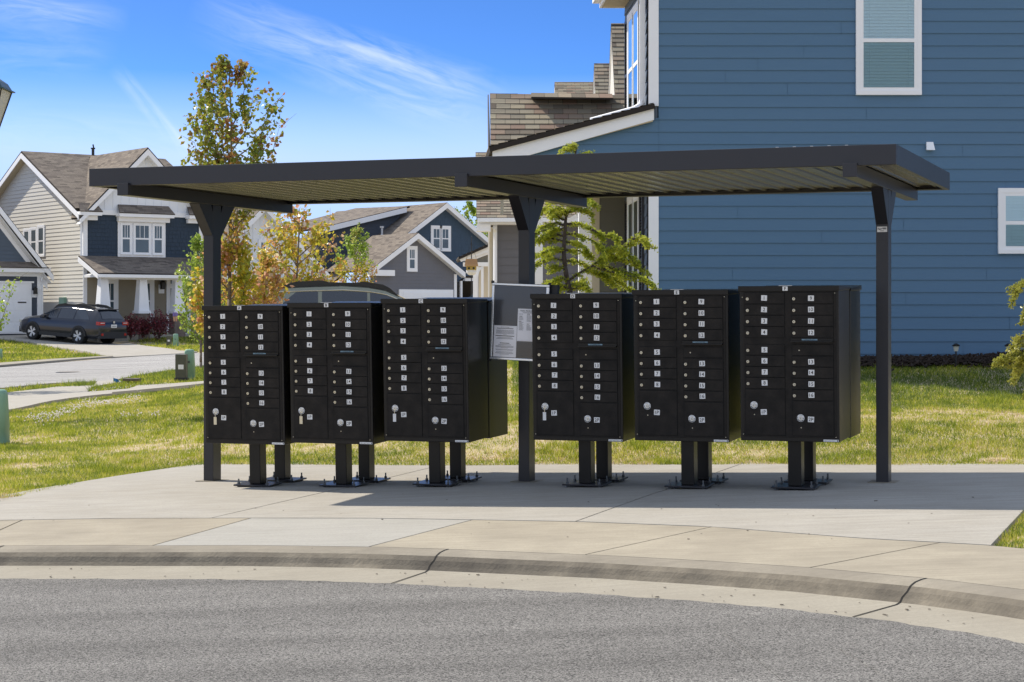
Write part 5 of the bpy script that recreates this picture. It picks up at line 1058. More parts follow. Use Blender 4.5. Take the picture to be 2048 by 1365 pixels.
mb = MB(); ut = F.A(135, 605); u2 = F.A(139, 595); mb.slab([F.w(-.15, ut[0]+.6, u2[1]-.9), F.w(-.15, ut[0]+.05, u2[1]-.9), F.w(-.15, ut[0]+.05, u2[1]+.0), F.w(-.15, ut[0]+.6, u2[1]+.0)], EA*.14); mb.build('meter_box', [M['util']], bs)
# --- garage house at the left edge
Zg = 85.6; g0 = P(81, 629, Zg); hg = -.92
gh = thing('left_garage_house', 'slate blue gabled garage house with white garage door at the left edge', 'house', loc=(g0.x, g0.y, hg))
Fg = FR(g0, EA, EB); hg = Fg.B(60, 668)[1]
ap = Fg.B(-55, 365); evg = Fg.B(88, 545)[1]; halfw = -ap[0]
wall(gh, 'garage_wall', Fg, 'b', 0, [(-2*halfw, hg-.3), (0, hg-.3), (0, evg+.1), (-2*halfw, evg+.1)], M['slate'], pix=False, d=.016)
wall(gh, 'gable_wall', Fg, 'b', -.01, [(-2*halfw-.1, evg+.1), (.1, evg+.1), (ap[0], ap[1])], M['bluegrey'], pix=False, d=.016)
sg_ = (ap[1]-evg)/halfw; og = .42; zg1 = ap[1]+.3; zg0 = evg-og*sg_+.42
for s_, aa in ((1, og), (-1, -2*halfw-og)):
    roofplane(gh, 'roof', [Fg.w(aa, -.45, zg0), Fg.w(aa, 12, zg0), Fg.w(ap[0], 12, zg1), Fg.w(ap[0], -.45, zg1)], M['shingle2'], .1)
mb = MB()
for aa in (og, -2*halfw-og): mb.slab([Fg.w(aa, -.48, zg0-.05), Fg.w(ap[0], -.48, zg1-.05), Fg.w(ap[0], -.48, zg1-.38), Fg.w(aa, -.48, zg0-.33)], EB*.03); mb.slab([Fg.w(aa-.1, -.46, zg0-.37), Fg.w(ap[0], -.46, zg1-.42), Fg.w(ap[0], -.03, zg1-.42), Fg.w(aa-.1, -.03, zg0-.37)], (0, 0, -.02)); mb.slab([Fg.w(aa-.1, -.03, zg0-.40), Fg.w(ap[0], -.03, zg1-.45), Fg.w(ap[0], -.03, zg1-.75), Fg.w(aa-.1, -.03, zg0-.70)], EB*.02)
mb.build('rake_board', [M['white']], gh)
mb = MB(); mb.slab([Fg.w(-2*halfw, -.45, evg-.02), Fg.w(.3, -.45, evg-.02), Fg.w(.3, -.45, evg+.2), Fg.w(-2*halfw, -.45, evg+.2)], EB*.45); mb.slab([Fg.w(-2*halfw, -.06, evg-.2), Fg.w(.05, -.06, evg-.2), Fg.w(.05, -.06, evg-.021), Fg.w(-2*halfw, -.06, evg-.021)], EB*.06); mb.slab([Fg.w(-.17, -.05, hg), Fg.w(0.03, -.05, hg), Fg.w(.03, -.05, evg-.2), Fg.w(-.17, -.05, evg-.2)], EB*.1); mb.build('trim', [M['white']], gh)
roofplane(gh, 'eave_roof', [Fg.w(-2*halfw, -.5, evg+.2), Fg.w(.2, -.5, evg+.2), Fg.w(-.1, -.02, evg+.46), Fg.w(-2*halfw, -.02, evg+.46)], M['shingle2'], .04)
mb = MB(); mb.cyl(Fg.w(.1, -.1, evg-.05), Fg.w(-.02, -.12, evg-.4), .05, .05, 8); mb.cyl(Fg.w(.08, -.0, evg-.4), Fg.w(.08, -.0, hg), .05, .05, 8); mb.build('downspout', [M['white']], gh)
dr1 = Fg.B(53, 578); dl = dr1[0]-4.9; dtop = Fg.B(53, 579)[1]
mb = MB(); mb.slab([Fg.w(dl-.2, -.06, hg), Fg.w(dr1[0]+.22, -.06, hg), Fg.w(dr1[0]+.22, -.06, dtop+.28), Fg.w(dl-.2, -.06, dtop+.28)], EB*.05); mb.slab([Fg.w(dl-.3, -.1, dtop+.28), Fg.w(dr1[0]+.32, -.1, dtop+.28), Fg.w(dr1[0]+.32, -.1, dtop+.36), Fg.w(dl-.3, -.1, dtop+.36)], EB*.09); mb.build('door_trim', [M['white']], gh)
mb = MB(); mb.slab([Fg.w(dl, -.075, hg+.02), Fg.w(dr1[0], -.075, hg+.02), Fg.w(dr1[0], -.075, dtop), Fg.w(dl, -.075, dtop)], EB*.014, 0)
nrow = 4; hh_ = (dtop-hg)/nrow
for r in range(nrow):
    for c in range(8):
        x1_ = dr1[0]-.05-c*.61; x0_ = x1_-.52; za = hg+.06+r*hh_; zb_ = za+hh_-.10
        mb.slab([Fg.w(x0_, -.088, za), Fg.w(x1_, -.088, za), Fg.w(x1_, -.088, zb_), Fg.w(x0_, -.088, zb_)], EB*.012, 0)
gd = mb.build('garage_door', [M['white']], gh)
mb = MB(); z = dtop-.62; mb.slab([Fg.w(dr1[0]-.45, -.10, z), Fg.w(dr1[0]-.05, -.10, z), Fg.w(dr1[0]-.05, -.10, z+.06), Fg.w(dr1[0]-.45, -.10, z+.06)], EB*.012); mb.build('hinge_strap', [M['blackmetal']], gd)
a, c = Fg.B(68, 583); wall_lamp(gh, Fg.w(a, -.02, c), -EB, .8)
# --- white board-and-batten house in the middle
Zw = 92.; w0_ = P(476, 629, Zw); hw = -1.0
wh = thing('white_gable_house', 'white board-and-batten gabled house partly hidden by the golden maples', 'house', loc=(w0_.x, w0_.y, hw))
Fw = FR(w0_, EA, EB); al = Fw.B(442, 508); apw = Fw.B(523, 420); ar = (2*apw[0]-al[0]); zlw = Fw.B(560, 557)[1]
sw_ = (apw[1]-Fw.B(640, 547)[1])/(Fw.B(640, 547)[0]-apw[0]); hl = Fw.B(645, 552)[0]-apw[0]; zlo = apw[1]-sw_*hl
wall(wh, 'gable_wall', Fw, 'b', 0, [(apw[0]-hl, zlw), (apw[0]+hl, zlw), (apw[0]+hl, zlo), (apw[0], apw[1]), (apw[0]-hl, zlo)], M['bandb'], pix=False, style='batten')
wall(wh, 'stone_wall', Fw, 'b', -.03, [(apw[0]-hl, hw-.2), (apw[0]+hl, hw-.2), (apw[0]+hl, zlw), (apw[0]-hl, zlw)], M['stone'], pix=False, style='none')
for s_ in (-1, 1):
    e0 = Fw.w(apw[0]+s_*(hl+.35), -.4, zlo-.35*sw_+.25); e1 = Fw.w(apw[0]+s_*(hl+.35), 9, zlo-.35*sw_+.25); roofplane(wh, 'roof', [e0, e1, Fw.w(apw[0], 9, apw[1]+.25), Fw.w(apw[0], -.4, apw[1]+.25)], M['shingle2'], .1)
mb = MB()
for s_ in (-1, 1): mb.slab([Fw.w(apw[0]+s_*(hl+.35), -.43, zlo-.35*sw_+.22), Fw.w(apw[0], -.43, apw[1]+.22), Fw.w(apw[0], -.43, apw[1]-.08), Fw.w(apw[0]+s_*(hl+.35), -.43, zlo-.35*sw_-.05)], EB*.03); mb.slab([Fw.w(apw[0]+s_*(hl+.3), -.41, zlo-.35*sw_-.0), Fw.w(apw[0], -.41, apw[1]-.03), Fw.w(apw[0], 0, apw[1]-.03), Fw.w(apw[0]+s_*(hl+.3), 0, zlo-.35*sw_-.0)], (0, 0, -.03))
mb.build('rake_board', [M['white']], wh)
a0 = Fw.B(520, 520); a1 = Fw.B(531, 484); win(wh, Fw.w(0, 0, 0), EA, -EB, a0[0], a1[0], a0[1], a1[1], .1, .5, 2, 'pane_far')
gdl = Fw.B(480, 580); gdr = Fw.B(600, 580)
mb = MB(); mb.slab([Fw.w(gdl[0], -.1, hw), Fw.w(gdr[0], -.1, hw), Fw.w(gdr[0], -.1, gdl[1]), Fw.w(gdl[0], -.1, gdl[1])], EB*.06); 
for r in range(4): mb.slab([Fw.w(gdl[0]+.1, -.12, hw+.1+r*.52), Fw.w(gdr[0]-.1, -.12, hw+.1+r*.52), Fw.w(gdr[0]-.1, -.12, hw+.55+r*.52), Fw.w(gdl[0]+.1, -.12, hw+.55+r*.52)], EB*.02)
mb.build('garage_door', [M['white']], wh)
wall(wh, 'side_wall', Fw, 'a', apw[0]-hl, [(0, hw-.2), (9, hw-.2), (9, zlo), (0, zlo)], M['bandb'], pix=False, style='batten')
# --- grey house with blue shake gable
Zs = 97.; s0 = P(745, 629, Zs); hs_ = -1.0
gy = thing('grey_house', 'grey-sided house with blue shake gable and long brown roof seen between the posts', 'house', loc=(s0.x, s0.y, hs_))
Fs = FR(s0, EA, EB)
# garage gable (front plane b=0)
apg = Fs.B(829, 476); rg = Fs.B(912, 545); hlg = rg[0]-apg[0]; sgs = (apg[1]-rg[1])/hlg
wall(gy, 'garage_wall', Fs, 'b', 0, [(apg[0]-hlg, hs_-.2), (apg[0]+hlg, hs_-.2), (apg[0]+hlg, apg[1]-sgs*hlg), (apg[0], apg[1]), (apg[0]-hlg, apg[1]-sgs*hlg)], M['grey'], pix=False, d=.014)
def gable(parent, Fx, ax, az, hl, sl, b0, b1, oh=.35, mt='shingle2', th=.28):
    for s_ in (-1, 1):
        zl = az-sl*(hl+oh)+.25; roofplane(parent, 'roof', [Fx.w(ax+s_*(hl+oh), b0-.35, zl), Fx.w(ax+s_*(hl+oh), b1, zl), Fx.w(ax, b1, az+.25), Fx.w(ax, b0-.35, az+.25)], M[mt], .1)
    mb = MB()
    for s_ in (-1, 1):
        zl = az-sl*(hl+oh)+.25; mb.slab([Fx.w(ax+s_*(hl+oh), b0-.38, zl-.03), Fx.w(ax, b0-.38, az+.22), Fx.w(ax, b0-.38, az+.22-th), Fx.w(ax+s_*(hl+oh), b0-.38, zl-.03-th)], EB*.03)
        mb.slab([Fx.w(ax+s_*(hl+oh), b0-.36, zl-th+.0), Fx.w(ax, b0-.36, az+.22-th+.03), Fx.w(ax, b0, az+.22-th+.03), Fx.w(ax+s_*(hl+oh), b0, zl-th+.0)], (0, 0, -.03))
    mb.build('rake_board', [M['white']], parent)
gable(gy, Fs, apg[0], apg[1], hlg, sgs, 0, 4)
mb = MB(); zlg = apg[1]-sgs*hlg; mb.slab([Fs.w(apg[0]-hlg-.1, -.35, zlg-.25), Fs.w(apg[0]-hlg+1.2, -.35, zlg-.25), Fs.w(apg[0]-hlg+1.2, -.35, zlg+.05), Fs.w(apg[0]-hlg-.1, -.35, zlg+.05)], EB*.34); mb.build('eave_return', [M['white']], gy); mb = MB(); mb.slab([Fs.w(apg[0]+hlg-.14, -.04, hs_), Fs.w(apg[0]+hlg+.03, -.04, hs_), Fs.w(apg[0]+hlg+.03, -.04, zlg-.1), Fs.w(apg[0]+hlg-.14, -.04, zlg-.1)], EB*.1); mb.build('corner_board', [M['white']], gy)
def pwin(Fx, b, p0, p1, q0, q1, par, n_=1, **k):
    a0 = Fx.B(p0, q1, b); a1 = Fx.B(p1, q0, b); w = (a1[0]-a0[0])/n_
    for i in range(n_): win(par, Fx.w(0, b, 0), EA, -EB, a0[0]+w*i+.13*(i == 0)+.05*(i > 0), a0[0]+w*(i+1)-.13*(i == n_-1)-.05*(i < n_-1), a0[1]+.14, a1[1]-.24, .13, .5, 2+(n_ == 1), 'pane_far', sash=.05, **k)
pwin(Fs, 0, 813, 834, 489, 544, gy)
gl_ = Fs.B(797, 579); gr_ = Fs.B(905, 579)
mb = MB(); mb.slab([Fs.w(gl_[0], -.08, hs_), Fs.w(gr_[0], -.08, hs_), Fs.w(gr_[0], -.08, gl_[1]), Fs.w(gl_[0], -.08, gl_[1])], EB*.07); 
for r in range(4): mb.slab([Fs.w(gl_[0]+.25, -.10, hs_+.05+r*.55), Fs.w(gr_[0]-.25, -.10, hs_+.05+r*.55), Fs.w(gr_[0]-.25, -.10, hs_+.5+r*.55), Fs.w(gl_[0]+.25, -.10, hs_+.5+r*.55)], EB*.02)
mb.build('garage_door', [M['white']], gy)
# main body gable (set back)
bm = 3.0; apm = Fs.B(887, 415, bm); rm = Fs.B(972, 488, bm); hlm = rm[0]-apm[0]; slm = (apm[1]-rm[1])/hlm; hlm2 = Fs.B(975, 491, bm)[0]-apm[0]
# wall wide enough to carry the long left slope
lf = 7.2
wall(gy, 'shake_gable_wall', Fs, 'b', bm, [(apm[0]-hlm2, apm[1]-slm*hlm2), (apm[0]-hlm2, .8), (apm[0]+hlm2, .8), (apm[0]+hlm2, apm[1]-slm*hlm2), (apm[0], apm[1])], mat_shake, pix=False, style='shake')
wall(gy, 'lower_wall', Fs, 'b', bm, [(apm[0]-hlm2, hs_-.2), (apm[0]+hlm2, hs_-.2), (apm[0]+hlm2, .8), (apm[0]-hlm2, .8)], M['grey'], pix=False)
gable(gy, Fs, apm[0], apm[1], hlm2, slm, bm, bm+11, oh=.3)
pwin(Fs, bm, 861, 901, 449, 503, gy, 2)
# long roof slope running down to the left and shed dormer above it
zt_ = apm[1]+.2
ex_ = 9.0
roofplane(gy, 'side_roof', [Fs.w(apm[0]-ex_, bm-.35+1.2, zt_-slm*ex_), Fs.w(apm[0]-ex_, bm+11, zt_-slm*ex_), Fs.w(apm[0]-.3, bm+11, zt_-slm*.3), Fs.w(apm[0]-.3, bm+1.2, zt_-slm*.3)], M['shingle2'], .1)
wall(gy, 'side_wall', Fs, 'a', apm[0]-ex_+.5, [(bm, hs_), (bm+10, hs_), (bm+10, zt_-slm*(ex_-.5)-.2), (bm, zt_-slm*(ex_-.5)-.2)], M['grey'], pix=False)
# dormer: front plane at b = bd_, low-slope roof
bdm = bm+2.6; tl = Fs.B(641, 457, bdm); tr = Fs.B(800, 416, bdm); sd = (tr[1]-tl[1])/(tr[0]-tl[0])
zc = lambda a: zt_-slm*(apm[0]-a)
am = tr[0]
wall(gy, 'dormer_wall', Fs, 'b', bdm, [(tl[0]-.2, zc(tl[0]-.2)-.3), (am, zc(am)-.3), (am, tr[1]-.1), (tl[0]-.2, tl[1]-.15)], M['slate'], pix=False, d=.016)
roofplane(gy, 'dormer_roof', [Fs.w(tl[0]-.5, bdm-.35, tl[1]-.05), Fs.w(tl[0]-.5, bdm+6, tl[1]-.05), Fs.w(apm[0]-.2, bdm+6, tr[1]+sd*(apm[0]-am)), Fs.w(am+.4, bdm-.35, tr[1]+.1)], M['shingle2'], .1)
mb = MB(); mb.slab([Fs.w(tl[0]-.5, bdm-.38, tl[1]-.08), Fs.w(am+.2, bdm-.38, tr[1]+.02), Fs.w(am+.2, bdm-.38, tr[1]-.26), Fs.w(tl[0]-.5, bdm-.38, tl[1]-.36)], EB*.03); mb.build('dormer_fascia', [M['white']], gy)
vp = Fs.B(764, 458, bm+1.6); zz_ = zc(vp[0]); vq = Fs.w(vp[0], bm+1.6, zz_)
mb = MB(); mb.cyl(vq-Vector((0, 0, .1)), vq+Vector((0, 0, .3)), .16, .06, 8); mb.cyl(vq+Vector((0, 0, .3)), vq+Vector((0, 0, .62)), .06, .06, 8); mb.cyl(vq+Vector((0, 0, .62)), vq+Vector((0, 0, .72)), .11, .11, 8); mb.build('vent_pipe', [M['ventgrey']], gy)
# small porch at the right end
pr0 = Fs.B(912, 560, 1.2); pr1 = Fs.B(948, 560, 1.2)
roofplane(gy, 'porch_roof', [Fs.w(pr0[0], .3, Fs.B(915, 552, .3)[1]), Fs.w(pr1[0]+.8, .3, Fs.B(915, 552, .3)[1]), Fs.w(pr1[0]+.8, bm, .95), Fs.w(pr0[0], bm, .95)], M['shingle2'], .08)
mb = MB(); mb.slab([Fs.w(pr0[0], .35, Fs.B(915, 562, .3)[1]), Fs.w(pr1[0]+.7, .35, Fs.B(915, 562, .3)[1]), Fs.w(pr1[0]+.7, .35, Fs.B(915, 554, .3)[1]), Fs.w(pr0[0], .35, Fs.B(915, 554, .3)[1])], EB*.2); mb.slab([Fs.w(Fs.B(921, 580, .4)[0], .4, hs_), Fs.w(Fs.B(925, 580, .4)[0], .4, hs_), Fs.w(Fs.B(925, 580, .4)[0], .4, Fs.B(915, 562, .3)[1]), Fs.w(Fs.B(921, 580, .4)[0], .4, Fs.B(915, 562, .3)[1])], EB*.15); mb.build('porch_frame', [M['white']], gy)
# ---------------------------------------------------------------- trees and plants
def leaves_obj(name, parent, C_, size, rn, mt, r, nrm=None, asp=.8, fold=True):
    """many small folded leaf faces at the points C_ (n,3)"""
    n = len(C_); a = r.normal(size=(n, 3)); a /= np.linalg.norm(a, axis=1)[:, None]; b = r.normal(size=(n, 3)); b -= (b*a).sum(1)[:, None]*a; b /= np.linalg.norm(b, axis=1)[:, None]
    c = np.cross(a, b); s = (size*r.uniform(.6, 1.25, n))[:, None]
    p0 = C_-a*s*.5; p1 = C_+b*s*asp*.5-c*s*.12+a*s*.05; p2 = C_+a*s*.55; p3 = C_-b*s*asp*.5-c*s*.12+a*s*.05
    V_ = np.stack([p0, p1, p2, p0, p2, p3], 1).reshape(-1, 3)
    inv = np.array(MW[parent.name].inverted()); V_ = V_ @ inv[:3, :3].T+inv[:3, 3]
    m = 2*n; me = bpy.data.meshes.new(name); me.vertices.add(3*m); me.vertices.foreach_set('co', V_.reshape(-1).astype('f')); me.loops.add(3*m); me.loops.foreach_set('vertex_index', np.arange(3*m, dtype='i'))
    me.polygons.add(m); me.polygons.foreach_set('loop_start', np.arange(0, 3*m, 3, dtype='i')); me.update(calc_edges=True)
    at = me.attributes.new('rnd', 'FLOAT', 'FACE'); at.data.foreach_set('value', np.repeat(np.clip(rn, 0, 1), 2).astype('f')); me.materials.append(mt)
    o = bpy.data.objects.new(name, me); C.objects.link(o); o.parent = parent; MW[o.name] = MW[parent.name]; return o
def tree(name, label, px, Z, prof, leaf, nl, seed, mt, mt_low=None, zsplit=None, group=None, dens=None, lean=(0, 0), cat='tree', rt=.035, nlimb=26, bark='bark'):
    """young tree: prof = [(height above eye, radius)] of the crown envelope"""
    r = np.random.default_rng(seed); X = (px-CX)/FPX*Z; g0 = h1(X, Z); t = thing(name, label, cat, loc=(X, Z, g0-.05), group=group)
    ph = np.array([p[0] for p in prof])[::-1]; pr = np.array([p[1] for p in prof])[::-1]
    if ph[0] > ph[-1]: ph = ph[::-1]; pr = pr[::-1]
    zt_, zb_ = ph[-1], ph[0]; Rz = lambda z: np.interp(z, ph, pr)
    path = []; n = 14
    for i in range(n+1):
        f = i/n; z = g0-.05+(zt_-.05-g0)*f; path.append(Vector((X+lean[0]*f+.03*math.sin(f*7+seed)*f, Z+lean[1]*f+.03*math.cos(f*5+seed)*f, z)))
    mb = MB(); mb.tube(path, [rt*(1-.8*i/n) for i in range(n+1)], 7); mb.build('trunk', [M[bark]], t, smooth=True)
    tr = lambda z: path[0].lerp(path[-1], np.clip((z-path[0].z)/(path[-1].z-path[0].z), 0, 1))
    pts = []; rns = []; mb = MB(); H_ = zt_-zb_
    for k in range(nlimb):
        f = (k+.5)/nlimb; ze = zb_+H_*(f**.85)*.99; az = k*2.399+r.uniform(-.4, .4); Re = Rz(ze)*r.uniform(.62, 1.16)
        rise = min(Re*r.uniform(1.0, 2.0)+.1, ze-g0-.4); z0 = max(ze-rise, g0+.5); a = tr(z0); c0 = tr(ze); e = Vector((c0.x+math.cos(az)*Re, c0.y+math.sin(az)*Re, ze))
        mid = a.lerp(e, .5)+Vector((math.cos(az)*Re*.15, math.sin(az)*Re*.15, -rise*.12)); P_ = [a.lerp(mid, q*2) if q < .5 else mid.lerp(e, q*2-1) for q in np.linspace(0, 1, 7)]
        mb.tube(P_, [rt*.34*(1-.8*q) for q in np.linspace(0, 1, 7)], 5)
        tw = [(P_, 1.0)]
        for j in range(5):
            b0 = P_[2+j % 5]; d = Vector((math.cos(az)+r.normal()*.8, math.sin(az)+r.normal()*.8, .8+r.normal()*.5)).normalized()*Re*r.uniform(.25, .5); tw.append(([b0, b0+d*.5, b0+d], .6)); mb.tube([b0, b0+d*.5, b0+d], [rt*.12, rt*.08, rt*.04], 3)
        cl = r.uniform(0, 1)
        for Pw, wgt in tw:
            m = int(nl/nlimb/4*wgt*(2 if wgt == 1 else 1))
            for _ in range(m):
                q = r.uniform(.35 if wgt == 1 else .15, 1)*(len(Pw)-1); i = min(int(q), len(Pw)-2); p = Pw[i].lerp(Pw[i+1], q-i); sp = .034*(1+leaf*9)
                p = p+Vector(r.normal(0, sp, 3)); zz = p.z
                if dens is not None and r.random() > np.interp(zz, [d[0] for d in dens], [d[1] for d in dens]): continue
                cc = tr(zz)
                if (p.x-cc.x)**2+(p.y-cc.y)**2 > (Rz(min(max(zz, zb_), zt_))*1.3+.06)**2: continue
                pts.append(p); rns.append(cl*.5+r.uniform(0, .5)+.12*(zz > zt_-.6))
    mb.build('limbs', [M[bark]], t, smooth=True); A = np.array(pts); rn = np.array(rns)
    if mt_low is not None:
        lo = A[:, 2]+r.normal(0, .12, len(A)) < zsplit; leaves_obj('crown', t, A[~lo], leaf, rn[~lo], M[mt], r); leaves_obj('crown', t, A[lo], leaf, rn[lo], M[mt_low], r)
    else: leaves_obj('crown', t, A, leaf, rn, M[mt], r)
    return t
tree('maple_tree', 'tall young maple rising above the shelter roof near its left post', 460, 30, [(4.12, .06), (3.85, .42), (3.5, .66), (3.0, .74), (2.7, .66), (2.35, .52), (1.8, .42), (1.45, .34), (1.1, .38), (.7, .5), (.1, .52), (-.4, .3)], .082, 9500, 3, 'maple', 'maple_gold', 1.5, 'young maples behind the shelter', [(-.5, .9), (1.0, 1.0), (1.2, .25), (1.9, .3), (2.2, .75), (4.2, .6)], nlimb=52, rt=.04)
tree('maple_tree', 'golden maple spreading above the parked car roof, before the white gabled house', 592, 43, [(2.5, .18), (2.25, .6), (1.75, .85), (1.3, .88), (.9, .8), (.5, .7), (.1, .4)], .105, 2300, 8, 'maple_gold', 'maple_gold', .0, 'young maples behind the shelter', nlimb=34, lean=(.05, 0), rt=.045)
tree('maple_tree', 'low golden maple between mailboxes A and B, left of the parked car roof', 522, 31, [(1.05, .12), (.8, .34), (.45, .36), (.1, .36), (-.3, .3)], .085, 1500, 31, 'maple_gold', 'maple_gold', .0, 'young maples behind the shelter', nlimb=20, rt=.025)
tree('maple_tree', 'distant small green maple in front of the grey garage gable', 711, 60, [(2.8, .12), (2.5, .34), (2.0, .5), (1.5, .58), (1.0, .66), (.5, .5), (.0, .2)], .085, 2600, 12, 'greenleaf', 'maple_gold', 1.6, 'young maples behind the shelter', nlimb=30, rt=.05)
tree('maple_tree', 'green young maple half hidden by the left shelter post', 402, 50, [(2.1, .12), (1.7, .3), (1.2, .52), (.6, .56), (.2, .5), (-.4, .35)], .085, 2500, 17, 'greenleaf', 'greenleaf', .0, 'young maples behind the shelter', nlimb=28, rt=.04)
tree('maple_tree', 'green maple at the left edge with only its branch tips showing', -62, 40, [(1.3, .2), (1.0, .5), (.75, .85), (.3, .78), (-.1, .7), (-.5, .3)], .075, 2400, 21, 'greenleaf', 'greenleaf', 0., 'young maples behind the shelter', nlimb=26, rt=.04)
tree('backyard_tree', 'bright green tree far behind between the grey house and the shingled roof', 962, 140, [(8.5, .5), (8, 1.5), (7, 2.4), (5.5, 2.9), (3, 2.8), (1.5, 1.5)], .26, 5200, 25, 'greenleaf', rt=.2, nlimb=40)
# deodar cedars: branches follow the sprays seen in the photo, spread in depth
def cedar(name, label, base_px, Z, trunk, brs, conv, seed, mt, mt2, tuft=1.0):
    r = np.random.default_rng(seed); tr = [P(*conv(*p), Z) for p in trunk]; X = tr[0].x; g0 = h1(base_px[0] if False else X, Z)
    t = thing(name, label, 'tree', loc=(X, Z, g0)); tr = [Vector((X+.02, Z, g0-.05))]+tr; n = len(tr)
    mb = MB(); mb.tube(tr, [.036*(1-.85*i/(n-1))+.004 for i in range(n)], 7); mb.build('trunk', [M['barkdk']], t, smooth=True)
    mb = MB(); pts = []; rns = []
    for pl in brs:
        yd = r.uniform(-.55, .45); W3 = []; L = 0
        for i, p in enumerate(pl): q = conv(*p); f = i/(len(pl)-1); W3.append(P(q[0], q[1], Z+yd*f)); 
        fine = [W3[i].lerp(W3[i+1], f) for i in range(len(W3)-1) for f in np.linspace(0, 1, 5)[:-1]]+[W3[-1]]
        m = len(fine); mb.tube(fine, [.016*(1-.85*i/(m-1))+.002 for i in range(m)], 5)
        L = sum((fine[i+1]-fine[i]).length for i in range(m-1)); bias = r.uniform(0, .35)
        subs = [(fine, 1.)]
        for j in range(int(L*15)):
            q = r.uniform(.12, .98)*(m-1); i = min(int(q), m-2); b0 = fine[i].lerp(fine[i+1], q-i); d = (fine[i+1]-fine[i]).normalized()
            sd = Vector((d.x*.8+r.normal()*.25, (1 if r.random() < .5 else -1)*r.uniform(.3, .9), d.z*.5-.12+r.normal()*.12)).normalized()*r.uniform(.07, .24)*(1.1-.5*q/m)
            e = b0+sd+Vector((0, 0, -.03)); mb.tube([b0, e], [.004, .002], 3); subs.append(([b0, b0.lerp(e, .5)+Vector((0, 0, .01)), e], .8))
        for Pw, wg in subs:
            Lw = sum((Pw[i+1]-Pw[i]).length for i in range(len(Pw)-1))
            for _ in range(int(Lw*(330 if wg < 1 else 240)*tuft)):
                q = r.uniform(.05, 1)*(len(Pw)-1); i = min(int(q), len(Pw)-2); p = Pw[i].lerp(Pw[i+1], q-i)+Vector(r.normal(0, .016, 3))+Vector((0, 0, -.006))
                pts.append(p); rns.append(bias+r.uniform(0, .7))
    mb.build('branches', [M['barkdk']], t, smooth=True)
    # needle tufts: thin slivers
    A = np.repeat(np.array(pts), 2, 0); rn = np.repeat(np.array(rns), 2); leaves_obj('needles', t, A, .042, rn, M[mt], r, asp=.3)
    return t
c6 = lambda x, y: (940+x/3.69, 370+y/3.69)
cedar('cedar_tree', 'young cedar with drooping golden-green sprays in front of the porch, right of the middle post', (1135, 640), 23.5,
      [(760, 1000), (735, 780), (715, 700), (700, 600), (690, 480), (700, 380), (705, 260), (722, 160), (745, 20), (770, -150), (785, -285)],
      [[(690, 260), (600, 210), (520, 190), (495, 215)], [(700, 330), (600, 325), (500, 345), (440, 395)], [(695, 300), (640, 280), (560, 300), (480, 340)], [(695, 420), (600, 395), (520, 400), (445, 430)], [(695, 380), (610, 360), (530, 380), (455, 420)], [(695, 500), (600, 480), (520, 505), (450, 540)], [(695, 470), (600, 470), (540, 500)],
       [(700, 560), (600, 540), (520, 565), (465, 600)], [(705, 620), (640, 600), (565, 612)], [(720, 700), (650, 690), (590, 722)], [(735, 760), (660, 735), (572, 712)], [(712, 230), (650, 190), (560, 170), (505, 180)], [(715, 200), (660, 170), (600, 185)], [(740, 770), (690, 750), (640, 770)],
       [(715, 210), (800, 175), (880, 195), (912, 262)], [(712, 190), (770, 145), (860, 115), (942, 160)], [(700, 290), (800, 285), (900, 320), (960, 368)], [(900, 330), (980, 375), (1070, 370), (1085, 425)], [(700, 360), (800, 365), (900, 410), (965, 455)], [(700, 480), (800, 485), (905, 525)], [(700, 420), (780, 425), (860, 470), (900, 540)], [(705, 560), (780, 560), (860, 600)],
       [(725, 710), (800, 655), (900, 600), (970, 545), (1010, 480), (1060, 462), (1130, 475)], [(970, 550), (1080, 535), (1200, 565), (1312, 645)], [(990, 500), (1060, 510), (1140, 490)], [(1050, 470), (1150, 455), (1200, 400), (1252, 345)], [(1205, 400), (1262, 380), (1312, 445)], [(990, 520), (1080, 500), (1160, 520), (1230, 545)],
       [(850, 635), (950, 645), (1080, 690), (1172, 765)], [(900, 600), (1030, 640), (1180, 675), (1280, 688), (1352, 748)], [(930, 600), (1040, 610), (1150, 640), (1250, 670)], [(880, 625), (980, 680), (1090, 745)], [(740, 745), (800, 720), (860, 690)], [(760, 770), (820, 745), (880, 770)],
       [(770, -150), (730, -185), (700, -190)], [(778, -200), (800, -215), (850, -240), (890, -232)], [(782, -250), (750, -262), (715, -278), (690, -268)], [(784, -270), (770, -290), (745, -288)], [(760, -60), (820, -60), (880, 0)], [(750, 0), (680, 20), (600, 60)], [(745, 60), (680, 90), (600, 120)], [(748, 40), (830, 60), (900, 110)]], c6, 5, 'needle', None)
c7 = lambda x, y: (1700+x/3.25, 540+y/3.25)
cedar('cedar_tree', 'golden cedar at the right edge with only its drooping branch tips in view', (2110, 800), 19.0, [(1330, 900), (1320, 500), (1300, 200), (1290, -100)],
      [[(1300, 60), (1200, 55), (1110, 90), (1070, 175)], [(1300, 200), (1200, 210), (1150, 250), (1125, 305)], [(1310, 400), (1180, 400), (1110, 440), (1072, 490)], [(1310, 520), (1180, 515), (1040, 545), (930, 605)], [(1310, 560), (1180, 540), (1090, 570), (1020, 630)], [(1310, 620), (1190, 590), (1120, 620), (1075, 685)], [(1310, 590), (1200, 560), (1140, 575), (1100, 610)], [(1320, 720), (1230, 700), (1170, 740), (1145, 800)], [(1310, 480), (1200, 470), (1150, 500)]], c7, 9, 'needlegold', None, 1.2)
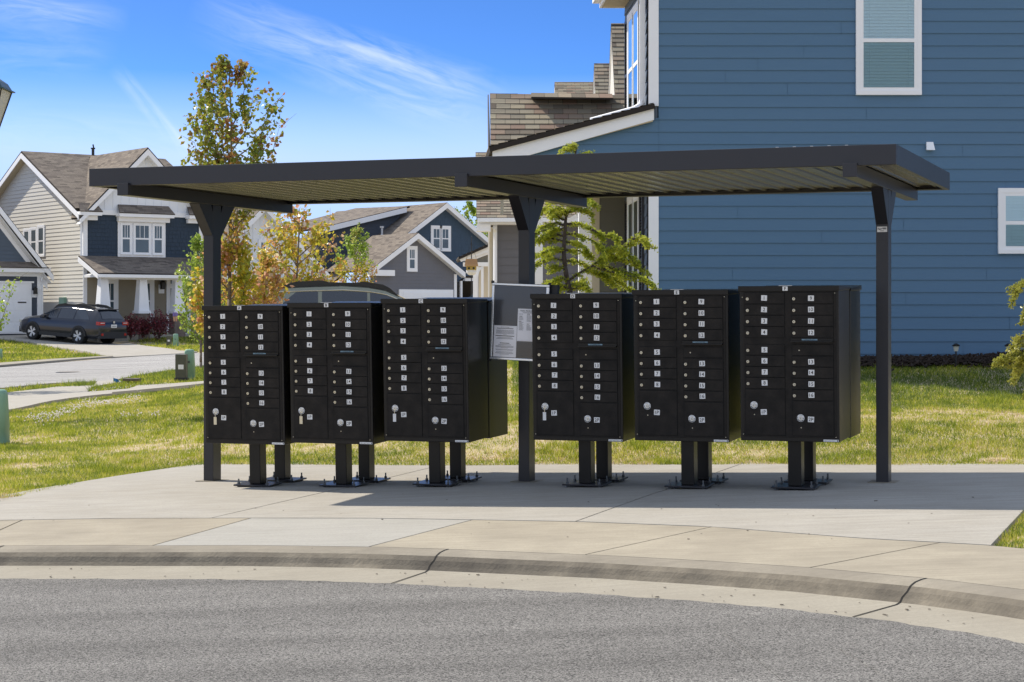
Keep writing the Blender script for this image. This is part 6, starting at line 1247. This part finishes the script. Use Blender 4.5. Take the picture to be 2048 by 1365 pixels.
# burgundy shrubs before the porch
for i, (px, py, Zb, rx, rz_) in enumerate([(261, 652, 81.8, .44, .50), (285, 655, 82.6, .36, .36), (318, 648, 82.8, .62, .56)]):
    r = np.random.default_rng(40+i); c = P(px, py, Zb); g0 = c.z-rz_; t = thing('burgundy_shrub', ['reddest burgundy shrub beside the parked car', 'low burgundy shrub between its two larger neighbours', 'widest dark burgundy shrub near the right porch column'][i], 'shrub', loc=(c.x, c.y, h1(c.x, c.y)), group='burgundy shrubs before the porch')
    mb = MB()
    for k in range(12):
        a = k*.9; mb.tube([Vector((c.x, c.y, g0-.1)), Vector((c.x+math.cos(a)*rx*.4, c.y+math.sin(a)*rx*.4, c.z)), Vector((c.x+math.cos(a)*rx*.8, c.y+math.sin(a)*rx*.8, c.z+rz_*.7))], [.02, .012, .005], 4)
    mb.build('stems', [M['barkdk']], t); q = r.normal(size=(1500, 3)); q /= np.linalg.norm(q, axis=1)[:, None]; q *= (r.uniform(.3, 1.05, 1500)*(1+.25*np.sin(q[:, 0]*7+i)*np.cos(q[:, 2]*6)))[:, None]
    leaves_obj('foliage', t, q*np.array([rx, rx, rz_])+np.array(c), .085, r.uniform(0, 1, 1500)*.8+.2*(q[:, 2] > .2), M['redleaf'], r)
# ---------------------------------------------------------------- cars
def car(name, label, px_pos, heading, pitch, paint, plate=False, loc=None):
    t = thing(name, label, 'car', M=Matrix.Translation(loc) @ Matrix.Rotation(heading, 4, 'Z') @ Matrix.Rotation(-pitch, 4, 'Y'))
    ST = [(2.44, .42, .60, .58, .66, .50), (2.38, .27, .70, .78, .80, .62), (2.15, .24, .80, .89, .92, .68), (1.70, .24, .90, .925, 1.00, .70), (1.20, .24, .95, .93, 1.07, .70), (.95, .24, .96, .93, 1.20, .66), (.35, .24, .975, .932, 1.50, .58), (.0, .24, .985, .934, 1.565, .585), (-.5, .24, .99, .934, 1.60, .585), (-1.2, .24, 1.01, .932, 1.575, .575), (-1.75, .26, 1.03, .92, 1.545, .565), (-2.06, .27, 1.03, .90, 1.50, .56), (-2.30, .30, 1.02, .87, 1.18, .66), (-2.40, .34, .98, .85, 1.04, .70), (-2.44, .42, .80, .80, .92, .68)]
    xs = [s[0] for s in ST][::-1]; itp = lambda i: (lambda x: float(np.interp(x, xs, [s[i] for s in ST][::-1])))
    zb, zbelt, hw, ztp, hwt = (itp(i) for i in range(1, 6))
    def ring(x):
        b, bl, h, z, w = zb(x), zbelt(x), hw(x), ztp(x), hwt(x); half = [(0, b), (h*.86, b), (h*.97, b+.10), (h, b+(bl-b)*.45), (h*.992, b+(bl-b)*.75), (h*.955, bl), (w+(h*.955-w)*.08, bl+(z-bl)*.93), (w*.82, z), (w*.4, z+.012), (0, z+.015)]
        return [(x, y, zz) for y, zz in half]+[(x, -y, zz) for y, zz in half[-2:0:-1]]
    fx = sorted(set([s[0] for s in ST]+list(np.arange(-2.3, 2.3, .1).round(2))), reverse=True)
    def kink(x): return True
    vs = []; fs = []; R_ = [ring(x) for x in fx]; n = len(R_[0])
    for q in R_: vs += q
    for i in range(len(fx)-1):
        for j in range(n): fs.append([i*n+j, i*n+(j+1) % n, (i+1)*n+(j+1) % n, (i+1)*n+j])
    fs.append(list(range(n))[::-1]); fs.append([(len(fx)-1)*n+j for j in range(n)])
    mb = MB(); mb.add(vs, fs); b_ = mb.build('body', [M[paint]], t, world=False, smooth=True)
    e = b_.modifiers.new('e', 'EDGE_SPLIT'); e.split_angle = math.radians(32)
    # dark cladding, arches, bumpers
    def side(x, f, off=.008):
        b, bl, h, z, w = zb(x), zbelt(x), hw(x), ztp(x), hwt(x); y0, z0 = h*.955, bl; y1, z1 = w+(h*.955-w)*.08, bl+(z-bl)*.93; return (y0+(y1-y0)*f+off, z0+(z1-z0)*f)
    mb = MB()
    for sg in (1, -1):
        for x0, x1 in ((1.02, -.90),):
            mb.add([(x0, sg*.945, .24), (x1, sg*.945, .24), (x1, sg*.945, .40), (x0, sg*.945, .40), (x0, sg*.9, .24), (x1, sg*.9, .24), (x1, sg*.9, .40), (x0, sg*.9, .40)], [[0, 1, 2, 3], [4, 5, 6, 7][::-1], [3, 2, 6, 7], [0, 4, 5, 1]])
        for ax in (1.43, -1.315):
            k = 14; ro, ri = .435, .35
            for i in range(k):
                a0, a1 = math.pi*(i/k), math.pi*((i+1)/k)
                q = [(ax+math.cos(a)*rr_, sg*yy, .345+math.sin(a)*rr_) for a, rr_, yy in ((a0, ri, .95), (a0, ro, .95), (a1, ro, .95), (a1, ri, .95))]; q2 = [(a, sg*.88, c) for a, b, c in q]
                mb.add(q+q2, [[0, 1, 2, 3], [7, 6, 5, 4], [1, 5, 6, 2], [0, 3, 7, 4]])
    mb.box(-2.47, -2.30, -.80, .80, .30, .58, 0); mb.box(2.30, 2.46, -.72, .72, .26, .50, 0)
    mb.build('cladding', [M['cladding']], t, world=False)
    mb = MB()
    for sg in (1, -1):
        for ax in (1.43, -1.315): mb.cyl((ax, sg*.70, .345), (ax, sg*.937, .345), .37, .37, 20)
    mb.build('wheel_well', [M['groove']], t, world=False)
    for sg in (1, -1):
        for ax in (1.43, -1.315):
            mb = MB(); y0, y1 = sg*.73, sg*.955; mb.cyl((ax, y0, .345), (ax, y1, .345), .345, .345, 26); wh_ = mb.build('wheel', [M['rubber']], t, world=False, bevel=.02)
            mb = MB(); mb.cyl((ax, sg*.94, .345), (ax, sg*.958, .345), .235, .235, 24, 1)
            mb.cyl((ax, sg*.958, .345), (ax, sg*.966, .345), .05, .045, 10, 0)
            for k in range(5):
                for dd in (-.17, .17):
                    a = 2*math.pi*k/5+dd; ca, sa = math.cos(a), math.sin(a); nx, nz = -sa, ca
                    q = [(ax+ca*.03+nx*.015, sg*.965, .345+sa*.03+nz*.015), (ax+ca*.03-nx*.015, sg*.965, .345+sa*.03-nz*.015), (ax+ca*.228-nx*.026, sg*.968, .345+sa*.228-nz*.026), (ax+ca*.228+nx*.026, sg*.968, .345+sa*.228+nz*.026)]
                    mb.slab(q, (0, -sg*.012, 0), 0)
            mb.build('rim', [M['rim'], M['cladding']], wh_, world=False)
    for sg in (1, -1):
        for nm, xa, xb in (('front_side_window', .90, .04), ('rear_side_window', -.02, -.92), ('quarter_window', -1.0, -1.86)):
            X_ = list(np.linspace(xa, xb, 9)); lo = []; hi = []
            for x in X_:
                f1 = .84
                if nm == 'quarter_window': f1 = .84*(1-max(0, (-1.45-x))/.46)
                y, z = side(x, .06); lo.append((x, sg*y, z)); y, z = side(x, max(f1, .1)); hi.append((x, sg*y, z))
            mb = MB()
            for i in range(8): mb.add([lo[i], lo[i+1], hi[i+1], hi[i]], [[0, 1, 2, 3] if sg < 0 else [3, 2, 1, 0]])
            mb.build(nm, [M['carglass']], t, world=False)
        mb = MB(); P_ = [Vector((x, sg*side(x, .875, .012)[0], side(x, .875, .012)[1])) for x in np.linspace(.93, -1.85, 26)]; mb.tube(P_, .011, 5); mb.build('window_trim', [M['rim']], t, world=False)
        mb = MB(); y, z = side(.72, .1); mb.box(.62, .80, min(sg*(y+.03), sg*(y+.20)), max(sg*(y+.03), sg*(y+.20)), z, z+.13, 0); mb.build('wing_mirror', [M[paint]], t, world=False, bevel=.03)
        # roof rail with raised ends
        zr = lambda x: ztp(x)-.01; pr = [(.62, 0), (.44, .07), (.30, .088), (-.10, .088), (-.22, .052), (-.78, .052), (-.92, .095), (-1.45, .09), (-1.82, .01)]
        mb = MB(); tp = [(x, zr(x)+h+.01) for x, h in pr]; bt_ = [(x, zr(x)-.02) for x, h in pr][::-1]
        tri = tp+bt_; m_ = len(tri); y0, y1 = sg*.50, sg*.56
        va = [(x, y0, z) for x, z in tri]+[(x, y1, z) for x, z in tri]; k = len(tp)
        fs = [[i, i+1, m_-2-i, m_-1-i] for i in range(k-1)]+[[m_+m_-1-i, m_+m_-2-i, m_+i+1, m_+i] for i in range(k-1)]+[[i, m_+i, m_+i+1, i+1] for i in range(k-1)]
        mb.add(va, fs); mb.build('roof_rail', [M['cladding']], t, world=False)
    mb = MB(); q = []
    for x in np.linspace(1.10, .42, 6): q.append([(x, yy*hwt(x)*.80, ztp(x)+.018+(.0 if abs(yy) == 1 else .006)) for yy in (-1, -.4, .4, 1)])
    for i in range(5): mb.add(q[i]+q[i+1], [[j, j+1, 5+j, 4+j] for j in range(3)])
    mb.build('windscreen', [M['carglass']], t, world=False)
    mb = MB(); a, b = -2.05, -2.345; mb.add([(a-.01, -.50, ztp(a)+.0), (a-.01, .50, ztp(a)), (b-.012, .60, ztp(b)+.01), (b-.012, -.60, ztp(b)+.01), (a-.02, 0, ztp(a)+.02), (b-.02, 0, ztp(b)+.02)], [[0, 4, 5, 3], [4, 1, 2, 5]]); mb.build('rear_window', [M['carglass']], t, world=False)
    mb = MB(); mb.box(-2.16, -1.98, -.56, .56, 1.50, 1.53, 0); mb.build('spoiler', [M[paint]], t, world=False, bevel=.01)
    for sg in (1, -1):
        mb = MB(); mb.box(-2.455, -2.26, min(sg*.52, sg*.872), max(sg*.52, sg*.872), .86, 1.00, 0); mb.box(-2.462, -2.40, min(sg*.56, sg*.80), max(sg*.56, sg*.80), .94, .965, 1); mb.build('tail_light', [M['redlamp'], M['plate']], t, world=False, bevel=.01)
        mb = MB(); mb.box(2.20, 2.42, min(sg*.55, sg*.80), max(sg*.55, sg*.80), .68, .80, 0); mb.build('headlight', [M['lampglass']], t, world=False, bevel=.02)
        mb = MB(); mb.box(-2.485, -2.46, min(sg*.62, sg*.74), max(sg*.62, sg*.74), .42, .52, 0); mb.build('reflector', [M['redlamp']], t, world=False)
    mb = MB(); mb.box(-2.475, -2.44, -.16, .16, .76, .89, 0)
    for k in range(5): mb.box(-2.478, -2.4755, -.12+k*.05, -.09+k*.05, .79, .84, 1)
    mb.build('number_plate', [M['plate'], M['inkgrey']], t, world=False)
    mb = MB(); mb.cyl((-2.452, 0, .99), (-2.462, 0, .99), .055, .055, 12); mb.build('badge', [M['rim']], t, world=False)
    return t
rl = gnd(160, 690.5); dv = Vector((-.845, .535, 0)).normalized(); rtv = Vector((dv.y, -dv.x, 0))
cc = rl+dv*1.315+rtv*.80; pf = rl+dv*2.745; pit = math.atan2(h1(pf.x, pf.y)-rl.z, 2.745); cz = rl.z+.05+math.tan(pit)*1.315
car('parked_car', 'dark blue estate car parked nose-in on the driveway across the street', None, math.atan2(dv.y, dv.x), pit, 'carblue', True, Vector((cc.x, cc.y, cz)))
car('parked_car', 'sage green estate car whose roof shows above mailboxes B and C', None, math.radians(6), math.radians(0), 'cargreen', True, Vector((-2.95, 38.6, -1.0)))
# ---------------------------------------------------------------- small things
def pedestal(label, px0, px1, py_top, py_bot, mt='util', grp=None, Zf=None, box=False, name='utility_pedestal'):
    g0 = gnd((px0+px1)/2, py_bot); Z = g0.y; w = (px1-px0)/FPX*Z; h = (py_bot-py_top)/FPX*Z; t = thing(name, label, 'utility box', loc=(g0.x, g0.y, g0.z), group=grp)
    mb = MB(); d = w*.9
    if not box:
        L = [(0, 1.0), (.28*h, .97), (.285*h, 1.0), (.90*h, .86), (.965*h, .80), (.995*h, .62), (h, .3)]; n = 16; ring = []
        for z, k in L:
            for i in range(n):
                a = 2*math.pi*(i+.5)/n; c, s_ = math.cos(a), math.sin(a); e = .45; ring.append((math.copysign(abs(c)**e, c)*w/2*k, math.copysign(abs(s_)**e, s_)*d/2*k, z))
        fs = [[j*n+i, j*n+(i+1) % n, (j+1)*n+(i+1) % n, (j+1)*n+i] for j in range(len(L)-1) for i in range(n)]+[[(len(L)-1)*n+i for i in range(n)]]
        mb.add(ring, fs); mb.build('housing', [M[mt]], t, world=False, smooth=True)
        mb = MB(); mb.box(-w*.1, w*.1, -d/2-.006, -d/2+.02, h*.55, h*.62, 0); mb.build('latch', [M['bolt']], t, world=False)
    else:
        mb.box(-w/2*.9, w/2*.9, -d/2, d/2, .12*h, h, 0); mb.build('housing', [M[mt]], t, world=False, bevel=.012); mb = MB(); mb.box(-w/2*1.05, w/2*1.05, -d/2*1.1, d/2*1.1, -.02, .14*h, 0); mb.build('base', [M['cladding']], t, world=False, bevel=.01)
        mb = MB(); mb.box(-w*.2, w*.25, -d/2-.003, -d/2, .45*h, .62*h, 0); mb.build('label_plate', [M['plate']], t, world=False)
    return t
pedestal('large green utility pedestal standing in the near lawn at the left edge', -34, 17, 779, 886)
pedestal('round-topped green pedestal beside the street, right of the dark box', 368, 390, 699, 760, grp='utility pedestals by the street')
pedestal('dark weathered utility box left of the green pedestal by the street', 351, 375, 709, 763, 'utilbox', 'utility pedestals by the street', box=True)
pedestal('small green pedestal on the far lawn before the beige house', 346, 357, 668, 694, grp='utility pedestals on the far lawn')
pedestal('small dark box with white sticker on the far lawn', 333, 343, 672, 693, 'utilbox', 'utility pedestals on the far lawn', box=True)
pedestal('tiny green pedestal cut by the left edge beside the far lawn', -9, 5, 698, 721)
g0 = gnd(234, 769); t = thing('marker_flag', 'small bright blue marker flag stuck in the verge', 'flag', loc=g0)
mb = MB(); mb.cyl(g0, g0+Vector((.01, 0, .12)), .003, .003, 5); mb.build('wire', [M['bolt']], t)
mb = MB(); a = g0+Vector((.01, 0, .12)); mb.slab([a, a+Vector((-.10, .02, .02)), a+Vector((-.08, -.01, -.05)), a+Vector((-.02, .01, -.09)), a+Vector((.05, .0, -.06))], (0, .006, 0)); mb.build('cloth', [M['flagblue']], t)
g0 = gnd(264, 767.5)+Vector((0, 0, .06)); t = thing('meter_lid', 'flat dark meter box lid lying in the verge beside the blue flag', 'box lid', loc=g0); mb = MB(); mb.box(-.17, .17, -.2, .2, .0, .055, 0); mb.build('lid', [M['lid']], t, world=False, bevel=.01); mb = MB(); mb.box(-.03, .03, -.03, .03, .055, .06, 0); mb.build('handle', [M['bolt']], t, world=False)
g0 = gnd(140, 747); t = thing('manhole_cover', 'round dark manhole cover set in the pale street', 'manhole', loc=g0+Vector((0, 0, .034))); mb = MB(); mb.cyl((0, 0, -.02), (0, 0, .006), .33, .33, 24); mb.build('cover', [M['lid']], t, world=False); mb = MB(); mb.cyl((0, 0, -.02), (0, 0, .003), .39, .39, 24); mb.build('ring', [M['bolt']], t, world=False)
# little garden flag before the porch pier
p = P(350.5, 633, 82.4); t = thing('garden_flag', 'small purple and orange garden flag before the right stone pier', 'flag', loc=(p.x, p.y, h1(p.x, p.y)))
mb = MB(); mb.cyl((p.x+.08, p.y, h1(p.x, p.y)), (p.x-.02, p.y, p.z+.12), .01, .01, 5); mb.build('stake', [M['bolt']], t)
mb = MB(); mb.slab([p+Vector((-.11, 0, 0)), p+Vector((.12, 0, .02)), p+Vector((.12, 0, .18)), p+Vector((-.11, 0, .16))], (0, .008, 0), 0); mb.slab([p+Vector((-.07, 0, -.22)), p+Vector((.07, 0, -.22)), p+Vector((.11, 0, -.01)), p+Vector((-.10, 0, -.01))], (0, .008, 0), 1)
mb.build('cloth', [mat('purple_cloth', (.22, .16, .42), .8), mat('orange_cloth', (.55, .22, .10), .8, n1=.7, n1s=8, n1c=(.6, .45, .3))], t)
# bird feeder on a hooked pole
Zb = 36.; t = thing('bird_feeder', 'wooden birdhouse feeder hanging on a black hooked pole left of the notice board', 'bird feeder', loc=P(942.6, 629, Zb)+Vector((0, 0, -.95)))
top = P(942.6, 473, Zb); bx = P(942.8, 535, Zb)
mb = MB(); x = top.x; gr = h1(x, Zb+.12); mb.tube([Vector((x, Zb+.12, gr)), Vector((x, Zb+.12, top.z-.05)), Vector((x+.005, Zb+.09, top.z)), Vector((x+.005, Zb+.03, top.z-.01)), Vector((x, Zb, top.z-.10))], .009, 7); mb.build('pole', [M['blackmetal']], t)
mb = MB()
for sx_ in (-1, 1): mb.cyl(top+Vector((0, 0, -.10)), bx+Vector((sx_*.10, 0, .14)), .003, .003, 4)
mb.build('hanger', [M['blackmetal']], t)
mb = MB(); 
for k in range(4): zz = bx.z+.02+k*.034; hw_ = .125-.006*k; mb.box(bx.x-hw_, bx.x+hw_, Zb-.13+.028*k, Zb-.10+.028*k, zz, zz+.036, 0); mb.box(bx.x-hw_, bx.x+hw_, Zb+.10-.028*k, Zb+.13-.028*k, zz, zz+.036, 0)
mb.box(bx.x-.10, bx.x+.10, Zb-.03, Zb+.03, bx.z+.13, bx.z+.158, 0); mb.build('roof', [M['wood']], t)
mb = MB(); mb.box(bx.x-.095, bx.x+.095, Zb-.09, Zb+.09, bx.z-.055, bx.z+.02, 0)
for sx_ in (-.045, .045): mb.cyl((bx.x+sx_, Zb-.09, bx.z-.02), (bx.x+sx_, Zb-.094, bx.z-.02), .022, .022, 12, 1)
mb.build('box', [M['yellowwood'], M['ink']], t)
mb = MB(); n = 14; L = [(-.055, .10), (-.10, .098), (-.13, .08), (-.15, .04)]; vs = [(bx.x+math.cos(2*math.pi*i/n)*r_2, Zb+math.sin(2*math.pi*i/n)*r_2, bx.z+z) for z, r_2 in L for i in range(n)]
mb.add(vs, [[j*n+i, j*n+(i+1) % n, (j+1)*n+(i+1) % n, (j+1)*n+i] for j in range(3) for i in range(n)]+[[3*n+i for i in range(n)]]); mb.build('seed_cup', [M['plate']], t)
# street lamp
Zl = 27.; c = P(-26, 180, Zl); t = thing('street_lamp', 'street lamp with four-sided lantern cut off at the top left edge', 'street lamp', loc=(c.x, c.y, h1(c.x, c.y)))
def frus(mb, z0, w0, z1, w1, mi=0): vs = [(c.x+sx_*w, c.y+sy_*w, z) for z, w in ((z0, w0), (z1, w1)) for sx_, sy_ in ((-1, -1), (1, -1), (1, 1), (-1, 1))]; mb.add(vs, [[3, 2, 1, 0], [4, 5, 6, 7], [0, 1, 5, 4], [1, 2, 6, 5], [2, 3, 7, 6], [3, 0, 4, 7]], mi)
s_ = Zl/FPX; zc_ = c.z
mb = MB(); frus(mb, zc_+.005, 41*s_, zc_+15*s_, 33*s_); frus(mb, zc_+15*s_, 33*s_, zc_+26*s_, 18*s_); frus(mb, zc_+26*s_, 6*s_, zc_+40*s_, 3*s_); frus(mb, zc_-.012, 45*s_, zc_+.004, 45*s_); mb.build('lantern_cap', [M['lampgreen']], t)
zb2 = zc_-88*s_; mb = MB(); frus(mb, zb2, 15*s_, zc_-.014, 38*s_); mb.build('lantern_glass', [M['lampglass']], t)
mb = MB()
for sx_, sy_ in ((-1, -1), (1, -1), (1, 1), (-1, 1)): mb.cyl((c.x+sx_*15.5*s_, c.y+sy_*15.5*s_, zb2), (c.x+sx_*39*s_, c.y+sy_*39*s_, zc_-.012), .012, .012, 6)
frus(mb, zb2-.05, 18*s_, zb2, 18*s_); mb.build('lantern_frame', [M['blackmetal']], t)
mb = MB(); mb.cyl((c.x, c.y, h1(c.x, c.y)-.05), (c.x, c.y, zb2-.04), .075, .05, 14); mb.cyl((c.x, c.y, h1(c.x, c.y)-.05), (c.x, c.y, h1(c.x, c.y)+.5), .13, .09, 14); mb.build('post', [M['blackmetal']], t)
# solar path lights in the mulch
for i, (px, py) in enumerate(((1912, 720), (2017, 724))):
    Z = 26.75; b_ = P(px, 719, Z); b_.z = h1(b_.x, Z)+.03; sc = Z/FPX; t = thing('path_light', ['black path light in the mulch, fully in view right of the shelter', 'black path light at the far right behind the cedar tips'][i], 'garden light', loc=b_, group='path lights in the mulch bed'); z = (HY-688)/FPX*Z
    mb = MB(); mb.cyl((b_.x, Z, b_.z-.03), (b_.x, Z, z-.10), .012, .012, 8); mb.build('stake', [M['blackmetal']], t)
    mb = MB(); mb.cyl((b_.x, Z, z-.105), (b_.x, Z, z-.035), .028, .042, 12); mb.build('lens', [M['lampglass']], t)
    mb = MB(); mb.cyl((b_.x, Z, z-.035), (b_.x, Z, z-.015), .052, .055, 14); mb.cyl((b_.x, Z, z-.015), (b_.x, Z, z+.005), .045, .015, 14); mb.build('cap', [M['blackmetal']], t)
